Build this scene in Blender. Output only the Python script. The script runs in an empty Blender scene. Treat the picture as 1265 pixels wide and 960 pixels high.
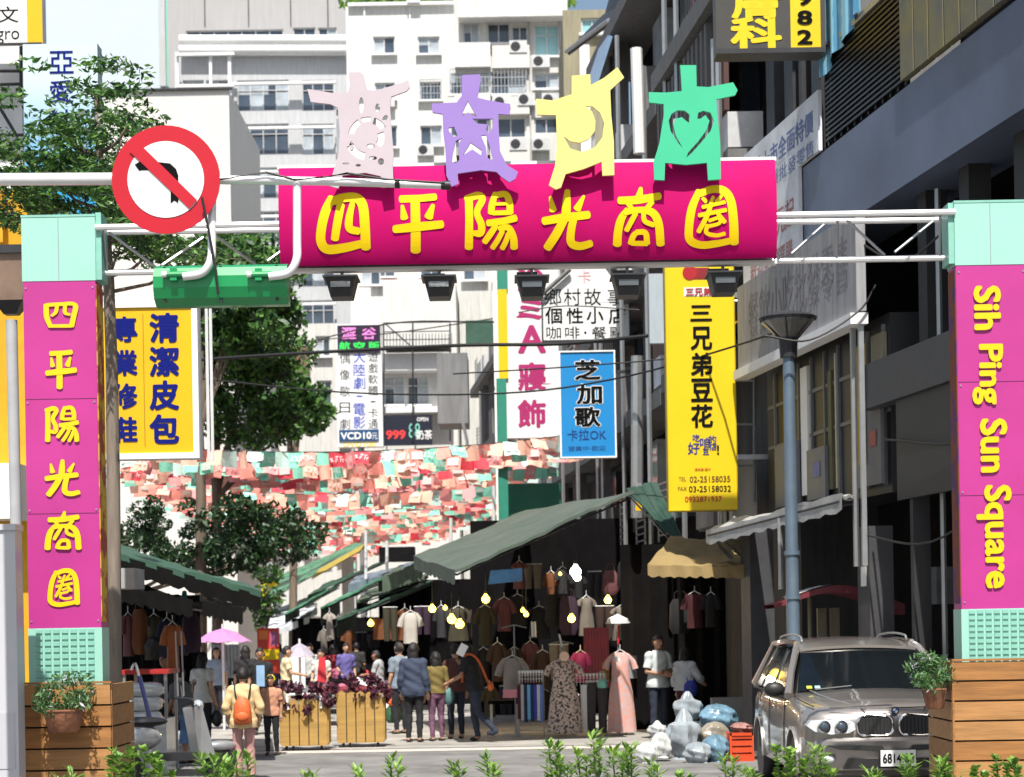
import bpy, math, random
import numpy as np
from mathutils import Vector, Matrix, Euler
SC = bpy.context.scene
COL = SC.collection
rnd = random.Random(7)
PI = math.pi
# ------------------------------------------------------------------ camera, sky, sun
F = 2400.0; CX = 632.5; CY = 776.0; ROLL = math.radians(1.0); CH = 1.9
cam = bpy.data.cameras.new('camera'); cam_o = bpy.data.objects.new('camera', cam); COL.objects.link(cam_o)
cam.sensor_fit = 'HORIZONTAL'; cam.sensor_width = 36; cam.lens = 36 * F / 1265.0
cam.shift_y = (CY - 480) / 1265.0; cam.clip_start = .1; cam.clip_end = 4000
cam_o.matrix_world = Matrix.Translation((0, 0, CH)) @ Matrix.Rotation(PI / 2, 4, 'X') @ Matrix.Rotation(-ROLL, 4, 'Z')
SC.camera = cam_o
cam.dof.use_dof = True; cam.dof.focus_distance = 17.5; cam.dof.aperture_fstop = 3.4
w = bpy.data.worlds.new('World'); SC.world = w; w.use_nodes = True
nt = w.node_tree
sky = nt.nodes.new('ShaderNodeTexSky'); sky.sky_type = 'NISHITA'; sky.sun_disc = False
sd = Vector((.005, -.60, 1.0)).normalized()           # towards the sun
sky.sun_elevation = math.asin(sd.z); sky.sun_rotation = math.atan2(sd.x, sd.y)
sky.air_density = 1.3; sky.dust_density = 2.5
nt.links.new(sky.outputs[0], nt.nodes['Background'].inputs[0]); nt.nodes['Background'].inputs[1].default_value = .085
sl = bpy.data.lights.new('sun', 'SUN'); so = bpy.data.objects.new('sun', sl); COL.objects.link(so)
sl.energy = 4.8; sl.angle = math.radians(.5); sl.color = (1, .96, .89)
so.rotation_euler = sd.to_track_quat('Z', 'Y').to_euler()
SC.view_settings.view_transform = 'Standard'; SC.view_settings.look = 'None'
SC.view_settings.exposure = .62; SC.view_settings.gamma = 1
SC.cycles.max_bounces = 5
# ------------------------------------------------------------------ helpers
cr_, sr_ = math.cos(ROLL), math.sin(ROLL)
def W(px, py, D):
    dx = px - CX; dy = CY - py
    return Vector(((dx * cr_ + dy * sr_) * D / F, D, CH + (-dx * sr_ + dy * cr_) * D / F))
def XZ(px, py, D):
    p = W(px, py, D); return p.x, p.z
def gx(px, D): return (px - CX) * D / F - sr_ * 1.9
_m = {}
def srgb(h):
    if isinstance(h, (tuple, list)): return tuple(h)
    h = h.lstrip('#'); r = []
    for i in (0, 2, 4):
        v = int(h[i:i + 2], 16) / 255
        r.append(.8 * (v / 12.92 if v <= .04045 else ((v + .055) / 1.055) ** 2.4))
    return tuple(r)
def M(name, col=(.5, .5, .5), rough=.6, metal=0, var=.12, scale=5, bump=0, streak=0, emit=0, coat=0, trans=0, col2=None, kind='noise', alpha=1, spec=.5):
    if name in _m: return _m[name]
    m = bpy.data.materials.new(name); m.use_nodes = True; n = m.node_tree.nodes; l = m.node_tree.links
    b = n['Principled BSDF']; c = srgb(col); c4 = (*c, 1)
    b.inputs['Roughness'].default_value = rough; b.inputs['Metallic'].default_value = metal
    b.inputs['Coat Weight'].default_value = coat; b.inputs['Coat Roughness'].default_value = .05
    b.inputs['Specular IOR Level'].default_value = spec
    b.inputs['Base Color'].default_value = c4
    tc = n.new('ShaderNodeTexCoord'); mp = n.new('ShaderNodeMapping'); l.new(tc.outputs['Object'], mp.inputs[0])
    if emit:
        b.inputs['Emission Color'].default_value = c4; b.inputs['Emission Strength'].default_value = emit
    if alpha < 1: b.inputs['Alpha'].default_value = alpha
    if kind == 'wood': mp.inputs['Scale'].default_value = (.6, 4, 6)
    if streak: mp.inputs['Scale'].default_value = (3, 3, .35)
    if kind == 'noise' or kind == 'wood' or kind == 'paper' or kind == 'mottle':
        t = n.new('ShaderNodeTexNoise'); t.inputs['Scale'].default_value = scale; t.inputs['Detail'].default_value = 6
        t.inputs['Roughness'].default_value = .62
    elif kind == 'spots':
        t = n.new('ShaderNodeTexVoronoi'); t.inputs['Scale'].default_value = scale
    elif kind == 'wave':
        t = n.new('ShaderNodeTexWave'); t.inputs['Scale'].default_value = scale; t.inputs['Distortion'].default_value = 3; t.inputs['Detail'].default_value = 3
    elif kind == 'grad':
        t = n.new('ShaderNodeSeparateXYZ')
    l.new(mp.outputs[0], t.inputs[0])
    fac = t.outputs['Z'] if kind == 'grad' else (t.outputs['Distance'] if kind == 'spots' else t.outputs[0])
    if var or col2:
        cr = n.new('ShaderNodeValToRGB'); l.new(fac, cr.inputs[0]); e = cr.color_ramp.elements
        lo = tuple(max(0, x * (1 - var)) for x in c); hi = tuple(min(1, x * (1 + var)) for x in c)
        if streak: lo = tuple(max(0, x * (1 - streak)) for x in c); hi = c
        if col2: lo = c; hi = srgb(col2)
        e[0].color = (*lo, 1); e[1].color = (*hi, 1)
        if kind in ('paper',): e[0].position = .47; e[1].position = .53
        elif kind == 'spots': e[0].position = .25; e[1].position = .4
        elif kind == 'grad': e[0].position = .3; e[1].position = .95
        elif kind == 'wave': e[0].position = .35; e[1].position = .6
        else: e[0].position = .3; e[1].position = .7
        l.new(cr.outputs[0], b.inputs['Base Color'])
    if bump:
        bp = n.new('ShaderNodeBump'); bp.inputs['Strength'].default_value = bump; bp.inputs['Distance'].default_value = .02
        l.new(fac, bp.inputs['Height']); l.new(bp.outputs[0], b.inputs['Normal'])
    if trans:
        tr = n.new('ShaderNodeBsdfTranslucent'); mx = n.new('ShaderNodeMixShader'); mx.inputs[0].default_value = trans
        if var or col2: l.new(cr.outputs[0], tr.inputs[0])
        else: tr.inputs[0].default_value = c4
        out = n['Material Output']; l.new(b.outputs[0], mx.inputs[1]); l.new(tr.outputs[0], mx.inputs[2]); l.new(mx.outputs[0], out.inputs[0])
    _m[name] = m; return m
def tag(o, label=None, cat=None, group=None, kind=None):
    if label: o['label'] = label
    if cat: o['category'] = cat
    if group: o['group'] = group
    if kind: o['kind'] = kind
    return o
def thing(name, label, cat, loc=(0, 0, 0), rz=0, group=None):
    o = bpy.data.objects.new(name, None); COL.objects.link(o); o.location = loc; o.rotation_euler = (0, 0, rz); o.empty_display_size = .1
    return tag(o, label, cat, group)
def base_loc(p):
    v = Vector((0, 0, 0))
    while p is not None: v += p.location; p = p.parent
    return v
def link(name, me, parent=None, loc=(0, 0, 0), rot=(0, 0, 0), sc=(1, 1, 1)):
    o = bpy.data.objects.new(name, me); COL.objects.link(o); o.parent = parent; o.location = loc; o.rotation_euler = rot; o.scale = sc
    return o
class MB:
    def __init__(s): s.v = []; s.f = []; s.mi = []; s.cur = 0
    def add(s, vs, fs):
        n = len(s.v); s.v += [tuple(v) for v in vs]; s.f += [tuple(i + n for i in f) for f in fs]; s.mi += [s.cur] * len(fs); return s
    def box(s, c, d, rot=None):
        hx, hy, hz = d[0] / 2, d[1] / 2, d[2] / 2; c = Vector(c); vs = []
        for x in (-hx, hx):
            for y in (-hy, hy):
                for z in (-hz, hz):
                    v = Vector((x, y, z))
                    if rot is not None: v = rot @ v
                    vs.append(v + c)
        return s.add(vs, [(0, 1, 3, 2), (4, 6, 7, 5), (0, 4, 5, 1), (2, 3, 7, 6), (0, 2, 6, 4), (1, 5, 7, 3)])
    def bb(s, x0, x1, y0, y1, z0, z1): return s.box(((x0 + x1) / 2, (y0 + y1) / 2, (z0 + z1) / 2), (abs(x1 - x0), abs(y1 - y0), abs(z1 - z0)))
    def hexa(s, p): return s.add(p, [(0, 1, 2, 3), (7, 6, 5, 4), (0, 4, 5, 1), (1, 5, 6, 2), (2, 6, 7, 3), (3, 7, 4, 0)])
    def prism(s, poly, y0, y1):           # poly in xz
        n = len(poly); vs = [(x, y0, z) for x, z in poly] + [(x, y1, z) for x, z in poly]
        a = sum(poly[i][0] * poly[(i + 1) % n][1] - poly[(i + 1) % n][0] * poly[i][1] for i in range(n))
        fs = [tuple(range(n)), tuple(range(2 * n - 1, n - 1, -1))] + [(i, n + i, n + (i + 1) % n, (i + 1) % n) for i in range(n)]
        if a < 0: fs = [tuple(reversed(f)) for f in fs]
        return s.add(vs, fs)
    def slab(s, quad, t):                 # quad: 4 pts, thickened along normal
        q = [Vector(p) for p in quad]; n = (q[1] - q[0]).cross(q[3] - q[0]).normalized() * t
        return s.hexa(q + [p + n for p in q])
    def tube(s, pts, r, n=8, cap=True):
        pts = [Vector(p) for p in pts]; rs = r if isinstance(r, (list, tuple)) else [r] * len(pts); vs = []; fs = []; ref = None
        for i, p in enumerate(pts):
            a = pts[max(i - 1, 0)]; b = pts[min(i + 1, len(pts) - 1)]; t = (b - a).normalized()
            if ref is None: ref = Vector((0, 0, 1)) if abs(t.z) < .9 else Vector((1, 0, 0))
            u = t.cross(ref).normalized(); v = t.cross(u).normalized(); ref = -v if False else ref
            for k in range(n):
                an = 2 * PI * k / n; vs.append(p + (u * math.cos(an) + v * math.sin(an)) * rs[i])
        for i in range(len(pts) - 1):
            for k in range(n): fs.append((i * n + k, i * n + (k + 1) % n, (i + 1) * n + (k + 1) % n, (i + 1) * n + k))
        if cap: fs += [tuple(range(n - 1, -1, -1)), tuple(range((len(pts) - 1) * n, len(pts) * n))]
        return s.add(vs, fs)
    def lathe(s, prof, c=(0, 0, 0), n=16, axis='z', a0=0, a1=2 * PI):
        vs = []; fs = []; c = Vector(c); full = abs(a1 - a0 - 2 * PI) < 1e-6; m = n if full else n + 1
        for r, z in prof:
            for k in range(m):
                an = a0 + (a1 - a0) * k / n; x, y = r * math.cos(an), r * math.sin(an)
                p = (x, y, z) if axis == 'z' else ((x, z, y) if axis == 'y' else (z, x, y)); vs.append(Vector(p) + c)
        for i in range(len(prof) - 1):
            for k in range(n):
                j = (k + 1) % m
                if not full and k + 1 >= m: continue
                fs.append((i * m + k, i * m + j, (i + 1) * m + j, (i + 1) * m + k))
        flat_ = abs(prof[0][1] - prof[-1][1]) < 1e-6
        if flat_: return s.add(vs, fs)
        if full and prof[0][0] > 1e-5: fs.append(tuple(range(m - 1, -1, -1)))
        if full and prof[-1][0] > 1e-5: fs.append(tuple(range((len(prof) - 1) * m, len(prof) * m)))
        return s.add(vs, fs)
    def ell(s, c, r, n=12, m=8):
        pr = [(max(1e-6, math.sin(PI * i / m)), -math.cos(PI * i / m)) for i in range(m + 1)]
        k = len(s.v); s.lathe(pr, (0, 0, 0), n); c = Vector(c)
        for i in range(k, len(s.v)): v = s.v[i]; s.v[i] = (v[0] * r[0] + c.x, v[1] * r[1] + c.y, v[2] * r[2] + c.z)
        return s
    def build(s, name, mat, parent=None, world=True, smooth=False, kind=None):
        me = bpy.data.meshes.new(name); vs = s.v
        if parent is not None and world:
            b = base_loc(parent); vs = [(v[0] - b.x, v[1] - b.y, v[2] - b.z) for v in vs]
        me.from_pydata(vs, [], s.f)
        for m in (mat if isinstance(mat, (list, tuple)) else [mat]): me.materials.append(m)
        if isinstance(mat, (list, tuple)): me.polygons.foreach_set('material_index', s.mi)
        me.validate(); 
        if smooth:
            me.polygons.foreach_set('use_smooth', [True] * len(me.polygons)); me.set_sharp_from_angle(angle=math.radians(38))
        o = link(name, me, parent)
        if kind: o['kind'] = kind
        return o
def structure(name, mb, mat, label=None, **k):
    o = mb.build(name, mat, None, **k); o['kind'] = 'structure'
    if label: o['label'] = label
    return o
# ---- lettering
_t = {}
ROT = {'front': Matrix(((1, 0, 0), (0, 0, -1), (0, 1, 0)))}
def text_mesh(s, bold):
    k = s
    if k in _t: return _t[k]
    c = bpy.data.curves.new('lettering', 'FONT'); c.body = s; c.size = 1; c.offset = 0; c.resolution_u = 3
    o = bpy.data.objects.new('lettering', c); COL.objects.link(o); bpy.context.view_layer.update()
    me = bpy.data.meshes.new_from_object(o.evaluated_get(bpy.context.evaluated_depsgraph_get()))
    co = np.array([v.co for v in me.vertices]); fs = [tuple(p.vertices) for p in me.polygons]
    bpy.data.objects.remove(o); bpy.data.curves.remove(c); bpy.data.meshes.remove(me)
    lo, hi = co.min(0), co.max(0); co = (co - (lo + hi) / 2) / np.maximum(hi - lo, 1e-6)
    _t[k] = (co, fs, hi - lo); return _t[k]
def text(s, parent, c, w, h, mat, bold=.0, spin=0, axes=None, name='lettering'):
    """lettering fitted into w x h metres, centred at local point c, reading towards -Y"""
    co, fs, dim = text_mesh(s, bold)
    if w is None: w = h * dim[0] / dim[1]
    if h is None: h = w * dim[1] / dim[0]
    X, Z = (Vector((1, 0, 0)), Vector((0, 0, 1))) if axes is None else axes
    p = co[:, :2].copy(); N_ = X.cross(Z).normalized() * 1.0; fs0 = fs
    if spin: p = np.stack([co[:, 1], -co[:, 0]], 1)
    c = Vector(c); sx, sz = bold * (w / dim[0] if not spin else w / dim[1]), bold * (h / dim[1] if not spin else h / dim[0]); w -= 2 * sx; h -= 2 * sz
    sh = [(0, 0)] if bold <= .003 else [(0, 0)] + [(sx * math.cos(PI / 4 * i), sz * math.sin(PI / 4 * i)) for i in (range(8) if bold > .025 else (1, 3, 5, 7))]
    vs = []; fs = []
    for q, (ux, uz) in enumerate(sh):
        o_ = c + X * ux + Z * uz - N_ * (-.0004 * q); k_ = len(vs); vs += [tuple(o_ + X * (a * w) + Z * (b * h)) for a, b in p]; fs += [tuple(i + k_ for i in f) for f in fs0]
    me = bpy.data.meshes.new(name); me.from_pydata(vs, [], fs); me.materials.append(mat)
    return link(name, me, parent)
class Sign:
    """flat board given by its pixel box at distance D"""
    def __init__(s, name, label, cat, x0, y0, x1, y1, D, th, mat, frame=None, fw=.04, group=None, edge=None, poles=True):
        s.D = D; s.k = D / F; s.cx, s.cy = (x0 + x1) / 2, (y0 + y1) / 2
        c = W(s.cx, s.cy, D); s.c = c; s.w = (x1 - x0) * s.k; s.h = (y1 - y0) * s.k
        s.o = thing(name, label, cat, (c.x, D, c.z - s.h / 2), group=group); s.oz = s.h / 2
        MB().box((0, th / 2, s.oz), (s.w, th, s.h)).build('board', mat, s.o, world=False); s.th = th
        if frame:
            b = MB(); hw, hh = s.w / 2, s.h / 2
            for sx in (-1, 1): b.box((sx * (hw + fw / 2), th / 2 - .01, s.oz), (fw, th + .03, s.h + 2 * fw))
            for sz in (-1, 1): b.box((0, th / 2 - .01, s.oz + sz * (hh + fw / 2)), (s.w, th + .03, fw))
            b.build('frame', frame, s.o, world=False)
    def loc(s, px, py):
        p = W(px, py, s.D); return Vector((p.x - s.c.x, 0, p.z - s.c.z + s.oz))
    def t(s, txt, px, py, w, h, mat, bold=.02, spin=0, off=.006, name='lettering'):
        c = s.loc(px, py); c.y = -off
        return text(txt, s.o, c, None if w is None else w * s.k, None if h is None else h * s.k, mat, bold, spin, name=name)
    def col(s, chars, px, y0, y1, sz, mat, bold=.02, w=None):
        n = len(chars)
        for i, ch in enumerate(chars):
            py = y0 + (y1 - y0) * (i / (n - 1) if n > 1 else .5)
            if ch == ' ': continue
            s.t(ch, px, py, (w or sz) * (.6 if ch in '·-' else 1), sz * (.15 if ch == '·' else 1) if ch not in '一三' else sz * .8, mat, bold)
    def rect(s, x0, y0, x1, y1, mat, name='panel', d=.004, off=.0):
        a = s.loc((x0 + x1) / 2, (y0 + y1) / 2)
        return MB().box((a.x, -off - d / 2, a.z), ((x1 - x0) * s.k, d, (y1 - y0) * s.k)).build(name, mat, s.o, world=False)
def catmull(pts, n=5):
    P = [np.array(p, float) for p in pts]; P = [2 * P[0] - P[1]] + P + [2 * P[-1] - P[-2]]; out = []
    for i in range(1, len(P) - 2):
        for k in range(n):
            t = k / n; a, b, c, d = P[i - 1:i + 3]
            out.append(.5 * ((2 * b) + (c - a) * t + (2 * a - 5 * b + 4 * c - d) * t * t + (3 * b - a - 3 * c + d) * t ** 3))
    out.append(P[-2]); return out
def ribbon(mb, pts, fn, lift):
    """pts (x,y,w); fn(x,y,lift)->world"""
    q = catmull(pts, 5); L = []; Rr = []
    for i, p in enumerate(q):
        a = q[max(0, i - 1)]; b = q[min(len(q) - 1, i + 1)]; t = (b - a)[:2]; t = t / (np.linalg.norm(t) + 1e-9); n = np.array((-t[1], t[0]))
        L.append((p[:2] + n * p[2] / 2)); Rr.append((p[:2] - n * p[2] / 2))
    vs = [fn(a[0], a[1], lift) for a in L] + [fn(a[0], a[1], lift) for a in Rr]; m = len(q)
    fs = [(i, i + 1, m + i + 1, m + i) for i in range(m - 1)]
    for e in (0, -1):
        p = q[e]; o = q[1 if e == 0 else -2]; t = (p - o)[:2]; t = t / (np.linalg.norm(t) + 1e-9); n = np.array((-t[1], t[0])); k = len(vs); r = p[2] / 2
        cc = []
        for j in range(6):
            a = PI * j / 5; cc.append(p[:2] + n * r * math.cos(a) + t * r * .55 * math.sin(a))
        vs += [fn(c[0], c[1], lift + .0002) for c in cc]; fs.append(tuple(range(k, k + 6)))
    mb.add(vs, fs)
def leaves(clumps, size, seed=1, flat=.0, asp=.5):
    """clumps: (centre, radii, count) -> arrays of leaf quads"""
    r = np.random.RandomState(seed); V = []
    for c, rad, n in clumps:
        d = r.normal(size=(n, 3)); d /= np.linalg.norm(d, axis=1)[:, None]; rr = r.uniform(.35, 1, (n, 1)) ** .6
        p = np.array(c) + d * rr * np.array(rad)
        a = r.normal(size=(n, 3)); a[:, 2] *= (1 - flat); a /= np.linalg.norm(a, axis=1)[:, None]
        b = r.normal(size=(n, 3)); b[:, 2] *= (1 - flat); b = np.cross(a, b); b /= np.linalg.norm(b, axis=1)[:, None]
        if flat: b2 = np.cross(a, np.array((0, 0, 1.))); b2 /= np.linalg.norm(b2, axis=1)[:, None] + 1e-6; b = b * (1 - flat) + b2 * flat
        s = size * r.uniform(.6, 1.3, (n, 1)); a = a * s; b = b * s * asp
        V.append(np.stack([p - a, p - a * .1 + b, p + a, p - a * .1 - b], 1))
    V = np.concatenate(V).reshape(-1, 3); n = len(V) // 4
    return V, n
def leaf_obj(name, clumps, size, mats, parent, seed=1, flat=0, asp=.5, kind=None, world=True, weights=None):
    V, n = leaves(clumps, size, seed, flat, asp)
    if parent is not None and world: V = V - np.array(base_loc(parent))
    me = bpy.data.meshes.new(name); me.vertices.add(len(V)); me.vertices.foreach_set('co', V.ravel())
    me.loops.add(len(V)); me.loops.foreach_set('vertex_index', np.arange(len(V)))
    me.polygons.add(n); me.polygons.foreach_set('loop_start', np.arange(n) * 4)
    for m in mats: me.materials.append(m)
    me.polygons.foreach_set('material_index', np.random.RandomState(seed + 5).choice(len(mats), n, p=weights))
    me.update(); o = link(name, me, parent)
    if kind: o['kind'] = kind
    return o
# ---- street geometry (metres): facade line of the right-hand buildings
def XR(D): return 8.2 - .155 * D if D < 29.8 else 6.56 - .1 * D
def DR(px, out=0):
    k = (px - CX) / F; D = (8.2 - out) / (k + .155)
    return D if D < 29.8 else (6.56 - out) / (k + .1)
def fbox(mb, D0, D1, o0, o1, z0, z1):
    """box following the right facade; o = metres out towards the street"""
    a0, a1 = XR(D0), XR(D1)
    return mb.hexa([(a0 - o1, D0, z0), (a0 - o0, D0, z0), (a1 - o0, D1, z0), (a1 - o1, D1, z0), (a0 - o1, D0, z1), (a0 - o0, D0, z1), (a1 - o0, D1, z1), (a1 - o1, D1, z1)])
def ftext(s, parent, px, py, out, w, h, mat, bold=.02, cx=None):
    """lettering lying on the facade plane, reading left to right as seen from the street"""
# ------------------------------------------------------------------ materials
mASPH = M('asphalt', (.17, .165, .16), .9, var=.4, scale=1.3, bump=.4)
mPAVE = M('concrete_paving', (.30, .285, .26), .85, var=.4, scale=1.2, bump=.2)
mCURB = M('curb_stone', (.5, .45, .41), .8, var=.15)
mWHITE = M('white_paint', (.8, .8, .79), .45, var=.04, scale=3)
mPIPE = M('galvanised_white_pipe', (.78, .78, .78), .3, metal=.25, var=.06)
mSTEEL = M('grey_steel', (.42, .43, .44), .38, metal=.7, var=.1)
mDARK = M('dark_metal', (.035, .036, .04), .5, metal=.3, var=.2)
mBLACK = M('black_plastic', (.015, .015, .017), .45, var=.1)
mTEAL = M('pale_teal_paint', '#a4dccb', .5, var=.05, scale=2)
mTEAL2 = M('pale_teal_tile', '#8fcdbb', .5, var=.08, scale=8)
mMAG = M('magenta_panel', '#c2348f', .5, var=.10, scale=1.1, bump=.04)
mMAGR = M('magenta_panel_deep', '#c01c88', .42, var=.05, scale=1.5)
mBAN = M('pink_banner_sheet', '#c9096a', .75, var=.14, scale=1.4, spec=.12)
mYEL = M('yellow_lettering', '#f7d400', .45, var=.03)
mORY = M('amber_lettering', '#ffd90a', .6, var=.04, scale=3, spec=.2)
mPEEL = M('peeling_poster_paper', '#8d4a2c', .8, col2='#6d3a6e', kind='paper', scale=4)
mPEELY = M('yellowed_paper_edge', '#e2b53a', .8, col2='#b0503a', kind='paper', scale=5)
mPLANK = M('orange_timber', '#a8743f', .6, kind='wood', var=.28, scale=3, bump=.25)
mPLANK2 = M('orange_timber_light', '#b98650', .6, kind='wood', var=.22, scale=3.4, bump=.25)
mPICK = M('pale_picket_timber', '#b8924e', .65, kind='wood', var=.2, scale=3, bump=.2)
mTERRA = M('woven_basket', '#a06a4d', .8, var=.3, scale=14, bump=.6)
mSOIL = M('soil', (.05, .035, .025), .95, var=.4, scale=20)
mLEAF = [M('leaf_mid_green', (.062, .155, .03), .5, var=.3, scale=9, trans=.25), M('leaf_dark_green', (.02, .055, .018), .45, var=.3, scale=9, trans=.15), M('leaf_light_green', (.15, .30, .055), .5, var=.3, scale=9, trans=.35)]
mLEAFB = [M('fresh_leaf', (.22, .38, .07), .45, var=.25, scale=12, trans=.4), M('lime_leaf', (.28, .45, .07), .45, var=.2, scale=12, trans=.4), M('shrub_leaf', (.11, .23, .045), .45, var=.3, scale=12, trans=.3)]
mLAV = [M('grey_green_leaf', (.12, .22, .08), .6, var=.3, scale=12, trans=.3), M('herb_leaf', (.07, .17, .05), .6, var=.3, scale=12, trans=.3), M('pale_flower_bud', (.35, .35, .4), .6, var=.2)]
mPURP = [M('purple_leaf', (.075, .02, .045), .5, var=.3, scale=12, trans=.2), M('maroon_leaf', (.11, .025, .04), .5, var=.3, trans=.2)]
mBARK = M('bark', (.21, .16, .12), .9, var=.35, scale=7, bump=.8, streak=.5)
mTRUNKG = M('pale_bark', (.27, .22, .175), .9, var=.3, scale=6, bump=.7, streak=.45)
mCREAM = M('cream_render', (.66, .655, .625), .85, streak=.28, scale=2.2, bump=.1)
mCREAM2 = M('ivory_render', (.70, .70, .675), .85, streak=.22, scale=2, bump=.1)
mGREYW = M('grey_tile_cladding', (.50, .51, .525), .6, streak=.2, scale=2.4)
mGREYD = M('grey_panel_cladding', (.38, .37, .37), .6, streak=.12, scale=1.5)
mPALEB = M('pale_blue_cladding', (.50, .565, .62), .5, var=.03, scale=.4)
mBEIGE = M('beige_board', (.64, .62, .59), .75, streak=.08, scale=1)
mBAND = M('white_parapet', (.72, .72, .72), .6, var=.05)
mGLASS = M('window_glass', (.05, .07, .1), .08, var=.5, scale=.7, coat=.5)
mGLASSL = M('curtained_glass', (.38, .42, .46), .15, var=.35, scale=1.2, coat=.6)
mGLTEAL = M('teal_glass', (.25, .48, .5), .12, var=.2, scale=.8, coat=.6)
mFRAMEW = M('aluminium_frame', (.6, .6, .6), .4, metal=.3)
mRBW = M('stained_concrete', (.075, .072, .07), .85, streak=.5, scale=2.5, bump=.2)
mRBD = M('near_black_wall', (.009, .009, .010), .95, spec=.1, var=.4, scale=2)  # near black all over, slightly mottled
mRBL = M('weathered_ledge', (.17, .17, .17), .8, streak=.35, scale=3)
mMAROON = M('maroon_shutter', (.09, .035, .03), .6, streak=.3, scale=4)
mBLUEB = M('slate_blue_fascia', (.10, .125, .19), .45, var=.25, scale=.7)
mRAIL = M('black_railing', (.012, .012, .014), .4, metal=.2)
mGOLD = M('faded_gold_panel', (.22, .19, .07), .6, col2=(.13, .13, .12), kind='mottle', scale=3)
mTARP = M('green_tarpaulin', (.03, .085, .055), .6, var=.25, scale=2.5, bump=.2)
mTARPL = M('light_green_tarpaulin', (.07, .24, .14), .55, var=.2, scale=3, bump=.2)
mTARPG = M('grey_green_tarpaulin', (.06, .088, .06), .7, var=.35, scale=3, bump=.3)
mTAN = M('tan_canvas', (.27, .19, .075), .75, var=.15, scale=3, bump=.2)
mBLUET = M('blue_tarpaulin', (.10, .32, .50), .6, var=.25, scale=3, kind='wave', col2=(.22, .48, .62))
mBULB = M('lit_bulb', (1, .68, .09), .3, var=0, emit=5)
mYSIGN = M('yellow_sign_sheet', '#f0cf00', .45, var=.04, scale=1)
mYSIGN2 = M('golden_sign_sheet', '#f2bf04', .45, var=.06, scale=1.2)
mINK = M('black_ink', (.006, .006, .007), .9, var=0, spec=.1)
mNAVY = M('navy_ink', '#17227c', .8, var=0, spec=.1)
mREDI = M('red_ink', '#b3121f', .5, var=.05)
mPINKI = M('magenta_ink', '#b7246f', .5, var=.05)
mWSIGN = M('white_sign_sheet', (.74, .74, .73), .45, var=.05, scale=1)
mBSIGN = M('blue_sign_sheet', '#1f8fd6', .4, var=.06, scale=1)
mSRED = M('traffic_red', (.47, .004, .018), .4, var=.04)
mSGRN = M('signal_green', '#0c9a55', .35, var=.08, scale=3, coat=.3)
mCABLE = M('cable_rubber', (.012, .012, .012), .6, var=0)
# ------------------------------------------------------------------ ground
b = MB(); b.add([(-700, -60, 0), (700, -60, 0), (700, 1500, 0), (-700, 1500, 0)], [(0, 1, 2, 3)]); g = structure('ground', b, mASPH, 'grey asphalt street surface')
b = MB(); b.add([(-9, 31.2, .004), (3.9, 31.2, .004), (-6.5, 130, .004), (-19, 130, .004)], [(0, 1, 2, 3)]); structure('market_lane', b, mPAVE, 'worn concrete lane between the market stalls')
b = MB(); b.bb(-9, 3.2, 30.3, 30.9, .004, .008); structure('crossing_strip', b, mCURB, 'pale concrete strip across the mouth of the lane')
b = MB(); fbox(b, 17, 29.8, -.5, .35, 0, .13); structure('sidewalk', b, mPAVE, 'raised pavement along the right hand buildings')
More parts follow.
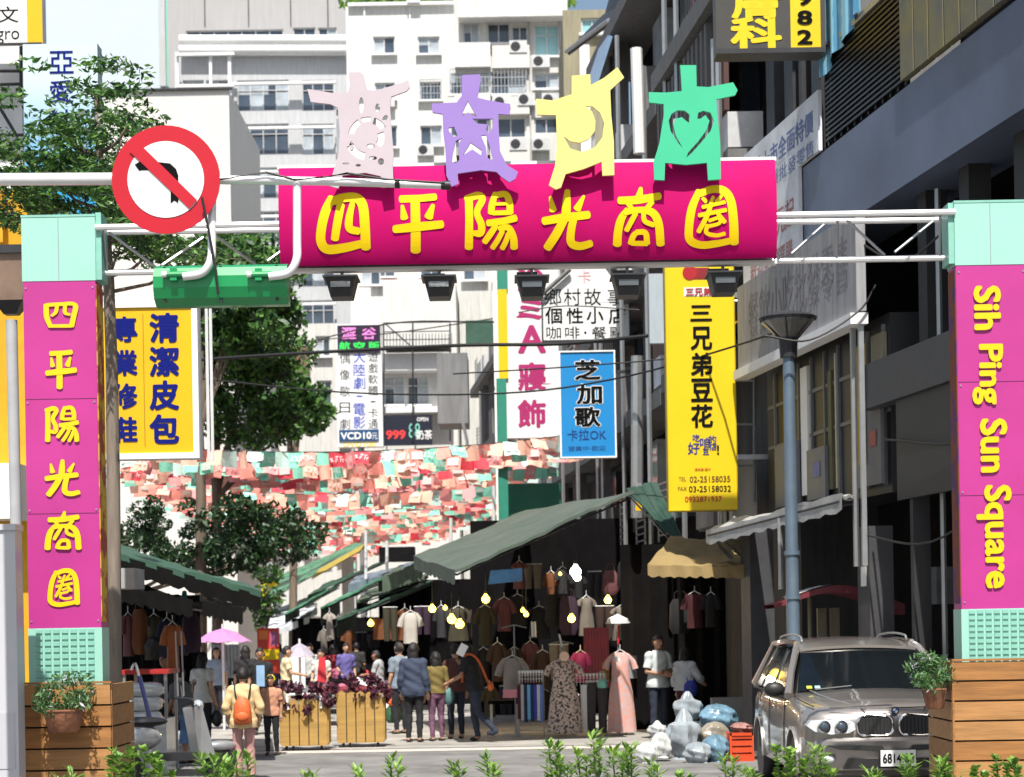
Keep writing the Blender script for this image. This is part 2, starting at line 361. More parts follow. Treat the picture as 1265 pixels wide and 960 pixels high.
# ================================================================== GATE
GD = 17.0; gk = GD / F
STR = {
 '四': (0, [[(135,65,44),(100,140,52),(78,230,52),(75,310,52),(110,352,52),(200,345,50),(300,322,44)], [(135,85,46),(200,65,50),(270,65,52),(308,110,54),(320,230,54),(325,345,54)], [(185,105,46),(165,210,46),(152,296,44)], [(250,95,30),(232,180,42),(235,236,44),(285,252,40)]]),
 '平': (0, [[(520,72,42),(620,68,40),(712,60,40)], [(600,75,52),(603,230,54),(603,362,56)], [(528,108,18),(540,178,44)], [(700,105,22),(676,172,50)], [(485,240,44),(600,228,50),(750,213,44)]]),
 '陽': (0, [[(900,72,44),(902,200,44),(900,345,46)], [(885,72,40),(950,52,42),(975,75,40),(945,145,36),(970,215,40),(965,262,40),(925,262,30)], [(1048,40,30),(1030,100,38),(1024,150,36)], [(1050,50,34),(1105,46,36),(1126,90,38),(1130,150,38)], [(1045,100,18),(1115,98,18)], [(1035,150,26),(1125,147,28)], [(1006,206,38),(1090,195,38),(1160,178,40)], [(1050,222,34),(1018,270,36),(988,312,34)], [(1070,236,30),(1120,232,36),(1148,285,40),(1153,345,42)], [(1088,250,28),(1062,300,30),(1032,345,30)], [(1122,265,28),(1106,310,30),(1086,348,30)]]),
 '光': (1, [[(230,70,30),(225,150,48),(222,215,48)], [(135,105,16),(150,180,42)], [(322,100,16),(285,172,44)], [(98,240,44),(220,220,48),(348,205,44)], [(212,230,46),(170,310,50),(118,390,48)], [(265,225,42),(250,300,44),(252,362,46),(300,380,44),(362,365,40)]]),
 '商': (1, [[(640,55,20),(630,110,46)], [(520,125,42),(620,122,46),(745,100,40)], [(565,175,30),(530,230,44),(513,300,46),(508,372,48)], [(560,130,26),(588,168,28)], [(705,130,28),(672,172,30)], [(550,192,34),(620,178,34),(700,190,44),(738,250,46),(750,370,46)], [(612,196,28),(588,240,30),(560,292,28)], [(655,196,26),(662,240,28),(712,262,28)], [(625,300,28),(600,320,32),(583,365,34)], [(615,302,30),(665,306,32),(675,365,34)], [(590,364,28),(675,366,28)]]),
 '圈': (1, [[(965,72,36),(925,170,46),(908,290,46),(918,350,46),(980,374,42),(1060,366,40),(1135,352,36)], [(965,88,40),(1040,62,42),(1105,72,46),(1143,130,48),(1158,250,50),(1160,362,52)], [(985,112,20),(1005,132,24)], [(1092,98,18),(1062,132,24)], [(1045,104,18),(1030,140,22)], [(985,162,22),(1108,134,22)], [(965,208,24),(1115,178,24)], [(1035,140,24),(1005,220,28),(962,300,26)], [(1064,190,22),(1108,246,26)], [(1022,238,20),(1075,222,20),(1078,252,20),(1022,268,20)], [(1012,262,24),(1006,305,24),(1060,320,22),(1108,310,22)]]),
}
STR['四b'] = (0, [[(80,80,46),(85,230,46),(120,350,44)], [(85,85,46),(200,75,44),(330,80,46),(318,230,46),(300,345,46)], [(175,90,34),(165,170,34),(130,215,30)], [(245,90,34),(245,180,34),(285,200,30)], [(120,340,40),(300,338,42)]])
def char_bbox(ch):
    p = [q for s_ in STR[ch][1] for q in s_]; return min(q[0] - q[2] / 2 for q in p), max(q[0] + q[2] / 2 for q in p), min(q[1] for q in p) - 15, max(q[1] for q in p) + 15
gate = thing('street_gate', 'tall magenta and teal street gateway with a curved pink sign across the lane', 'gateway', (0, GD, 0))
# --- banner : barrel shaped sheet
bx0, bx1 = 350, 953
def ban_edge(px, t):           # t 0 top .. 1 bottom (pixel row)
    top = 207 - 3 * (px - 350) / 603; bot = 334 - 13 * (px - 350) / 603
    return top + (bot - top) * t
pl = W(350, 270, GD); pr = W(953, 264, GD); bcz = CH + ((pl.z + pr.z) / 2 - CH) * .9865 + .02; bh = 119.5 * gk / 2; bulge = .26
def ban(px, py, lift=0):       # map photo pixel to the bulging sheet
    p = W(px, py, GD); z = (p.z - bcz) / bh
    for _ in range(4):
        z = max(-1, min(1, z)); p = W(px, py, GD - .10 - bulge * math.sqrt(max(0, 1 - (z * .80) ** 2)) - lift); z = (p.z - bcz) / bh
    z = max(-1, min(1, z))
    y = GD - .10 - bulge * math.sqrt(max(0, 1 - (z * .80) ** 2)); return (p.x, y - lift, bcz + z * bh)
b = MB(); N = 24; xs = [pl.x + (pr.x - pl.x) * i / 30 for i in range(31)]
prof = [(bh * math.sin(PI * (j / N - .5)), ) for j in range(N + 1)]
vs = []; 
for x in xs:
    for j in range(N + 1):
        z = math.sin(PI * (j / N - .5)); y = GD - .10 - bulge * math.sqrt(max(0, 1 - (z * .80) ** 2)); vs.append((x, y + .004 * math.sin(x * 9 + z * 3), bcz + z * bh))
m_ = N + 1
b.add(vs, [(i * m_ + j, (i + 1) * m_ + j, (i + 1) * m_ + j + 1, i * m_ + j + 1) for i in range(30) for j in range(N)])
for x, fl in ((pl.x, 0), (pr.x, 1)):
    k = 0 if not fl else 30 * m_; ids = [vs[k + j] for j in range(m_)]; b.add(ids + [(x, GD - .1, bcz + bh), (x, GD - .1, bcz - bh)], [tuple(range(m_)) + (m_, m_ + 1)] if not fl else [tuple(reversed(tuple(range(m_)) + (m_, m_ + 1)))])
bo = b.build('banner', mBAN, gate, smooth=True)
b = MB(); b.bb(pl.x - .02, pr.x + .02, GD - .22, GD - .05, bcz + bh, bcz + bh + .035); b.bb(pl.x - .02, pr.x + .02, GD - .16, GD - .05, bcz - bh - .03, bcz - bh)
b.build('banner_edge', mWHITE, gate)
b = MB(); b.bb(gx(345, GD + .3), gx(948, GD + .3), GD + .25, GD + .33, bcz + bh + .02, bcz + bh + .075); b.bb(pl.x, pr.x, GD - .02, GD + .02, bcz - bh, bcz + bh)
b.build('back_rail', mSTEEL, gate)
for ch in '四平陽光商圈':
    ci, ss = STR[ch]; b = MB(); ox, oy = ((380, 230), (650, 220))[ci]
    for i, s_ in enumerate(ss): ribbon(b, s_, lambda x, y, l: ban(ox + x / 4.518, oy + y / 4.518, l), .006 + i * .0007)
    b.build('chinese_character', mORY, gate)
# --- columns
def column(x0, x1, ytop, ymag, ylat, ybot, side, D, paper):
    X0 = gx(x0, D); X1 = gx(x1, D); dep = .30; mid = (x0 + x1) / 2
    zt, zm, zl, zb = [W(mid, y, D).z for y in (ytop, ymag, ylat, ybot)]
    X0 = W(x0, 500, D).x; X1 = W(x1, 500, D).x
    MB().bb(X0, X1, D, D + dep, zm, zt).build('column_cap', mTEAL, gate)
    MB().bb(X0 - .004, X1 + .004, D - .004, D + dep, zt, zt + .02).build('cap_lid', mTEAL2, gate)
    MB().bb(X0 + .006, X1 - .006, D + .004, D + dep - .004, zl, zm).build('column_panel', mMAG, gate)
    sx = X1 - .006 if side > 0 else X0 + .006
    MB().bb(sx, sx + .008 * side, D + .012, D + dep - .02, zl + .05, zm - .03).build('peeling_side', paper, gate)
    MB().bb(X0, X1, D, D + dep, zb - .05, zl).build('column_base', mTEAL, gate)
    MB().bb((X0 + X1) / 2 - .003, (X0 + X1) / 2 + .003, D - .003, D - .0005, zm + .01, zt).build('panel_seam', mSTEEL, gate)
    for q_ in (.33, .66): MB().bb(X0 + .01, X1 - .01, D + .001, D + .0035, zl + (zm - zl) * q_, zl + (zm - zl) * q_ + .005).build('panel_seam', M('dark_magenta_seam', (.2, .02, .12), .6), gate)
    b = MB()
    for q_ in (.02, .34, .65, .98):
        for x_ in (X0 + .03, X1 - .03): b.box((x_, D + .001, zl + (zm - zl) * q_), (.014, .008, .014))
    b.build('bolts', mSTEEL, gate)['kind'] = 'stuff'
    # relief tiles
    w_ = (X1 - X0); nx, nz = 7, 9; b = MB()
    for i in range(nx):
        for j in range(nz):
            cx_ = X0 + w_ * (.09 + .82 * (i + .5) / nx); cz = zb + (zl - zb) * (j + .5) / nz
            b.box((cx_, D - .006, cz), (w_ * .82 / nx * .74, .012, (zl - zb) / nz * .6))
    b.build('tile_relief', mTEAL2, gate)['kind'] = 'stuff'
    return X0, X1, zt, zm, zl, zb
LC = column(30, 121, 268, 347, 776, 846, 1, GD, mPEELY)
RC = column(1183, 1271, 250, 327, 752, 817, -1, GD, mPEEL)
# left column characters
for ch, cy, hh, ww in (('四b', 390, 31, 42), ('平', 457, 48, 42), ('陽', 524, 46, 45), ('光', 590, 47, 47), ('商', 655, 50, 46), ('圈', 726, 46, 40)):
    a0, a1, c0, c1 = char_bbox(ch); b = MB(); cx_ = 75 + (cy - 390) * .012
    for i, s_ in enumerate(STR[ch][1]):
        def fn(x, y, l): p = W(cx_ + ((x - a0) / (a1 - a0) - .5) * ww, cy + ((y - c0) / (c1 - c0) - .5) * hh, GD); return (p.x, GD - .002 - l, p.z)
        ribbon(b, [(x, y, w_ * 1.02) for x, y, w_ in s_], fn, .006 + i * .0007)
    b.build('chinese_character', mYEL, gate)
def words(s, y0, y1, x0=1206, x1=1246):
    p = W((x0 + x1) / 2 + (y0 + y1 - 1080) / 2 * .035, (y0 + y1) / 2, GD); text(s, gate, (p.x, -.012, p.z), (x1 - x0) * gk, (y1 - y0) * gk, mYEL, .032, spin=1)
words('Sih', 353, 408, 1208, 1242); words('Ping', 425, 500, 1203, 1242); words('Sun', 517, 584, 1210, 1244); words('Square', 599, 727, 1202, 1246)
# --- truss
def tr(px, py, dy=0): p = W(px, py, GD); p.y += dy; return p
b = MB(); b.tube([tr(118, 281), tr(632, 272, 0), tr(1180, 262)], .028); b.build('top_chord', mPIPE, gate, smooth=True)
b = MB(); b.tube([tr(118, 275, .42), tr(1180, 259, .42)], .026); b.build('top_chord', mPIPE, gate, smooth=True)
b = MB(); b.tube([tr(118, 332, .2), tr(1180, 313, .2)], .028); b.build('bottom_chord', mPIPE, gate, smooth=True)
for x0, y0, x1, y1 in ((133, 286, 190, 327), (200, 327, 247, 288), (262, 288, 315, 324), (330, 322, 372, 285), (372, 285, 410, 325), (450, 322, 500, 284), (560, 320, 505, 284), (610, 320, 650, 282), (700, 318, 655, 282), (760, 317, 810, 280), (860, 316, 815, 280), (900, 315, 940, 272), (955, 300, 968, 313), (978, 313, 1022, 272), (1047, 272, 1098, 310), (1106, 311, 1158, 268), (1035, 272, 1038, 316), (1162, 268, 1167, 312), (127, 282, 127, 332)):
    MB().tube([tr(x0, y0, .02), tr(x1, y1, .19)], .0125, 6).build('truss_brace', mSTEEL, gate, smooth=True)
b = MB(); b.bb(LC[1], LC[1] + .05, GD + .02, GD + .28, W(120, 345, GD).z, W(120, 262, GD).z); b.build('end_plate', mTEAL2, gate)
b = MB(); b.bb(RC[0] - .05, RC[0], GD + .02, GD + .28, W(1180, 325, GD).z, W(1180, 250, GD).z); b.build('end_plate', mTEAL2, gate)
# --- figures standing on the banner
mFIG = [M('mauve_grey_board', '#cdbfc6', .5, var=.04, scale=2), M('violet_board', '#9d7fcb', .5, var=.05, scale=2), M('pale_yellow_board', '#f0e284', .5, var=.04, scale=2), M('mint_green_board', '#3cc795', .5, var=.05, scale=2)]
def star(cx, cy, R_, r_, rot=0): return [(cx + (R_ if i % 2 == 0 else r_) * math.sin(PI * i / 5 + rot), cy - (R_ if i % 2 == 0 else r_) * math.cos(PI * i / 5 + rot)) for i in range(10)]
# outlines in photo pixels; holes listed separately and cut with bridging via tessellation
from mathutils.geometry import tessellate_polygon
def cutout(outer, holes, D, th, fn=None):
    loops = [[Vector((x, y, 0)) for x, y in outer]] + [[Vector((x, y, 0)) for x, y in h] for h in holes]
    flat = [p for lp in loops for p in lp]; tris = tessellate_polygon(loops); n = len(flat); mb = MB()
    fr = []; bk = []
    for p in flat:
        q = W(p.x, p.y, D); fr.append((q.x, D, q.z)); bk.append((q.x, D + th, q.z))
    fs = []
    for t in tris:
        a, b_, c = flat[t[0]], flat[t[1]], flat[t[2]]; s_ = (b_ - a).cross(c - a).z
        t = tuple(t) if s_ < 0 else tuple(reversed(t)); fs.append(t); fs.append(tuple(n + i for i in reversed(t)))
    k = 0
    for lp in loops:
        m2 = len(lp)
        for i in range(m2): fs.append((k + i, k + (i + 1) % m2, n + k + (i + 1) % m2, n + k + i))
        k += m2
    return mb.add(fr + bk, fs)
def c1(pts, o=(370, 80), s=4.685): return [(o[0] + x / s, o[1] + y / s) for x, y in pts]
def c2(pts): return [(640 + x / 3.953, y / 3.953) for x, y in pts]
def oval(cx, cy, rx, ry, n=10, rot=0): return [(cx + rx * math.cos(2 * PI * i / n) * math.cos(rot) - ry * math.sin(2 * PI * i / n) * math.sin(rot), cy + rx * math.cos(2 * PI * i / n) * math.sin(rot) + ry * math.sin(2 * PI * i / n) * math.cos(rot)) for i in range(n)]
def arc(cx, cy, r0, r1, a0, a1, n=8):
    o = [(cx + r1 * math.cos(math.radians(a0 + (a1 - a0) * i / n)), cy + r1 * math.sin(math.radians(a0 + (a1 - a0) * i / n))) for i in range(n + 1)]
    return o + [(cx + r0 * math.cos(math.radians(a1 + (a0 - a1) * i / n)), cy + r0 * math.sin(math.radians(a1 + (a0 - a1) * i / n))) for i in range(n + 1)]
f1 = c1([(285,45),(350,42),(372,60),(392,145),(440,150),(590,105),(630,88),(638,130),(620,152),(530,185),(525,260),(535,400),(545,520),(540,590),(545,700),(482,710),(470,645),(380,625),(250,640),(225,715),(170,700),(195,620),(225,520),(232,400),(222,250),(180,228),(65,215),(45,140),(200,165),(280,160),(290,120)])
h1 = [c1(h) for h in (oval(358, 235, 14, 48), oval(452, 250, 14, 26), oval(495, 310, 13, 22, rot=.6), arc(398, 418, 82, 118, -170, -120), arc(398, 418, 88, 118, -112, -82), arc(398, 418, 80, 118, -72, -30), arc(398, 418, 55, 95, -20, 40), arc(398, 418, 92, 138, 100, 155), oval(425, 540, 24, 12), oval(472, 560, 18, 20), oval(300, 470, 12, 26), oval(268, 572, 20, 6), oval(340, 582, 16, 8), oval(412, 470, 24, 14))]
f2 = c1([(940,60),(1045,55),(1050,90),(1030,190),(1090,205),(1220,228),(1218,290),(1150,285),(1155,400),(1160,500),(1200,580),(1265,620),(1250,660),(1215,680),(1170,650),(1140,620),(1050,610),(915,630),(920,690),(880,705),(850,640),(845,500),(832,400),(828,285),(770,275),(765,225),(910,218),(938,180)])
h2 = [c1(h) for h in ([(975,210),(1025,300),(995,290),(975,275),(945,300),(945,270)], [(1000,312),(1120,312),(1118,360),(1095,400),(1080,375),(1090,345),(1030,340)], [(862,365),(895,358),(915,410),(895,418),(865,385)], [(940,425),(920,460),(925,550),(905,572),(880,560),(890,500),(905,440)], [(945,525),(990,450),(1055,495),(1050,525),(1000,490)], [(1050,410),(1080,405),(1100,470),(1120,545),(1105,550),(1085,535),(1080,480)])]
f3 = c2([(262,370),(352,362),(355,415),(420,380),(485,328),(518,378),(450,440),(455,560),(468,690),(470,855),(412,858),(408,790),(320,825),(232,850),(210,915),(185,925),(150,905),(180,810),(190,720),(188,640),(185,562),(92,560),(88,482),(170,490),(262,460)])
mo = [(330,518),(365,520),(400,550),(420,600),(412,670),(375,720),(310,742),(255,725),(222,665),(255,690),(300,697),(345,680),(375,640),(378,590),(362,545)]
f4 = c2([(792,318),(870,318),(872,422),(930,425),(1050,402),(1072,440),(1060,465),(968,485),(975,580),(988,700),(990,875),(928,880),(922,795),(820,805),(718,795),(715,880),(665,878),(662,790),(690,700),(712,560),(712,508),(640,500),(638,450),(720,452),(800,445)])
heart_l = [(835,600),(838,560),(815,540),(780,538),(750,555),(735,590),(745,640),(775,690),(805,725),(770,660),(758,610),(770,580),(800,572),(820,590)]
heart_r = [(875,580),(880,550),(905,540),(940,550),(957,590),(940,640),(890,700),(850,745),(822,770),(830,745),(880,690),(920,635),(935,590),(915,562),(890,580)]
for i, (fo, ho, lb) in enumerate(((f1, h1, 'mauve grey cut out figure with sunburst holes standing left on the pink banner'), (f2, h2, 'violet cut out figure with a star pattern standing on the pink banner'), (f3, [c2(mo)], 'pale yellow cut out figure with a crescent moon hole on the pink banner'), (f4, [c2(heart_l), c2(heart_r)], 'green cut out figure with a heart hole standing right on the pink banner'))):
    D = GD - .47; a = min(p[0] for p in fo); z_ = max(p[1] for p in fo)
    sc_ = D / GD; q = W(sum(p[0] for p in fo) / len(fo), z_, D)
    t = thing('cutout_figure', lb, 'cutout figure', (q.x, D, q.z), group='cut out figures on the gateway banner')
    cutout(fo, ho, D, .03).build('figure_board', mFIG[i], t)
    for px_ in (min(p[0] for p in fo) + (max(p[0] for p in fo) - min(p[0] for p in fo)) * .3, min(p[0] for p in fo) + (max(p[0] for p in fo) - min(p[0] for p in fo)) * .66):
        b = MB(); q = W(px_, 196, D); b.bb(q.x - .012, q.x + .012, D + .031, GD - .05, bcz + bh + .04, bcz + bh + .06); b.bb(q.x - .012, q.x + .012, D + .031, D + .045, bcz + bh + .06, q.z + .35)
        b.build('bracket', mSTEEL, t)
# --- floodlights under the banner
for i, (px, py) in enumerate(((423, 350), (543, 350), (657, 350), (775, 348), (893, 345))):
    D = GD - .1; c = W(px, py + 6, D); top = bcz - bh - .03
    t = thing('floodlight', ['black floodlight hanging under the far left end of the pink banner', 'black floodlight second from the left under the pink banner', 'black floodlight in the middle below the pink banner', 'black floodlight fourth from the left under the banner, before the cafe sign', 'black floodlight at the right end under the banner, before the yellow sign'][i], 'floodlight', (c.x, D, c.z), group='floodlights under the banner')
    b = MB(); w2, h2_ = .13, .1
    b.hexa([(c.x - w2 * .7, D - .16, c.z - h2_), (c.x + w2 * .7, D - .16, c.z - h2_), (c.x + w2 * .7, D + .08, c.z - h2_), (c.x - w2 * .7, D + .08, c.z - h2_), (c.x - w2, D - .22, c.z + h2_ * .6), (c.x + w2, D - .22, c.z + h2_ * .6), (c.x + w2, D + .1, c.z + h2_ * .6), (c.x - w2, D + .1, c.z + h2_ * .6)])
    b.bb(c.x - w2 - .02, c.x + w2 + .02, D - .24, D + .11, c.z + h2_ * .6, c.z + h2_ * .75)
    b.build('housing', mDARK, t)
    MB().tube([(c.x, D - .06, c.z + h2_ * .75), (c.x, D, top)], .014).build('stem', mSTEEL, t)
    MB().bb(c.x - .13, c.x + .05, D - .03, D + .09, top - .03, top - .1).build('ballast_box', mBLACK, t)
    MB().box((c.x, D - .205, c.z - .0), (w2 * 1.3, .012, h2_ * .5)).build('lens', M('floodlight_glass', (.08, .09, .1), .1, coat=1), t)
# --- planter boxes round the column feet
def planter(x0, x1, ytop, D, label, gaps):
    X0, X1 = W(x0, 880, D).x, W(x1, 880, D).x; zt = W((x0 + x1) / 2, ytop, D).z; d = .95
    t = thing('column_planter', label, 'planter', ((X0 + X1) / 2, D + d / 2, 0), group='timber clad column bases')
    n = int((zt) / .168); ph = zt / n
    MB().bb(X0 + .02, X1 - .02, D + .02, D + d - .02, 0, zt - .02).build('core', mSOIL, t)
    for i in range(n):
        z0 = i * ph + .008; z1 = (i + 1) * ph - .008; o = rnd.uniform(-.002, .002)
        mm = mPLANK if rnd.random() < .5 else mPLANK2
        MB().bb(X0 + rnd.uniform(-.003, .003), X1 + rnd.uniform(-.003, .003), D - .012 + o, D + .014, z0, z1).build('plank', mm, t)
        for sx, q in ((X0, -1), (X1, 1)): MB().bb(sx - .014, sx + .014, D + .016, D + d, z0, z1).build('plank', mm, t)
    b = MB()
    for x_ in (X0 - .012, X1 + .012): b.bb(x_ - .0, x_ + .018 if x_ < (X0 + X1) / 2 else x_ + .002, D - .016, D + .02, 0, zt)
    b.bb(X0 - .01, X1 + .01, D - .02, D + .05, zt, zt + .018); b.build('trim', mPLANK, t)
    return t, X0, X1, zt
p1 = planter(27, 137, 845, GD - .28, 'orange timber box around the foot of the left gate column', 0)
p2 = planter(1178, 1290, 816, GD - .28, 'orange timber box around the foot of the right gate column', 0)
# hanging baskets
def basket(px, py, w_, h_, D, label, mats, seed, fol):
    c = W(px, py, D); k = D / F; t = thing('hanging_basket', label, 'plant pot', (c.x, D, c.z), group='planted wall baskets')
    r = w_ * k / 2; hh = h_ * k
    b = MB(); b.lathe([(r * .62, 0), (r * .75, hh * .1), (r * .98, hh * .9), (r * 1.03, hh * .93), (r * 1.03, hh), (r * .93, hh), (r * .9, hh * .9)], (c.x, D, c.z), 20); b.build('pot', mTERRA, t, smooth=True)
    b = MB()
    for i in range(10):
        a = 2 * PI * i / 10; b.tube([(c.x + r * .64 * math.cos(a), D + r * .64 * math.sin(a), c.z), (c.x + r * 1.02 * math.cos(a), D + r * 1.02 * math.sin(a), c.z + hh * .95)], .006, 5)
    b.build('weave_rib', M('basket_rib', (.16, .09, .06), .8), t)
    MB().lathe([(0.001, hh * .88), (r * .9, hh * .88)], (c.x, D, c.z), 16).build('soil', mSOIL, t)
    fx, fy, fw, fh = fol; q = W(fx, fy, D)
    cl = [(Vector((c.x, D, c.z + hh)) + Vector((rnd.uniform(-1, 1) * fw * k / 2 * .8, rnd.uniform(-.16, .16), rnd.uniform(0.0, .9) * fh * k)), (.07, .06, .07), 38) for _ in range(34)]
    leaf_obj('foliage', cl, .030, mats, t, seed, asp=.28, weights=[.5, .42, .08])
    return t
basket(79, 905, 50, 29, GD - .48, 'basket of wispy herbs hung on the left timber column base', mLAV, 3, (80, 865, 80, 44))
basket(1155, 876, 30, 26, GD - .2, 'basket of lavender like plants hung beside the right timber column base', mLAV, 4, (1150, 830, 58, 42))
# ================================================================== MAST ARM, SIGN, SIGNAL
MD = 14.5; mk = MD / F
mast = thing('signal_mast', 'white traffic mast arm reaching in from the left before the gateway', 'traffic pole', (W(-60, 776, MD).x, MD + .1, 0))
b = MB(); b.tube([W(-60, 222, MD), W(150, 221, MD), W(260, 221, MD)], .047, 12); b.tube([W(255, 222, MD), W(400, 224, MD), W(545, 229, MD)], [.034, .032, .028], 12)
b.build('arm', mPIPE, mast, smooth=True)
q = W(-60, 222, MD); MB().tube([(q.x, MD, 0), (q.x, MD, q.z + .3)], .09, 14).build('post', mPIPE, mast, smooth=True)
b = MB(); b.tube([W(545, 229, MD), W(556, 229, MD)], .034, 10); b.tube([W(488, 227, MD) , W(494, 227, MD)], .036, 10); b.build('collar', mDARK, mast, smooth=True)
b = MB(); pts = [W(255, 262, MD), W(270, 224, MD - .0), W(330, 215, MD), W(365, 224, MD), W(400, 221, MD), W(430, 216, MD), W(480, 224, MD), W(550, 228, MD)]
b.tube([Vector((p.x, MD - .05, p.z)) for p in pts], .009, 6); b.build('cable', mCABLE, mast, smooth=True)
t = thing('no_left_turn_sign', 'round red and white no left turn sign on the mast arm', 'traffic sign', (W(205, 222, MD).x, MD - .09, W(205, 222, MD).z))
c = W(205, 222, MD - .1); R0 = 66.5 * mk
b = MB(); b.lathe([(R0, -.004), (R0, .006), (R0 - .01, .012)], (c.x, MD - .1, c.z), 48, 'y'); b.build('disc', mSRED, t)
b = MB(); b.lathe([(.0001, -.0085), (47 * mk, -.0085)], (c.x, MD - .1, c.z), 48, 'y'); b.build('white_face', mWSIGN, t)
def sp(x, y): return (120 + x / 3.693, 140 + y / 3.693)
ar = [sp(*p) for p in ((185, 250), (205, 238), (285, 238), (345, 245), (372, 270), (382, 300), (382, 425), (365, 412), (347, 425), (347, 310), (335, 290), (300, 275), (215, 275), (205, 278))]
def place(poly, y, th=.003):
    a = [W(px, py, MD) for px, py in poly]; return MB().prism([(v.x, v.z) for v in a], y, y + th)
place(ar, MD - .1125).build('arrow', mINK, t)
place([sp(160, 190), sp(200, 150), sp(468, 412), sp(432, 450)], MD - .117).build('red_bar', mSRED, t)
MB().bb(c.x - .03, c.x + .03, MD - .09, MD - .03, c.z - .2, c.z + .2).build('clamp', mSTEEL, t)
t = thing('traffic_signal', 'green three lamp traffic signal seen from behind under the mast arm', 'traffic light', (W(274, 352, MD).x, MD, W(274, 378, MD).z))
c = W(274, 352, MD); hw, hh = 82 * mk, 25 * mk
pr_ = [(-hh, .12), (-hh, .02), (-hh * .7, -.07), (-hh * .2, -.10), (hh * .35, -.10), (hh * .8, -.06), (hh, .02), (hh, .12)]
b = MB(); n = len(pr_); vs = [(c.x + s_ * hw * (1 if z < 0 else 1), MD + y, c.z + z) for s_ in (-1, 1) for z, y in pr_]
b.add(vs, [tuple(range(n)), tuple(range(2 * n - 1, n - 1, -1))] + [(i, n + i, n + (i + 1) % n, (i + 1) % n) for i in range(n)]); b.build('housing', mSGRN, t)
for i in (-1, 0, 1):
    b = MB(); b.lathe([(hh * .85, .12), (hh * .9, .34)], (c.x + i * hw * .66, MD, c.z), 20, 'y', 0, PI); b.build('visor', mSGRN, t, smooth=True)
for px in (218, 322):
    b = MB(); q = W(px, 343, MD); b.box((q.x, MD - .12, q.z), (.05, .04, .09)); b.tube([(q.x - .05, MD - .13, q.z), (q.x + .1, MD - .13, q.z)], .022, 10); b.build('hinge', mSGRN, t)
    b = MB(); q = W(px - 14, 343, MD); b.tube([(q.x, MD - .13, q.z), (q.x + .05, MD - .13, q.z)], [.026, .018], 8); b.build('bolt', mPIPE, t)
b = MB()
for dx, dz in ((-.42, .9), (0, .9), (.42, .9), (-.42, -.9), (.0, -.95), (.42, -.9)): b.box((c.x + dx * hw * 2, MD - .045, c.z + dz * hh * .86), (.02, .03, .03))
b.build('latch', mDARK, t)
for x0, yt in ((262, 262), (367, 228)):
    xa = x0 - 32; pts = [W(x0, 240 if x0 < 300 else yt - 3, MD), W(x0 + 1, 300, MD), W(x0 + 2, 322, MD), W(x0 - 3, 336, MD), W(x0 - 12, 343, MD), W(xa, 346, MD)]
    pts = [Vector((p.x, MD + (0, -.05, -.12, -.14, -.14, -.14)[i_], p.z)) for i_, p in enumerate(pts)]; b = MB(); b.tube([tuple(v) for v in catmull(pts, 4)], .031, 12); b.build('bracket_arm', mPIPE, t, smooth=True)
b = MB(); b.tube([Vector((W(px, py, MD).x, MD - .17, W(px, py, MD).z)) for px, py in ((254, 250), (262, 290), (271, 340), (274, 368))], .011, 6); b.build('cable', mCABLE, t)
# ================================================================== street lamps
def cone_lamp(px, yt, yb, D, label, w_, pole_w, mat, py_bot=None):
    c = W(px, yb, D); k = D / F; zt = W(px, yt, D).z; zb = c.z; r = w_ * k / 2
    t = thing('street_lamp', label, 'street lamp', (c.x, D, 0), group='cone headed street lamps')
    MB().tube([(c.x, D, 0), (c.x, D, zb)], [pole_w * k * .55, pole_w * k * .45], 14).build('pole', mat, t, smooth=True)
    b = MB()
    for z in (.9, 2.2, 2.75): b.tube([(c.x, D, z), (c.x, D, z + .05)], pole_w * k * .62, 14)
    b.build('pole_ring', mat, t, smooth=True)
    MB().lathe([(r * .22, zb), (r * .24, zb + .12), (r * .93, zt - .06), (r * .93, zt - .03)], (c.x, D, 0), 4 * 5).build('lamp_shade', M('smoked_lamp_glass', (.13, .13, .12), .25, coat=.5, var=.3), t)
    MB().lathe([(r, zt - .04), (r * 1.04, zt - .01), (r * .9, zt + .02), (r * .3, zt + .07), (.001, zt + .09)], (c.x, D, 0), 20).build('lamp_cap', mDARK, t)
    b = MB()
    for i in range(6):
        a = 2 * PI * i / 6 + .3; b.tube([(c.x + r * .24 * math.cos(a), D + r * .24 * math.sin(a), zb + .1), (c.x + r * .95 * math.cos(a), D + r * .95 * math.sin(a), zt - .04)], .012, 5)
    b.lathe([(r * .3, zb - .1), (r * .34, zb + .14), (.001, zb + .14)], (c.x, D, 0), 14); b.build('lamp_rib', mDARK, t)
    return t
cone_lamp(974, 392, 432, 24.2, 'dark cone headed street lamp on a blue grey pole behind the parked car', 70, 16, M('blue_grey_pole', (.13, .18, .235), .4, metal=.3, var=.1))
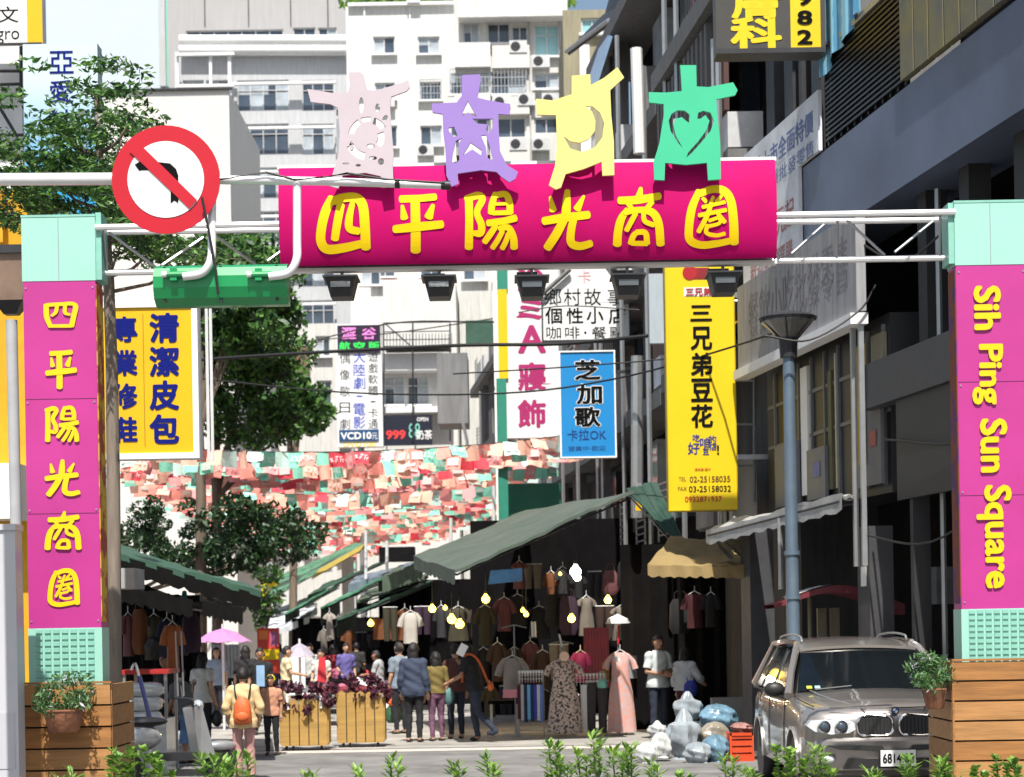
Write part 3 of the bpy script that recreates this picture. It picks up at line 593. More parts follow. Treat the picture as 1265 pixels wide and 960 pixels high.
# square lamp left of gate column
D = 18.3; c = W(14, 380, D); t = thing('street_lamp', 'grey post lamp with a square brown head left of the gate column', 'street lamp', (c.x, D, 0), group='cone headed street lamps')
k = D / F
MB().tube([(c.x + .02, D, 0), (c.x, D, c.z - .12)], .055, 12).build('pole', M('light_grey_pole', (.4, .41, .42), .4, var=.1), t, smooth=True)
b = MB(); zz = [W(14, y, D).z for y in (376, 355, 318, 308)]
b.hexa([(c.x - .06, D - .06, zz[0] - .1), (c.x + .06, D - .06, zz[0] - .1), (c.x + .06, D + .06, zz[0] - .1), (c.x - .06, D + .06, zz[0] - .1), (c.x - .14, D - .14, zz[0] + .02), (c.x + .14, D - .14, zz[0] + .02), (c.x + .14, D + .14, zz[0] + .02), (c.x - .14, D + .14, zz[0] + .02)]); b.build('lamp_base', mBLACK, t)
b = MB(); b.hexa([(c.x - .14, D - .14, zz[0] + .02), (c.x + .14, D - .14, zz[0] + .02), (c.x + .14, D + .14, zz[0] + .02), (c.x - .14, D + .14, zz[0] + .02), (c.x - .2, D - .2, zz[2]), (c.x + .2, D - .2, zz[2]), (c.x + .2, D + .2, zz[2]), (c.x - .2, D + .2, zz[2])]); b.build('lamp_shade', M('brown_lamp_glass', (.22, .15, .11), .35, var=.3, scale=3), t)
MB().bb(c.x - .23, c.x + .23, D - .23, D + .23, zz[2], zz[3]).build('lamp_cap', mDARK, t)
# grey cabinet front left
D = 16.2; t = thing('utility_cabinet', 'pale grey metal cabinet at the left edge before the gate column', 'cabinet', (W(-30, 800, D).x, D, 0))
X0, X1 = W(-80, 800, D).x, W(21, 800, D).x; zt = W(0, 655, D).z
MB().bb(X0, X1, D, D + .22, 0, zt).build('body', M('light_grey_enamel', (.5, .5, .53), .4, var=.05, scale=2), t)
MB().bb(X0 - .03, X1 + .01, D - .02, D + .24, zt, zt + .05).build('lid', M('light_grey_enamel'), t)
for z in (.75, 1.3): MB().bb(X0 + .03, X1 - .03, D - .006, D, z - .5, z - .03).build('door', M('cabinet_door', (.47, .47, .5), .4, var=.05), t)
# pale bark tree trunk + stakes beside left column comes with the tree
# ================================================================== TREES
def tree(label, trunk, limbs, clumps, leaf, mats, seed, bark=mTRUNKG, flat=0, asp=.45, group='street trees', weights=None, name='tree', leafkind=None):
    t = thing(name, label, 'tree', (trunk[0][0][0], trunk[0][0][1], 0), group=group)
    b = MB(); b.tube([p for p, r in trunk], [r for p, r in trunk], 10); b.build('trunk', bark, t, smooth=True)
    b = MB()
    for pts, r0 in limbs: b.tube(pts, [r0 * (1 - .75 * i / (len(pts) - 1)) for i in range(len(pts))], 6)
    if limbs: b.build('limbs', mBARK, t, smooth=True)
    leaf_obj('crown', clumps, leaf, mats, t, seed, flat, asp, weights=weights)
    return t
# tiered tree behind the left column
D = 19.2; R_ = random.Random(3)
tp = [(139, 1000), (141, 800), (140, 600), (138, 450), (134, 340), (128, 250), (120, 150), (118, 105)]
trunk = [(W(x, y, D + .1) if y < 990 else Vector((W(139, 1000, D).x, D + .1, 0)), r) for (x, y), r in zip(tp, (.085, .075, .068, .06, .055, .045, .03, .012))]
tiers = [(120, 105, 65, 9), (60, 150, 60, 10), (165, 143, 60, 10), (95, 170, 85, 12), (20, 190, 40, 7), (150, 175, 60, 8), (75, 200, 85, 10), (30, 232, 60, 11), (120, 222, 90, 16), (175, 262, 70, 12), (105, 248, 100, 18), (200, 300, 70, 12), (10, 262, 40, 10), (150, 300, 80, 18), (60, 215, 80, 12), (245, 318, 60, 8)]
cl = []; limbs = []
for x, y, w_, h_ in tiers:
    for i in range(int(w_ / (4.3 if y < 212 else 3.2))):
        px = x + R_.gauss(0, .5) * w_; py = y + R_.uniform(-1, 1) * h_ + .10 * abs(px - x); dd = D + R_.uniform(-1.1, 1.3)
        cl.append((W(px, py, D) + Vector((0, dd - D, 0)), (.20, .22, .05), 46))
    a = W(126, min(y + 45, 420), D + .1); e = W(x, y, D); m2 = (a + e) / 2; m2.z -= .08; limbs.append(([a, m2, e, e + Vector(((e.x - a.x) * .4, .3, .03))], .022))
tree('tiered green street tree growing behind the left gate column', trunk, limbs, cl, .046, mLEAF, 11, flat=.35, weights=[.5, .3, .2])
# stakes propping the trunk
t = thing('tree_stake', 'weathered wooden stake leaning against the tree trunk by the left column', 'stake', (W(165, 940, 19).x, 19, 0))
b = MB(); b.tube([Vector((W(168, 930, 19).x, 18.8, 0)), W(141, 790, 19)], .028, 8); b.build('pole', mTRUNKG, t, smooth=True)
# big dark trees behind the yellow sign
def bushy(label, px0, px1, py0, py1, D, n, seed, leaf=.11, base_px=None, mats=mLEAF, rad=.55, weights=None, dens=120):
    R_ = random.Random(seed); cl = []; bx = base_px or (px0 + px1) / 2; zt = W(bx, py1, D).z
    for i in range(n):
        u = R_.uniform(-1, 1); v = R_.uniform(-1, 1)
        if u * u + v * v > 1: continue
        px = (px0 + px1) / 2 + u * (px1 - px0) / 2; py = (py0 + py1) / 2 + v * (py1 - py0) / 2
        cl.append((W(px, py, D) + Vector((0, R_.uniform(-1, 1) * (px1 - px0) * D / F * .4, 0)), (rad * R_.uniform(.6, 1.2), rad, rad * R_.uniform(.5, .9)), dens))
    c = W(bx, py1, D); trunk = [(Vector((c.x, D, 0)), .16), (Vector((c.x + .1, D, c.z * .6)), .12), (W(bx, (py0 + py1) / 2, D), .09)]
    lim = [([Vector((c.x + .1, D, c.z * .8)), W(R_.uniform(px0 + 15, px1 - 15), R_.uniform(py0 + 10, py1), D)], .06) for _ in range(6)]
    tree(label, trunk, lim, cl, leaf, mats, seed, bark=mBARK, weights=weights)
bushy('dense dark tree standing behind the yellow shoe repair sign', 238, 376, 360, 550, 47, 70, 21, dens=190, leaf=.10, base_px=262, weights=[.5, .3, .2])
bushy('leafy tree top showing above the green traffic signal', 232, 352, 285, 440, 44, 60, 22, dens=170, leaf=.10, base_px=240, weights=[.5, .35, .15])
bushy('small tree beside the vertical video shop sign', 315, 398, 455, 550, 62, 30, 23, leaf=.14, weights=[.5, .3, .2])
bushy('low branching tree under the bunting above the left stalls', 140, 395, 622, 700, 44.5, 120, 24, base_px=152, rad=.34, leaf=.08, weights=[.06, .94, 0], dens=90)  # nearly all dark leaves: shade under the bunting is put into the leaf colour
bushy('round dark tree over the far end of the lane', 316, 345, 705, 775, 62, 8, 25, weights=[.3, .6, .1])
# ================================================================== FOREGROUND HEDGE BED
HD = 13.0
t = thing('raised_flower_bed', 'raised concrete bed in the front holding the low shrubs', 'planter', (0, HD, 0))
MB().bb(-5.2, 5.2, HD - .5, HD + .7, 0, .62).build('bed_wall', mPAVE, t)
MB().bb(-5.1, 5.1, HD - .4, HD + .6, .62, .66).build('soil', mSOIL, t)
def sprig(px, py, w_, label, kind, seed, D=HD):
    """upright leafy shrub: whorls of narrow leaves on stems; py = top"""
    R_ = random.Random(seed); c = W(px, py, D); k = D / F; t = thing('shrub', label, 'shrub', (c.x, D, .66), group='low shrubs in the front bed')
    top = c.z; hw = w_ * k / 2; ns = max(2, int(w_ / 11)); b = MB(); lv = []; stems = []
    for i in range(ns):
        x = c.x + (R_.uniform(-1, 1) if ns > 3 else (i - 1) * .7) * hw; y = D + R_.uniform(-.12, .12)
        h = top - abs(x - c.x) / max(hw, .01) * .10 - R_.uniform(0, .06) if i else top
        b.tube([(c.x + (x - c.x) * .4, y, .66), (x, y, h - .03)], .006, 5); stems.append((x, y, h))
    mb = [MB(), MB(), MB()]
    for x, y, h in stems:
        for j in range(52 if kind == 'narrow' else 56):
            f = R_.random() ** 1.2; z = h - f * min(.26, h - .7); a = R_.uniform(0, 2 * PI); L = R_.uniform(.06, .115) * (1 if kind == 'narrow' else .6); wd = L * (.13 if kind == 'narrow' else .42)
            up = R_.uniform(.25, .95) if f > .15 else R_.uniform(.8, 1.6); d = Vector((math.cos(a), math.sin(a), up)).normalized(); s_ = d.cross(Vector((0, 0, 1))).normalized()
            p = Vector((x + R_.gauss(0, .008), y + R_.gauss(0, .008), z)); m = p + d * L * .55; e = p + d * L - Vector((0, 0, L * .12))
            mb[R_.choices((0, 1, 2), (.45, .25, .3))[0]].add([p, m + s_ * wd, e, m - s_ * wd, m - Vector((0, 0, wd * .5))], [(0, 4, 1), (4, 2, 1), (0, 3, 4), (4, 3, 2)])
    b.build('stem', M('green_stem', (.1, .16, .05), .6), t)
    m_all = MB()
    for i, q in enumerate(mb):
        m_all.cur = i; m_all.add(q.v, q.f)
    m_all.build('foliage', mLEAFB, t)
    return t
H = [(150, 912, 34, 'round'), (178, 903, 40, 'round'), (200, 914, 36, 'round'), (262, 918, 34, 'narrow'), (283, 922, 28, 'narrow'), (303, 912, 26, 'narrow'), (330, 938, 24, 'narrow'), (387, 938, 20, 'narrow'), (447, 935, 20, 'narrow'),
     (490, 922, 20, 'narrow'), (500, 930, 16, 'narrow'), (568, 924, 22, 'narrow'), (609, 920, 22, 'narrow'), (548, 940, 16, 'narrow'), (688, 897, 28, 'narrow'), (700, 920, 26, 'narrow'), (672, 932, 26, 'narrow'), (740, 893, 22, 'narrow'), (725, 918, 30, 'narrow'), (745, 912, 38, 'narrow'), (768, 910, 30, 'narrow'), (780, 908, 20, 'narrow'),
     (812, 925, 26, 'narrow'), (850, 936, 30, 'narrow'), (875, 930, 34, 'narrow'), (905, 920, 30, 'narrow'), (930, 938, 30, 'narrow'), (972, 910, 32, 'round'), (990, 908, 30, 'round'), (1012, 905, 26, 'narrow'), (1028, 930, 26, 'round'), (1066, 925, 30, 'narrow'), (1080, 930, 24, 'narrow'), (1128, 918, 24, 'narrow'), (1150, 918, 30, 'narrow'), (1166, 922, 26, 'narrow'), (1180, 936, 26, 'narrow'), (1212, 925, 30, 'round'), (1240, 915, 30, 'round'), (1258, 922, 30, 'round'), (100, 938, 26, 'narrow'), (85, 940, 20, 'narrow')]
WH = ['by the left timber base', 'bright green, below the stall with the striped sheet', 'beside the scooter', 'left of the woman with the orange backpack', 'touching the orange backpack woman on her left', 'in front of the orange backpack woman', 'just right of the orange backpack woman', 'below the left wheeled planter', 'below the right wheeled planter', 'below the woman in the slate blue shirt', 'small, right of the sprig under the slate blue shirt', 'below the man in the black shirt', 'below the stepping foot of the man in black', 'tiny, below the girl with the long hair', 'tall, in front of the black patterned dress', 'right of the tall sprig before the patterned dress', 'left of the tall sprig before the patterned dress', 'tall, in front of the grey trousers', 'between the two hanging dresses', 'bushy, below the grey trousers', 'bushy, below the coral dress', 'right of the coral dress hem', 'below the white bags', 'below the tallest grey rubbish bag', 'below the blue rubbish bag', 'in front of the red crate', 'left of the car wheel', 'in front of the car fender', 'round leaved, under the left headlight', 'tall, under the left headlight', 'round leaved, before the bumper', 'left of the number plate', 'touching the number plate on its left', 'tall, right of the number plate', 'under the right headlight', 'left of the right timber base', 'at the corner of the right timber base', 'round leaved, in front of the right timber base', 'round leaved, middle of the right timber base', 'round leaved, at the right edge of the frame', 'right side of the left timber base', 'in front of the left timber base']
for i, (px, py, w_, kd) in enumerate(H):
    if i in (6, 10, 13, 16, 19, 24, 31, 34): continue
    sprig(px, py + 15 + (i * 7) % 9, w_, 'low green shrub ' + WH[i], kd, 50 + i)
# ================================================================== BACKGROUND BUILDINGS
_wc = {}
def window_meshes(w_, h_, style):
    vr = rnd.randrange(4)
    key = (round(w_, 2), round(h_, 2), style, vr)
    if key in _wc: return _wc[key]
    w_, h_, _, _ = key; f = MB(); t = .06
    for sx in (-1, 1): f.box((sx * (w_ / 2 - t / 2), .0, 0), (t, .08, h_))
    for sz in (-1, 1): f.box((0, 0, sz * (h_ / 2 - t / 2)), (w_ - 2 * t, .08, t))
    n = 1 if w_ < 1.6 else int(w_ / .9)
    for i in range(n): f.box(((i + 1) / (n + 1) * w_ - w_ / 2, -.005, 0), (t * .8, .06, h_ - 2 * t))
    if h_ > 1.2: f.box((0, -.01, h_ * .18), (w_ - 2 * t, .05, t * .7))
    p = MB()
    for i in range(n + 1): 
        a = -w_ / 2 + i * w_ / (n + 1); p.cur = (i + vr) % 2 if vr < 3 else 0; p.add([(a, .02, -h_ / 2), (a + w_ / (n + 1), .02, -h_ / 2), (a + w_ / (n + 1), .02, h_ / 2), (a, .02, h_ / 2)], [(0, 1, 2, 3)])
    if vr == 2: p.cur = 1; p.add([(-w_ / 2, .005, h_ * .05), (w_ * .1, .005, h_ * .05), (w_ * .1, .005, h_ / 2), (-w_ / 2, .005, h_ / 2)], [(0, 1, 2, 3)])
    s = MB().box((0, -.1, -h_ / 2 - .05), (w_ + .2, .28, .09))
    c = MB()
    if 'cage' in style:
        nb = int(w_ / .16)
        for i in range(nb + 1): c.box((-w_ / 2 + i * w_ / nb, -.36, 0), (.03, .03, h_ + .1))
        for j in range(4): c.box((0, -.36, -h_ / 2 - .05 + j * (h_ + .1) / 3), (w_ + .04, .035, .035))
        for sx in (-1, 1):
            for j in range(4): c.box((sx * w_ / 2, -.2, -h_ / 2 - .05 + j * (h_ + .1) / 3), (.03, .34, .03))
    def me(b, name, mats):
        o = b.build(name, mats); m = o.data; bpy.data.objects.remove(o); return m
    pm = [mGLASS, mGLASSL] if 'teal' not in style else [mGLTEAL, mGLTEAL]
    if 'dark' in style: pm = [mGLASS, mGLASS]
    _wc[key] = (me(f, 'window_frame', mFRAMEW), me(p, 'pane', pm), me(s, 'sill', mBAND), me(c, 'window_cage', mSTEEL) if c.v else None)
    return _wc[key]
def building(name, label, x0, y0, x1, D, depth, mat, wins=(), group=None, sill=True, ybase=None):
    """wall facing the camera with real openings; pixel positions at distance D"""
    my = 300; a, b_ = W(x0, my, D).x, W(x1, my, D).x; zt = W((x0 + x1) / 2, y0, D).z; k = D / F
    t = thing(name, label, 'building', ((a + b_) / 2, D, 0), group=group)
    R = []
    for wx0, wy0, wx1, wy1, st in wins:
        c = W((wx0 + wx1) / 2, (wy0 + wy1) / 2, D); hw, hh = (wx1 - wx0) * k / 2, (wy1 - wy0) * k / 2
        R.append((c.x - hw, c.x + hw, c.z - hh, c.z + hh, st))
    xs = sorted({a, b_} | {r[0] for r in R} | {r[1] for r in R}); zs = sorted({0, zt} | {r[2] for r in R} | {r[3] for r in R})
    xs = [x for x in xs if a <= x <= b_]; zs = [z for z in zs if 0 <= z <= zt]; m = MB()
    for j in range(len(zs) - 1):
        z = (zs[j] + zs[j + 1]) / 2; st = None
        for i in range(len(xs)):
            solid = i < len(xs) - 1 and not any(r[0] < (xs[i] + xs[i + 1]) / 2 < r[1] and r[2] < z < r[3] for r in R)
            if solid and st is None: st = xs[i]
            if not solid and st is not None: m.bb(st, xs[i], D, D + .25, zs[j], zs[j + 1]); st = None
    m.bb(a + .02, b_ - .02, D + .255, D + depth, 0, zt - .02)
    m.build('wall', mat, t)
    for r in R:
        w_, h_ = r[1] - r[0], r[3] - r[2]; F_, P_, S_, C_ = window_meshes(w_, h_, r[4]); loc = ((r[0] + r[1]) / 2 - t.location.x, .14, (r[2] + r[3]) / 2)
        wo = link('window', F_, t, loc); link('pane', P_, wo)
        if sill and 'nosill' not in r[4]: link('sill', S_, wo, (0, -.14, 0))
        if C_: link('window_cage', C_, wo)
    return t
def onb(t, D, x0, y0, x1, y1, out, mat, name, th=None):
    """box standing out from the wall of building t"""
    a = W(x0, (y0 + y1) / 2, D); b_ = W(x1, (y0 + y1) / 2, D); z1 = W((x0 + x1) / 2, y0, D).z; z0 = W((x0 + x1) / 2, y1, D).z
    return MB().bb(a.x, b_.x, D - out, D - .003, z0, z1).build(name, mat, t)
_ac = []
def ac_unit(t, px, py, D, out=.02, w_=.8):
    if not _ac:
        b = MB(); b.box((0, -.17, 0), (.8, .32, .55)); o = b.build('x', mFRAMEW); _ac.append(o.data); bpy.data.objects.remove(o)
        b = MB(); b.lathe([(.2, -.345), (.22, -.34), (.22, -.33)], (-.12, 0, 0), 14, 'y'); b.box((-.12, -.35, 0), (.44, .01, .015)); b.box((-.12, -.35, 0), (.015, .01, .44)); o = b.build('x', mDARK); _ac.append(o.data); bpy.data.objects.remove(o)
    p = W(px, py, D); o = link('air_conditioner', _ac[0], t, (p.x - t.location.x, -out, p.z)); link('fan_grille', _ac[1], o); return o
# far tall pale block
t = building('tower_block', 'plain pale blue tower behind the tiered tree, top left', 50, -60, 218, 128, 14, mPALEB)
onb(t, 128, 197, -55, 205, 108, .35, mGREYW, 'corner_duct'); onb(t, 128, 205.5, -55, 218, 108, .3, mTEAL2, 'teal_edge')
# grey concrete block with pipes on top (behind)
t = building('concrete_block', 'grey panelled block rising behind the office building, top centre left', 212, -60, 434, 118, 12, mGREYD, [(362, 34, 390, 48, 'dark nosill'), (393, 34, 416, 48, 'nosill'), (230, 37, 350, 48, 'nosill')], sill=False)
for x in (252, 306, 358, 404): onb(t, 118, x, -55, x + 1.2, 33, .05, mDARK, 'panel_joint')
# office building, grey tiles
wn = []
for j, yy in enumerate((99, 153, 207, 261, 316, 371, 425, 480)):
    for x0, x1 in ((226, 252), (255, 284), (293, 357), (373, 413)):
        if x1 < 290 and j > 0: continue
        wn.append((x0, yy + (0 if j == 0 else 0), x1, yy + 38, 'nosill'))
t = building('office_building', 'grey tiled office building with wide windows behind the traffic signal', 219, 62, 432, 108, 10, mGREYW, wn, sill=False)
for y_ in (50, 62): 
    q0, q1 = W(222, y_, 107.6), W(428, y_, 107.6); MB().tube([q0, q1], .3, 10).build('roof_pipe', mBAND, t, smooth=True)
for y_ in (102, 157, 211, 266, 320, 375): onb(t, 107.5, 286, y_, 415, y_ + 3.2, .25, mBAND, 'white_rail')
for x_ in (286,): onb(t, 107.2, x_, 66, x_ + 4, 560, .2, mBAND, 'white_post')
for x_ in (218, 259): onb(t, 107.2, x_, 66, x_ + 3.4, 108, .2, mBAND, 'white_post')
for y_ in (66, 105): onb(t, 107.0, 218, y_, 290, y_ + 3.5, .2, mBAND, 'white_rail')
for j, yy in enumerate((136, 190, 244)): onb(t, 108, 415, yy - 20, 420, yy, .2, mGREYW, 'fin')
# beige board building (left)
t = building('board_clad_building', 'plain beige board clad building behind the no left turn sign', 122, 112, 286, 72, 9, mBEIGE, [(x, y_, x + 12, y_ + 9, 'nosill') for x in (238, 254, 270) for y_ in (726, 745)], sill=False)
onb(t, 72, 122, 110, 287, 112.5, .12, mDARK, 'parapet_cap')
# cream apartment block
wn = [(461, 45, 488, 67, 'plain'), (516, 45, 543, 67, 'plain'), (463, 102, 488, 123, 'plain'), (519, 101, 545, 124, 'cage'), (475, 155, 491, 182, 'plain'), (519, 155, 546, 180, 'plain'), (443, 100, 452, 116, 'plain')]
for y_ in (210, 264, 318): wn += [(463, y_, 488, y_ + 24, 'plain'), (519, y_, 546, y_ + 24, 'plain')]
t = building('apartment_block', 'cream apartment block with small windows behind the violet figure', 432, 7, 566, 95, 9, mCREAM2, wn)
onb(t, 95, 452, 9, 454, 330, .12, mBAND, 'drain_pipe'); onb(t, 95, 508, 9, 510, 330, .1, mBAND, 'drain_pipe'); onb(t, 95, 430, 4, 566, 8, .25, mBAND, 'parapet')
onb(t, 95, 503, -4, 519, 6, .4, mBAND, 'roof_tank'); onb(t, 95, 458, 351, 546, 353, .3, M('red_ledge', '#a8313a', .6), 'red_ledge')
for x, y_ in ((470, 190), (526, 187), (478, 127)): ac_unit(t, x, y_, 95)
leafs = [(W(x, 2, 96) , (.9, .8, .5), 90) for x in range(440, 700, 14)]
rg = thing('roof_garden', 'green shrubs along the roof of the cream apartment block', 'roof plants', (W(560, 8, 96).x, 96, W(560, 8, 96).z)); leaf_obj('foliage', leafs, .22, mLEAFB, rg, 9)
# white balcony block
wn = [(572, 28, 592, 54, 'plain'), (602, 28, 630, 54, 'plain'), (632, 32, 652, 50, 'dark nosill'), (660, 30, 691, 70, 'teal'), (556, 88, 604, 117, 'cage'), (606, 88, 650, 117, 'cage'), (660, 90, 691, 110, 'plain'), (612, 145, 650, 170, 'dark nosill'), (556, 145, 606, 168, 'nosill'), (660, 145, 690, 165, 'dark nosill'), (556, 205, 604, 232, 'cage'), (610, 205, 650, 230, 'plain'), (660, 205, 690, 228, 'plain')]
for y_ in (262, 320): wn += [(572, y_, 600, y_ + 26, 'plain'), (610, y_, 650, y_ + 26, 'cage'), (660, y_, 690, y_ + 24, 'plain')]
t = building('balcony_block', 'white apartment block with caged windows and teal glass behind the yellow figure', 566, -30, 700, 88, 9, mCREAM, wn)
onb(t, 88, 566, -28, 700, 28, .9, mCREAM2, 'balcony_wall')
for y0_, y1_ in ((56, 86), (119, 143), (172, 202)):
    onb(t, 88, 562, y0_, 606, y1_, .45, mCREAM2, 'balcony_wall'); onb(t, 88, 608, y0_ + 2, 654, y1_, .3, mBEIGE, 'balcony_wall')
for x_ in (655, 693): onb(t, 88, x_, -20, x_ + 2, 400, .12, mGREYD, 'drain_pipe')
for x, y_ in ((640, 60), (645, 20), (650, 125), (668, 78), (680, 125), (668, 180), (640, 180), (620, 128), (578, 20)): ac_unit(t, x, y_, 88)
# grey narrow tower right of it
t = building('narrow_block', 'narrow teal and beige block squeezed behind the black awning', 700, 12, 760, 78, 8, M('olive_render', (.3, .27, .18), .8, streak=.3, scale=2), [(718, 22, 745, 42, 'teal'), (722, 80, 740, 110, 'teal')])
onb(t, 78, 718, 58, 730, 340, .3, mBAND, 'white_column')
# low white building closing the lane
wn = [(474, 465, 500, 500, 'plain'), (503, 465, 530, 500, 'plain'), (446, 330, 470, 352, 'plain')]
t = building('corner_shop_building', 'low white building with a shed roof closing the lane behind the video shop sign', 466, 345, 562, 84, 8, mCREAM2, wn)
onb(t, 84, 470, 440, 548, 461, .9, mBAND, 'white_awning'); onb(t, 84, 470, 505, 560, 512, .8, mBAND, 'white_ledge')
s_ = Sign('shop_sign', 'dark shop sign with red 999 above the bunting in the lane', 'sign', 474, 513, 534, 550, 82.6, .2, M('dark_blue_sign', (.012, .014, .03), .4))
s_.t('999', 489, 537, 24, 11, M('red_led_lettering', (.85, .05, .05), .4), .03); s_.t('88', 512, 532, 14, 18, M('teal_mark', (.2, .55, .45), .5), .0); s_.t('奶茶', 524, 537, 20, 12, mWHITE, .02); s_.t('OPEN', 522, 518, 14, 5, mWHITE, .02)
b = MB(); r0 = W(474, 399, 82.5); r1 = W(556, 399, 82.5)
for y_ in (399, 410, 420, 428): b.tube([W(474, y_, 82.5), W(556, y_ - 1, 82.5)], .025, 5)
for x in range(474, 560, 4): b.tube([W(x, 412, 82.5), W(x, 428, 82.5)], .015, 4)
for x in (474, 510, 556): b.tube([W(x, 399, 82.5), W(x, 545, 82.5)], .035, 5)
b.tube([W(476, 400, 82.5), W(508, 428, 82.5)], .03, 5); b.bb(r0.x, r1.x, 82.6, 83.9, W(500, 432, 83).z, W(500, 429, 83).z)
b.build('balcony_railing', mDARK, t)
# brown-grey building left of it
t = building('grey_corner_building', 'pale building with a brown wall behind the small tree', 330, 400, 415, 86, 7, mCREAM, [(352, 428, 384, 500, 'dark nosill'), (390, 415, 408, 440, 'plain'), (392, 470, 410, 500, 'plain')])
onb(t, 86, 360, 428, 383, 505, .1, M('brown_wall', (.16, .10, .07), .8), 'brown_panel')
# things at the lane's far end
t = building('far_end_building', 'pale blue white building at the very end of the lane', 235, 560, 470, 140, 8, M('bleached_wall', (.6, .66, .68), .7, streak=.1), [(300 + 0, 700, 312, 712, 'plain')] + [(x, y_, x + 9, y_ + 7, 'plain') for x in (250, 264, 278, 292, 306, 320, 334) for y_ in (728, 742, 756)], sill=False)
for y_ in (724, 738, 752): onb(t, 140, 240, y_, 345, y_ + 2.4, .4, mBAND, 'balcony_wall')
# ---- left side near building behind the signs
t = building('yellow_shop_building', 'yellow fronted shop building at the far left behind the lamp', -140, 236, 34, 22.5, 1.6, M('yellow_shop_wall', '#e2a90c', .7, var=.12), [])
onb(t, 22.5, -140, 578, 36, 645, .5, mBAND, 'white_box'); onb(t, 22.5, -140, 236, 10, 306, .25, M('orange_sheet', '#d8a018', .6, var=.3), 'sign_sheet')
t = building('white_left_building', 'white building with black frames at the top left corner', -160, -60, 30, 34, 2, mBAND, [(2, 8, 14, 50, 'dark nosill')], sill=False)
b = MB()
for (xa, ya, xb, yb) in ((0, 55, 26, 55), (26, 55, 26, 118), (0, 118, 26, 118), (0, 88, 26, 88), (0, 120, 22, 170), (0, 167, 30, 167), (0, 212, 28, 212), (0, 105, 26, 104)): b = MB(); b.tube([W(xa - 8 if xa == 0 else xa, ya, 33.8), W(xb, yb, 33.8)], .03, 5); b.build('black_bar', mDARK, t)
s_ = Sign('script_sign', 'white sign with black brush script and yellow edge at the top left corner', 'sign', -40, -40, 52, 54, 33, .15, mWSIGN)
s_.rect(33, -40, 52, 54, mYSIGN2, 'yellow_edge'); s_.rect(-40, 54, 52, 56, mDARK, 'bottom_edge', d=.05); s_.t('文', 10, 18, 26, 20, mINK, .0); s_.t('gro', 10, 46, 28, 16, mINK, .0)
s_ = Sign('gradient_sign', 'tall white to blue shaded sign with dark blue characters behind the tree', 'sign', 30, 54, 122, 280, 27, .3, M('white_to_blue_print', (.01, .30, .58), .6, col2=(.50, .62, .68), kind='grad'))
m_ = _m['white_to_blue_print']; mp_ = [n for n in m_.node_tree.nodes if n.type == 'MAPPING'][0]; mp_.inputs['Scale'].default_value = (1, 1, 1 / (s_.h * .85)); mp_.inputs['Location'].default_value = (0, 0, 0)
s_.t('亞', 76, 77, 30, 28, mNAVY, .01); s_.t('愛', 76, 113, 30, 28, mNAVY, .01); s_.t('帥', 76, 149, 30, 28, mNAVY, .01)
MB().tube([(0, .15, -s_.c.z + s_.h / 2), (0, .15, 0)], .1, 8).build('pole', mDARK, s_.o, world=False)
# ================================================================== SIGNS
s_ = Sign('shoe_repair_sign', 'yellow sign with dark blue characters for bag and shoe cleaning, right of the left column', 'sign', 118, 380, 238, 560, 23.5, .25, mYSIGN2, frame=mWHITE, fw=.07)
s_.col('專業修鞋', 154, 407, 531, 32, mNAVY, .03); s_.col('清潔皮包', 203, 405, 530, 37, mNAVY, .035); s_.rect(177.4, 388, 178.4, 552, M('ochre_line', '#a87a10', .6), 'divider', d=.003)
b = MB(); 
for x in (243, 248): p = s_.loc(x, 380); b = MB(); b.tube([(p.x + .1, .1, p.z), (p.x + .1, .1, -.1)], .02, 6); b.build('post', mPIPE, s_.o, world=False)
b = MB(); p0 = s_.loc(132, 372); 
for y_ in (362, 367, 372): a = s_.loc(135, y_); b.tube([(a.x, .1, a.z), (s_.loc(238, y_).x, .1, a.z)], .012, 5)
b.build('top_rail', mPIPE, s_.o, world=False)
s_ = Sign('video_shop_sign', 'white vertical video shop sign with pink and green neon style header in the lane', 'sign', 416, 400, 472, 552, 72, .5, mWSIGN)
s_.rect(417, 402, 470, 436, M('neon_dark_panel', (.02, .008, .03), .4), 'header', d=.06); mPK = M('pink_lettering', (.85, .25, .7), .5, var=0); mGR = M('green_lettering', (.03, .7, .1), .5, var=0)
for i, ch in enumerate('澀谷'): s_.t(ch, 431 + i * 25, 412, 18, 15, mPK, .02, off=.07)
for i, ch in enumerate('航空版'): s_.t(ch, 426 + i * 18, 428, 14, 11, mGR, .03, off=.07)
s_.col('偶像歌日劇', 426, 443, 524, 13, mINK, .0); s_.col('大陸劇·電影', 444, 441, 522, 15, M('blue_violet_ink', '#4a5cc4', .5, var=0), .01); s_.col('遊戲軟體·卡通', 461, 441, 524, 12, mINK, .0)
s_.rect(419, 531, 468, 545, M('deep_blue_panel', (.01, .06, .16), .4), 'price_strip', d=.05); s_.t('VCD10', 440, 538.5, 38, 9, mWHITE, .03, off=.06); s_.t('元', 463, 539, 7, 8, mWHITE, .0, off=.06)
s_.t('DVD100', 444, 549, 40, 6, mORY, .02)
MB().tube([(0, .3, 0), (0, .3, -s_.c.z + s_.h / 2)], .12, 8).build('pole', mSTEEL, s_.o, world=False)
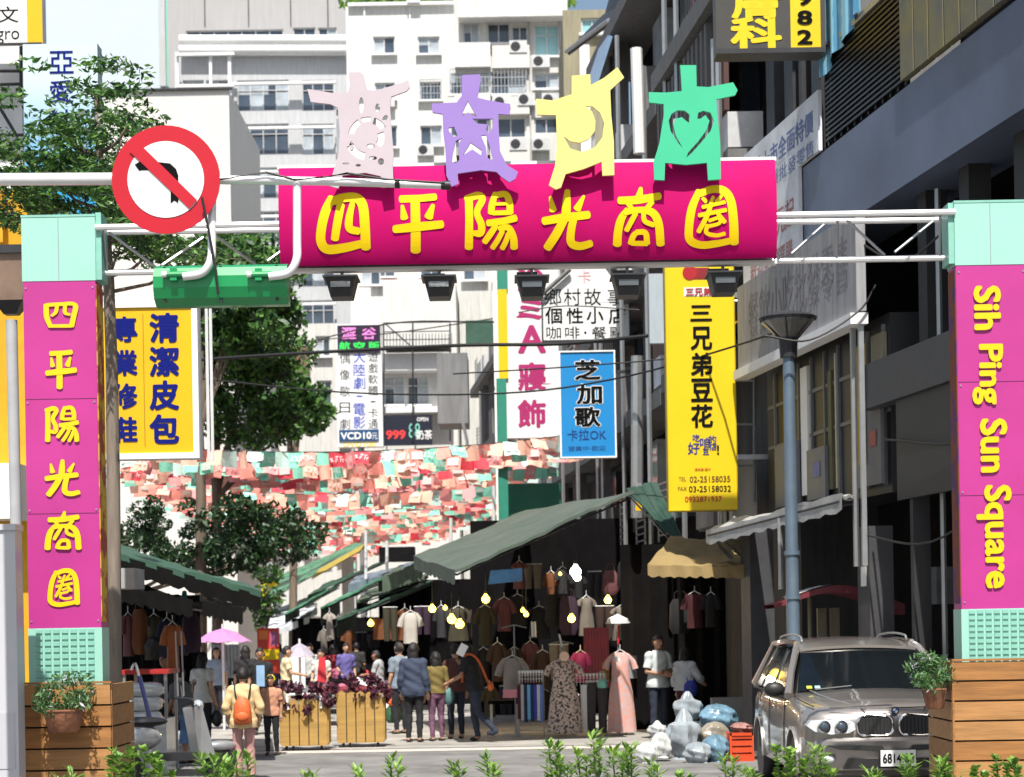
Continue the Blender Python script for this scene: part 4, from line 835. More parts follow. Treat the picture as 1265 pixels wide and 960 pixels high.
# sleepwear sign with green/yellow strip
s_ = Sign('sleepwear_sign', 'tall white sign with magenta brush characters and a green and yellow strip', 'sign', 611, 325, 690, 541, 46, .3, mWSIGN)
s_.rect(611, 325, 613.5, 660, mWHITE, 'white_edge', d=.12); s_.rect(614, 325, 627, 358, M('sea_green_strip', '#2f8f78', .5, var=.08), 'green_strip', d=.06); s_.rect(615.5, 358, 627, 468, mYSIGN, 'yellow_strip', d=.06); s_.rect(614, 468, 627, 662, M('sea_green_strip'), 'green_strip', d=.06)
s_.col('A寢飾', 657, 419, 511, 35, mPINKI, .03); s_.t('浴', 655, 346, 34, 30, mPINKI, .03); s_.t('ミ', 655, 382, 30, 26, mPINKI, .04); s_.rect(638, 390, 674, 392.5, mPINKI, 'brush_line')
s_.rect(640, 474, 680, 475, mPINKI, 'brush_line')
MB().tube([s_.loc(618, 541) + Vector((0, .15, 0)), Vector((s_.loc(618, 541).x, .15, -s_.c.z + s_.h / 2))], .06, 8).build('pole', mSTEEL, s_.o, world=False)
# country story sign
s_ = Sign('cafe_sign', 'white house shaped cafe sign with black characters under the banner', 'sign', 671, 374, 777, 420, 41, .25, mWSIGN)
pts = [s_.loc(*p) for p in ((671, 374), (777, 374), (772, 360), (757, 345), (748, 332), (700, 332), (685, 350), (671, 362))]
MB().prism([(p.x, p.z) for p in pts], 0, .25).build('gable_board', mWSIGN, s_.o, world=False)
b = MB(); 
for x in (670, 778): p = s_.loc(x, 393); b.box((p.x, .1, p.z), (.03, .3, 53 * s_.k))
p = s_.loc(724, 421); b.box((p.x, .1, p.z), (109 * s_.k, .3, .04)); b.build('frame', mDARK, s_.o, world=False)
for ch, x in zip('鄉村故事', (683, 707, 732, 761)): s_.t(ch, x, 367, 21, 21, mINK, .0)
for ch, x in zip('個性小店', (684, 710, 735, 762)): s_.t(ch, x, 390, 21, 20, mINK, .02)
for ch, x in zip('咖啡·餐點', (684, 707, 723, 740, 762)): s_.t(ch, x, 411, 18 if ch != '·' else 3, 15 if ch != '·' else 3, mINK, .0)
s_.t('卡', 722, 342, 16, 16, M('faint_red_ink', '#d8a0a0', .6), .0)
b = MB(); pa, pb = s_.loc(668, 366), s_.loc(704, 334); b.tube([(pa.x, -.1, pa.z), (pb.x, -.1, pb.z)], .05, 6); b.build('gable_trim', M('weathered_ledge'), s_.o, world=False)
MB().bb(.9, 3.2, .1, .2, s_.oz - .1, s_.oz).build('arm', mDARK, s_.o, world=False)
# karaoke sign
s_ = Sign('karaoke_sign', 'bright blue karaoke sign with black brush characters beside the yellow sign', 'sign', 693, 435, 759, 564, 39, .2, mBSIGN, frame=mWHITE, fw=.03)
for i, ch in enumerate('芝加歌'): 
    s_.t(ch, 726 + (0, 2, 0)[i], (457, 487, 515)[i], (34, 34, 34)[i], 27, mWHITE, .055, off=.004); s_.t(ch, 726 + (0, 2, 0)[i], (457, 487, 515)[i], (32, 32, 32)[i], 25, mINK, .03, off=.010)
s_.t('卡拉OK', 725, 537, 48, 14, M('dark_blue_ink', '#0c3f8a', .5, var=0), .01); s_.t('營業中·歡迎', 725, 554, 46, 6, M('dark_blue_ink'), .0)
MB().bb(.3, 1.8, .05, .15, s_.oz * 1.6, s_.oz * 1.65).build('arm', mDARK, s_.o, world=False)
# big yellow sign
s_ = Sign('tofu_pudding_sign', 'tall yellow sign with black characters hanging above the market stalls', 'sign', 824, 320, 908, 630, 29.6, .28, mYSIGN, frame=M('dull_yellow_edge', '#b9a300', .5), fw=.012)
for ch, y_ in zip('三兄弟豆花', (387, 418, 450, 482, 514)): s_.t(ch, 866 + (y_ - 385) * .01, y_, 27, 20 if ch == '三' else 29, mINK, .028)
s_.rect(845, 355, 881, 366, mWSIGN, 'name_plate'); s_.t('三兄弟', 863, 360.5, 32, 10, mREDI, .03, off=.012)
q = s_.loc(852, 337); MB().lathe([(.0001, -.01), (.11, -.01), (.11, 0)], (q.x, 0, q.z), 20, 'y').build('logo_disc', mREDI, s_.o, world=False)
s_.rect(857, 331, 876, 345, M('dark_red_mark', '#8f1420', .5), 'logo_mark', d=.006)
for ch, x, y_, sz in (('好', 857, 554, 15), ('吃', 860, 541, 9), ('咱', 871, 547, 13), ('的', 880, 543, 10), ('店', 881, 552, 9), ('豆', 872, 558, 8)): s_.t(ch, x, y_, sz, sz, M('indigo_ink', '#27348b', .5, var=0), .02)
s_.t('!', 887, 556, 3, 12, mINK, .02)
mBR = M('brown_ink', '#6b4a10', .5, var=0); s_.t('清粉圓·圓仔', 868, 580, 20, 3.5, M('orange_ink', '#c84b10', .5, var=0), .01)
s_.t('TEL', 843, 592, 9, 5, mBR, .0); s_.t('02-25158035', 877, 592, 50, 7.5, mBR, .01); s_.t('FAX', 843, 604, 11, 5, mBR, .0); s_.t('03-25158032', 877, 604, 52, 7.5, mINK, .01); s_.t('0932871937', 869, 616.5, 46, 7, M('orange_ink'), .02)
MB().bb(s_.w / 2, s_.w / 2 + .6, .1, .16, s_.h * .85, s_.h * .87).build('arm', mSTEEL, s_.o, world=False); MB().bb(s_.w / 2, s_.w / 2 + .6, .1, .16, s_.h * .2, s_.h * .22).build('arm', mSTEEL, s_.o, world=False)
# dermatology sign top right
s_ = Sign('clinic_sign', 'black sign with big yellow characters and a yellow phone strip at the top right', 'sign', 884, -60, 1019, 66, 25.2, .35, M('charcoal_sheet', (.045, .042, .038), .5))
s_.t('膚', 934, 4, 62, 40, mYEL, .03); s_.t('科', 934, 41, 64, 42, mYEL, .035); s_.rect(976, -60, 1013, 60, mYSIGN, 'number_strip')
for ch, y_ in (('2', 46), ('8', 22), ('9', -2)): s_.t(ch, 994, y_, 19, 18, mINK, .03, off=.012)
s_.rect(884, 60, 1019, 66, mDARK, 'bottom_edge', d=.03); MB().bb(s_.w / 2, s_.w / 2 + .9, .1, .2, s_.h * .1, s_.h * .13).build('arm', mDARK, s_.o, world=False)
# small white/blue board and orange sticker by the yellow sign
s_ = Sign('blank_sign', 'pale blank sign board left of the tall yellow sign', 'sign', 802, 338, 823, 424, 34.5, .2, M('pale_grey_sheet', (.42, .48, .52), .5, streak=.2)); 
s_ = Sign('orange_notice', 'small orange notice in a bracket right of the tall yellow sign', 'notice', 907, 386, 919, 417, 29.9, .05, M('orange_sheet', '#d8700f', .5)); s_.t('出租', 913, 401, 8, 22, mINK, .0)
b = MB()
for x_ in (906, 932): b.tube([W(x_, 372, 29.95), W(x_, 620, 29.95)], .025, 6)
for y_ in (372, 420, 470, 524, 575): b.tube([W(906, y_, 29.95), W(932, y_, 29.95)], .02, 6)
o_ = thing('sign_ladder', 'grey metal ladder frame right of the tall yellow sign', 'ladder', (W(919, 620, 29.95).x, 29.95, W(919, 620, 29.95).z)); b.build('rungs', mSTEEL, o_)
s_ = Sign('hanging_notice', 'narrow grey box with a yellow tip hanging above the green awning', 'notice', 784, 597, 793, 631, 33.5, .12, mSTEEL); s_.rect(785, 620, 793, 631, mYSIGN2, 'yellow_tip', d=.01)
# ================================================================== CABLES
def cable(name_l, pts, r=.022):
    P = [W(x, y, D) for x, y, D in pts]; o = thing('overhead_cable', name_l, 'cable', tuple(P[0]), group='overhead cables')
    MB().tube([tuple(v) for v in catmull(P, 6)], r, 6, True).build('cable', mCABLE, o, smooth=True)
cable('thick black cable crossing below the cafe sign', [(150, 452, 40), (330, 439, 38), (560, 427, 36), (690, 425, 35), (800, 415, 34)], .035)
cable('second black cable crossing the blue karaoke sign and rising to the right', [(250, 468, 36), (430, 485, 34), (620, 486, 32), (760, 468, 31), (900, 430, 29), (1070, 372, 25)], .016)
cable('thin cable over the tall yellow sign rising to the right', [(560, 462, 34), (720, 452, 32), (860, 438, 31), (960, 405, 28), (1078, 350, 25)], .013)
cable('thin cable under the banner passing the floodlights', [(330, 436, 50), (480, 400, 50), (610, 398, 45)], .02)
cable('long thin cable above the video shop sign', [(330, 425, 66), (480, 412, 66), (620, 392, 60)], .02)
cable('thin cable in front of the sleepwear sign', [(640, 386, 36), (700, 378, 36), (790, 383, 36)], .012)
cable('cable dropping towards the right column from the lamp', [(945, 640 - 225, 23.9), (1000, 420, 23.9), (1060, 385, 24), (1082, 352, 24)], .014)
# ================================================================== RIGHT HAND BUILDINGS
def rz_(px, py, out=0): D = DR(px, out); return W(px, py, D).z
t = thing('arcade_building', 'near right hand building with a slate blue fascia, black railing and dark arcade', 'building', (XR(23), 23, 0))
NB = t
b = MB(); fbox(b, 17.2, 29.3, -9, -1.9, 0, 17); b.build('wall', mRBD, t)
b = MB(); fbox(b, 17.2, 26.55, -.9, 0, 7.0, 8.12); b.build('fascia', mBLUEB, t)
b = MB(); fbox(b, 17.2, 26.5, -1.9, -.91, 7.1, 7.3); b.build('soffit', mRBD, t)
b = MB(); fbox(b, 17.2, 29.3, -1.9, -.05, 8.125, 8.16); b.build('balcony_floor', mDARK, t)
# railing: posts and bars as separate pieces
for i in range(17):
    z = 8.22 + i * .068; b = MB(); fbox(b, 22.7, 25.55, -.03, .0, z, z + .03); b.build('rail_bar', mRAIL, t)
b = MB()
for i in range(12): fbox(b, 22.7 + i * .257, 22.74 + i * .257, -.05, -.032, 8.17, 9.4)
b.build('rail_post', mRAIL, t)
b = MB(); fbox(b, 22.7, 25.6, -.06, .02, 9.38, 9.45); b.build('handrail', mSTEEL, t)
b = MB(); fbox(b, 22.8, 25.5, -.12, -.07, 8.17, 9.35); b.build('mesh_screen', mRBD, t)
# gold lettered slats
for i in range(9):
    D0 = 18.6 + i * .455; b = MB(); fbox(b, D0, D0 + .41, -.04, .05, 8.2, 10.6); b.build('sign_slat', mGOLD, t)
# blue tarpaulin curtain
vs = []; n = 14; m2 = MB()
for i in range(n + 1):
    D0 = 24.0 + i * 1.75 / n; o = .04 + .05 * math.sin(i * 1.7)
    for z in (9.0 + .45 * (1 - i / n), 11.5): vs.append((XR(D0) - o, D0, z + .03 * math.sin(i)))
m2.add(vs, [(2 * i, 2 * i + 1, 2 * i + 3, 2 * i + 2) for i in range(n)]); o_ = m2.build('blue_tarpaulin_curtain', mBLUET); tag(o_, 'light blue tarpaulin curtain hanging over the black balcony railing', 'tarpaulin')
# upper storeys: columns / window strips between the clinic sign and railing
b = MB(); fbox(b, 25.7, 29.2, -1.85, -.5, 8.2, 16.9); b.build('upper_wall', mRBL, t)
for i, (d0, d1) in enumerate(((25.75, 26.0), (26.35, 26.75), (27.2, 27.32), (27.6, 28.0), (28.5, 28.9))):
    b = MB(); fbox(b, d0, d1, -.48, -.2, 8.2, 13); b.build('dark_column', mDARK, t)
for z in (9.15, 10.3): b = MB(); fbox(b, 25.7, 29.2, -.498, -.46, z, z + .06); b.build('window_rail', mSTEEL, t)
for d0, d1 in ((26.02, 26.33), (26.77, 27.18), (27.34, 27.58), (28.02, 28.48)): b = MB(); fbox(b, d0, d1, -.498, -.49, 9.2, 10.28); b.build('window_pane', mGLASSL, t)
b = MB(); fbox(b, 25.7, 29.3, -.2, .15, 12.9, 13.3); b.build('upper_ledge', mRBW, t)
# lower arcade
b = MB(); fbox(b, 17.5, 24.4, -.2, .0, 4.55, 5.1); b.build('cross_beam', M('dark_grey_beam', (.045, .045, .05), .6, var=.15), t)
for d0 in (18.7, 20.2, 21.7, 23.0): b = MB(); fbox(b, d0, d0 + .28, -.6, -.35, 5.1, 7.0); b.build('arcade_column', M('dark_grey_column', (.02, .02, .022), .6, var=.2), t)
b = MB(); fbox(b, 18.6, 23.3, -.12, -.06, 3.35, 4.545); b.build('black_board', M('charcoal_board', (.016, .017, .019), .5), t)
b = MB(); fbox(b, 22.9, 23.0, -.3, -.1, 0, 3.4); b.build('arcade_column', M('dark_grey_column'), t)
b = MB(); fbox(b, 20.9, 21.2, -.8, -.5, 0, 3.4); b.build('arcade_column', M('dark_grey_column'), t)
b = MB(); fbox(b, 18.3, 20.8, -.9, -.8, 3.2, 3.35); b.build('shop_beam', mRBW, t)
b = MB()
for d0 in (24.15, 24.45): fbox(b, d0, d0 + .05, .02, .08, 2.6, 7.0)
b.build('drain_pipe', mSTEEL, t)
b = MB(); fbox(b, 24.3, 24.75, -.35, -.05, 0, 3.1); b.build('shop_pillar', M('grey_pillar', (.045, .045, .05), .6, var=.2), t)
b = MB(); fbox(b, 24.4, 24.6, -.045, -.04, 2.35, 2.6); b.build('notice', mWSIGN, t)
# glazing with yellow strips and posters between z 3.6 and 5.7
b = MB(); fbox(b, 24.0, 29.3, -1.0, -.25, 3.5, 5.72); b.build('upper_shop_wall', mBLACK, t)
for d0, d1, z0, z1, m_ in ((24.75, 25.15, 3.95, 5.45, M('amber_strip', (.38, .25, .03), .5, streak=.3)), (25.95, 26.0, 3.7, 5.5, mSTEEL), (26.15, 26.3, 3.7, 5.3, M('olive_strip', (.12, .11, .05), .6, streak=.3)), (27.2, 27.5, 3.7, 5.5, mWSIGN), (28.1, 28.3, 3.7, 5.3, M('olive_strip')), (24.1, 24.55, 4.6, 5.5, M('sandy_panel', (.3, .27, .19), .7, streak=.4))):
    b = MB(); fbox(b, d0, d1, -.245, -.2, z0, z1); b.build('facade_strip', m_, t)
mPOST = M('faded_poster', (.17, .165, .15), .5, col2=(.12, .13, .17), kind='mottle', scale=2.5)
for d0, d1, z0, z1 in ((24.1, 25.2, 3.62, 4.6), (26.3, 27.1, 3.6, 4.3), (27.55, 28.6, 3.6, 4.5)):
    b = MB(); fbox(b, d0, d1, -.195, -.15, z0, z1); b.build('poster_board', mPOST, t)
for d0, d1 in ((24.62, 24.95),): b = MB(); fbox(b, d0, d1, -.145, -.13, 3.9, 4.62); b.build('yellow_panel', M('amber_strip'), t)
for d0, d1, z0, z1, c_ in ((24.25, 24.5, 4.1, 4.3, (.4, .08, .08)), (27.7, 28.1, 4.0, 4.2, (.3, .1, .08)), (26.5, 26.8, 3.9, 4.1, (.1, .12, .3))): b = MB(); fbox(b, d0, d1, -.145, -.14, z0, z1); b.build('poster_mark', M('poster_mark_%d' % int(c_[2] * 100), c_, .5), t)
for i in range(9): b = MB(); fbox(b, 24.15 + i * .58, 24.2 + i * .58, -.249, -.21, 3.6, 5.6); b.build('window_mullion', M('dull_aluminium', (.16, .16, .165), .5, metal=.4), t)
for z in (4.5, 5.1): b = MB(); fbox(b, 24.0, 29.2, -.2495, -.225, z, z + .05); b.build('window_mullion', M('dull_aluminium'), t)
for d0, z0, w_, h_ in ((18.9, 5.4, .5, .5), (20.6, 5.6, .7, .5), (22.2, 5.35, .45, .7), (23.4, 2.1, .3, .45), (22.0, 1.6, .35, .5), (19.2, 2.2, .8, .3)): b = MB(); fbox(b, d0, d0 + w_, -.9, -.55, z0, z0 + h_); b.build('meter_box', M('dusty_grey_box', (.085, .085, .085), .7, var=.3), t)
for i, (d0, d1, z0, z1) in enumerate(((17.8, 21.5, 6.6, 6.3), (21.5, 24.4, 6.3, 6.7), (18.5, 23.5, 4.3, 4.1), (20, 24.4, 3.3, 3.0))):
    p0, p1 = Vector((XR(d0) + .1, d0, z0)), Vector((XR(d1) - .02, d1, z1)); m0 = (p0 + p1) / 2 - Vector((0, 0, .35)); b = MB(); b.tube([tuple(v) for v in catmull([p0, m0, p1], 6)], .014, 5); b.build('loose_cable', mCABLE, t)
for d0 in (19.6, 22.5): b = MB(); b.tube([(XR(d0) + .3, d0, .13), (XR(d0) + .3, d0, 6.9)], .035, 6); b.build('conduit', mSTEEL, t)
# long cloth banner along the facade
def facade_text(tx, parent, D0, D1, z, h, out, mat, bold=.01):
    Dm = (D0 + D1) / 2; p = Vector((XR(Dm) - out, Dm, z)); d = Vector((XR(D1) - XR(D0), D1 - D0, 0)); L_ = d.length; d.normalize()
    text(tx, None, p, L_, h, mat, bold, axes=(-d, Vector((0, 0, 1)))).parent = parent
    o = parent.children[-1]
b = MB(); fbox(b, 25.7, 29.4, .0, .05, 8.15, 8.95); fbox(b, 26.6, 29.4, .0, .05, 6.2, 8.15); o1 = thing('cloth_banner', 'long white cloth banner with blue writing along the upper facade, right of the pink banner', 'banner', (XR(28), 28, 6.2)); b.build('sheet', M('white_cloth_sheet', (.66, .68, .72), .8, var=.2, scale=2, bump=.3), o1)
def ft(tx, par, D0, D1, z, h, out, mat, bold=.01):
    b0 = base_loc(par); Dm = (D0 + D1) / 2; d = Vector((XR(D1) - XR(D0), D1 - D0, 0)); L_ = d.length; d.normalize()
    text(tx, par, Vector((XR(Dm) - out, Dm, z)) - b0, L_, h, mat, bold, axes=(d * -1, Vector((0, 0, 1))))
ft('新裝上市全面特價', o1, 25.9, 29.1, 8.6, .32, .055, M('faded_blue_ink', (.12, .18, .38), .6), .02); ft('服飾百貨批發零售', o1, 25.9, 29.1, 8.25, .22, .055, M('faded_blue_ink'), .0); ft('現場180元起', o1, 26.8, 29.2, 7.6, .4, .055, M('faded_red_ink', (.45, .15, .14), .6), .01); ft('歡迎參觀選購', o1, 26.9, 29.0, 7.1, .28, .055, M('faded_red_ink'), .0)
b = MB(); fbox(b, 24.1, 29.5, .0, .12, 5.76, 7.0); o1 = thing('weathered_signboard', 'weathered grey signboard with faded writing under the cloth banner', 'sign', (XR(27), 27, 5.76)); b.build('board', M('weathered_grey_board', (.34, .335, .35), .8, streak=.4, scale=3, bump=.2), o1)
ft('餐飲小吃批發零售', o1, 24.4, 28.9, 6.45, .7, .126, M('faded_grey_ink', (.17, .165, .18), .7), .0); 
b = MB(); fbox(b, 24.1, 29.5, -.02, .2, 5.6, 5.74); b.build('lower_edge', mBAND, o1)
# grey awning strip
def P(px, py, D): return tuple(W(px, py, D))
def awning(name, label, near_l, near_r, far_r, far_l, mat, th=.05, val=0, vmat=None, cat='awning', scal=True, group=None, legs=()):
    q = [W(*p) for p in (near_l, near_r, far_r, far_l)]; c = sum(q, Vector()) / 4
    t = thing(name, label, cat, (c.x, c.y, 0), group=group); n = 8
    top = MB(); 
    def grid(u, v): 
        a = q[0].lerp(q[1], u); b_ = q[3].lerp(q[2], u); p = a.lerp(b_, v); p.z -= .07 * math.sin(PI * u) * math.sin(PI * v) + .012 * math.sin(u * 40) + .02 * math.sin(v * 11 + u * 6) + .012 * math.sin(u * 17 - v * 9); return p
    vs = [grid(i / 16, j / 8) for j in range(9) for i in range(17)]; k = len(vs); vs += [v - Vector((0, 0, th)) for v in vs]
    fs = []
    for j in range(8):
        for i in range(16):
            a = j * 17 + i; fs += [(a, a + 1, a + 18, a + 17), (k + a, k + a + 17, k + a + 18, k + a + 1)]
    ring = [i for i in range(17)] + [j * 17 + 16 for j in range(1, 9)] + [8 * 17 + i for i in range(15, -1, -1)] + [j * 17 for j in range(7, 0, -1)]
    fs += [(ring[(i + 1) % len(ring)], ring[i], k + ring[i], k + ring[(i + 1) % len(ring)]) for i in range(len(ring))]
    top.add(vs, fs).build('canopy', mat, t, smooth=True)
    if val:
        e = [(q[0], q[3])] if legs == 'l' else ([(q[0], q[1])] if legs != 'lr' else [(q[0], q[3]), (q[0], q[1])])
        for a, b_ in e:
            vv = []; nn = 28
            for i in range(nn + 1):
                p = a.lerp(b_, i / nn); vv.append(p - Vector((0, 0, th * .5))); vv.append(p - Vector((0, .01 * math.sin(i * 1.3), val * (.8 + .2 * abs(math.sin(i * PI / 2.8))))))
            MB().add(vv, [(2 * i, 2 * i + 1, 2 * i + 3, 2 * i + 2) for i in range(nn)]).build('valance', vmat or mat, t)
    b = MB()
    for a, b_ in ((q[0], q[1]), (q[3], q[2]), (q[0], q[3]), (q[1], q[2])): b.tube([(a - Vector((0, 0, th + .05))).lerp(c - Vector((0, 0, th + .05)), .03), (b_ - Vector((0, 0, th + .05))).lerp(c - Vector((0, 0, th + .05)), .03)], .018, 6)
    b.build('frame', mDARK, t, smooth=True)
    return t, q
t, q = awning('shop_awning', 'grey metal awning edge in front of the dark shops, right of the tan canvas', (872, 655, 29), (1040, 610, 24.2), (1060, 612, 24.6), (905, 642, 29.5), M('grey_awning_sheet', (.36, .36, .35), .6, var=.2, scale=4), th=.04, val=.24)
b = MB(); b.tube([P(882, 662, 29), P(888, 675, 29.2), P(902, 688, 29.3), P(905, 690, 29.3)], .03, 6); b.tube([P(893, 668, 29), P(930, 698, 29.4)], .02, 6); b.tube([P(963, 640, 26.2), P(965, 728, 26.2)], .035, 6); b.build('bracket', mSTEEL, t, smooth=True)
awning('shop_awning', 'tan canvas awning above the dark stall opening', (800, 697, 28.9), (931, 699, 28.9), (931, 668, 31.3), (828, 664, 31.3), mTAN, th=.03, val=.2)
b = MB(); fbox(b, 28.6, 29.1, -.1, .25, 0, 3.3); o_ = b.build('shop_pillar', M('grey_pillar')); tag(o_, 'dark grey square pillar between the tan awning and the lamp post', 'pillar')
o_ = MB().bb(W(880, 880, 31).x, W(934, 880, 31).x, 31, 31.3, 0, W(905, 862, 31).z).build('low_wall', M('grey_plaster', (.25, .24, .23), .8, var=.15)); tag(o_, 'low grey wall behind the rubbish bags and the red crate', 'wall')
# curved red kiosk roof above the car
D = 25.6; t = thing('kiosk_roof', 'small curved red and white canopy above the parked car', 'canopy', (W(1030, 745, D).x, D, 0)); m2 = MB(); n = 14; vs = []
for i in range(n + 1):
    px = 956 + (1118 - 956) * i / n; py = 747 - 24 * math.sin(PI * min(1, i / n * .98)) ** 1.2
    for yy in (D, D + 1.1): v = W(px, py, D); vs += [(v.x, yy, v.z), (v.x, yy, v.z - .05 - .09 * i / n)]
mWR = M('washed_red_sheet', (.16, .02, .03), .5)
m2.add(vs, sum([[(4 * i + 2, 4 * i, 4 * i + 4, 4 * i + 6), (4 * i, 4 * i + 1, 4 * i + 5, 4 * i + 4), (4 * i + 1, 4 * i + 3, 4 * i + 7, 4 * i + 5), (4 * i + 3, 4 * i + 2, 4 * i + 6, 4 * i + 7)] for i in range(n)], [])); m2.build('roof_sheet', mWR, t, smooth=True)
m2 = MB(); vs = []
for i in range(2, 8):
    px = 956 + 162 * i / n; py = 747 - 24 * math.sin(PI * min(1, i / n * .98)) ** 1.2 - .6
    for yy in (D - .01, D + 1.0): v = W(px, py, D); vs.append((v.x, yy, v.z + .012))
m2.add(vs, [(2 * i + 1, 2 * i, 2 * i + 2, 2 * i + 3) for i in range(5)]); m2.build('white_panel', mWSIGN, t)
b = MB()
for px, h in ((1000, 738), (1090, 738)): p = W(px, h, D + .5); b.tube([(p.x, D + .5, 0), (p.x, D + .5, p.z)], .03, 6)
for px in (1016, 1032): b.bb(W(px, 780, D + .9).x - .06, W(px, 780, D + .9).x + .06, D + .9, D + 1, 0, 2.1)
b.build('post', M('sandy_panel'), t)
# dark wall behind the car (arcade back) is NB wall; window glints
# ---- generic cluttered facades further down the lane
def lane_block(name, label, D0, D1, zs, wallm, seed, top, outs=(0,), fins=True):
    R_ = random.Random(seed); t = thing(name, label, 'building', (XR((D0 + D1) / 2), (D0 + D1) / 2, 0), group='buildings along the right of the lane')
    b = MB(); fbox(b, D0, D1, -8, -.9, 0, top); b.build('wall', wallm, t)
    for z in zs: b = MB(); fbox(b, D0, D1, -.9, .12, z, z + .32); b.build('floor_ledge', mRBL, t)
    lv = [3.2] + list(zs) + [top]
    for i in range(len(lv) - 1):
        z0, z1 = lv[i] + .32, lv[i + 1]
        if z1 - z0 < .8: continue
        d = D0 + .3
        while d < D1 - .5:
            w_ = R_.uniform(.5, 1.5); w_ = min(w_, D1 - d - .1); ty = R_.choice('wwsfabl')
            b = MB()
            if ty == 'w': fbox(b, d, d + w_, -.88, -.6, z0 + .5, z1 - .2); b.build('window', R_.choice([mGLASS, mGLASSL]), t)
            elif ty == 's': fbox(b, d, d + w_, -.88, -.3, z0, z1); b.build('shutter', R_.choice([mMAROON, mRBW, mGREYD]), t)
            elif ty == 'f':
                for k in range(int(w_ / .22)): fbox(b, d + k * .22, d + k * .22 + .1, -.35, -.1, z0, z1)
                b.build('fin', mRBL, t)
            elif ty == 'a':
                fbox(b, d, d + .75, -.5, .05, z0 + .1, z0 + .65); b.build('air_conditioner', mFRAMEW, t)
            elif ty == 'b':
                fbox(b, d, d + w_, -.3, .08, z0, z0 + 1.0); b.build('balcony_wall', R_.choice([mRBW, mBEIGE, mRBL]), t)
            else:
                for k in range(8): fbox(b, d, d + w_, -.1, -.07, z0 + .1 + k * .14, z0 + .13 + k * .14)
                fbox(b, d, d + .03, -.1, -.07, z0, z0 + 1.2); fbox(b, d + w_ - .03, d + w_, -.1, -.07, z0, z0 + 1.2); b.build('window_cage', mSTEEL, t)
            d += w_ + R_.uniform(.1, .4)
    b = MB()
    for k in range(4):
        d = R_.uniform(D0, D1 - .2); z1 = R_.uniform(8, top); b.tube([(XR(d) - .2, d, 3.2), (XR(d) - .2, d, z1)], .05, 6)
    b.build('drain_pipe', mSTEEL, t, smooth=True)
    return t
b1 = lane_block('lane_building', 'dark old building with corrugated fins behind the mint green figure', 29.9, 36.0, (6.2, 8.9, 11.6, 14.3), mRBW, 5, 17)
b = MB()
for k in range(13): fbox(b, 31.0 + k * .36, 31.16 + k * .36, -.05, .2, 9.3, 11.5)
b.build('corrugated_fin', mRBL, b1)
b = MB(); fbox(b, 30.2, 33.5, .02, .1, 9.9, 11.45); b.build('maroon_screen', mMAROON, b1)
b = MB(); fbox(b, 30.0, 35.5, .14, .3, 11.6, 11.95); b.build('sloping_ledge', mRBL, b1)
for d0 in (30.6, 31.9, 32.4): b = MB(); fbox(b, d0, d0 + .28, .0, .12, 12, 14.3); b.build('rusty_post', mMAROON, b1)
b2 = lane_block('lane_building', 'narrow dark building with a tilted black rain canopy behind the pale yellow figure', 36.1, 45.0, (6.0, 8.7, 11.4, 14.5), mRBD, 6, 15.5)
lane_block('lane_building', 'grey lane building beside the blue karaoke sign', 45.1, 54.0, (5.8, 8.4), mRBW, 8, 11.5)
lane_block('lane_building', 'beige lane building with drain pipes behind the sleepwear sign', 54.1, 66.0, (5.8, 8.4), mRBL, 9, 11.2)
t5 = lane_block('lane_building', 'far lane building with a grey metal duct beside the corner shop', 66.1, 80.0, (5.6, 8.6, 11.4), mCREAM, 10, 13.4)
o_ = thing('metal_duct', 'tall rusty grey metal box duct fixed over the lane above the bunting', 'duct', (W(562, 520, 62).x, 62, W(562, 525, 62).z)); MB().bb(W(540, 480, 62).x, W(578, 480, 62).x, 62, 64, W(560, 523, 62).z, W(560, 436, 62).z).build('duct_box', M('rusty_grey_sheet', (.22, .22, .22), .6, streak=.4, scale=2), o_)
MB().tube([P(572, 523, 62), P(577, 545, 62), P(577, 600, 62)], .06, 6).build('duct_pipe', mSTEEL, o_)
o_ = thing('rain_canopy', 'tilted black metal rain canopy high on the lane building behind the pale yellow figure', 'canopy', tuple(W(740, 60, 42)))
MB().slab([P(699, 64, 48), P(745, 18, 48), P(800, -20, 45.5), P(752, 25, 45.5)], .12).build('canopy_sheet', mDARK, o_); MB().slab([P(745, 25, 48), P(760, -30, 48), P(790, -60, 45.5), P(775, 10, 45.5)], .12).build('canopy_sheet', mDARK, o_)
b = MB(); b.tube([P(699, 64, 48), P(752, 25, 45.5)], .05, 6); b.tube([P(752, 25, 46), P(790, 90, 46)], .05, 6); b.tube([P(746, 28, 46.5), P(775, 80, 46.5)], .04, 6); b.build('strut', mSTEEL, o_)
o_ = thing('blue_roof_panel', 'leaning blue plastic roof panel behind the yellow figure', 'roof panel', tuple(W(745, 85, 43))); MB().slab([P(728, 105, 43), P(738, 105, 41), P(757, 45, 41), P(748, 45, 43)], .06).build('sheet', M('pale_blue_plastic', (.2, .3, .45), .3), o_)
o_ = MB().tube([P(786, 60, 36), P(790, 190, 36)], .11, 8).build('white_pipe', mBAND); tag(o_, 'white vertical pipe running down the lane facade right of the yellow figure', 'pipe')
o_ = MB().tube([P(787, 440, 35), P(787, 640, 35)], .11, 8).build('grey_pipe', mSTEEL); tag(o_, 'grey vertical pipe right of the blue karaoke sign', 'pipe')
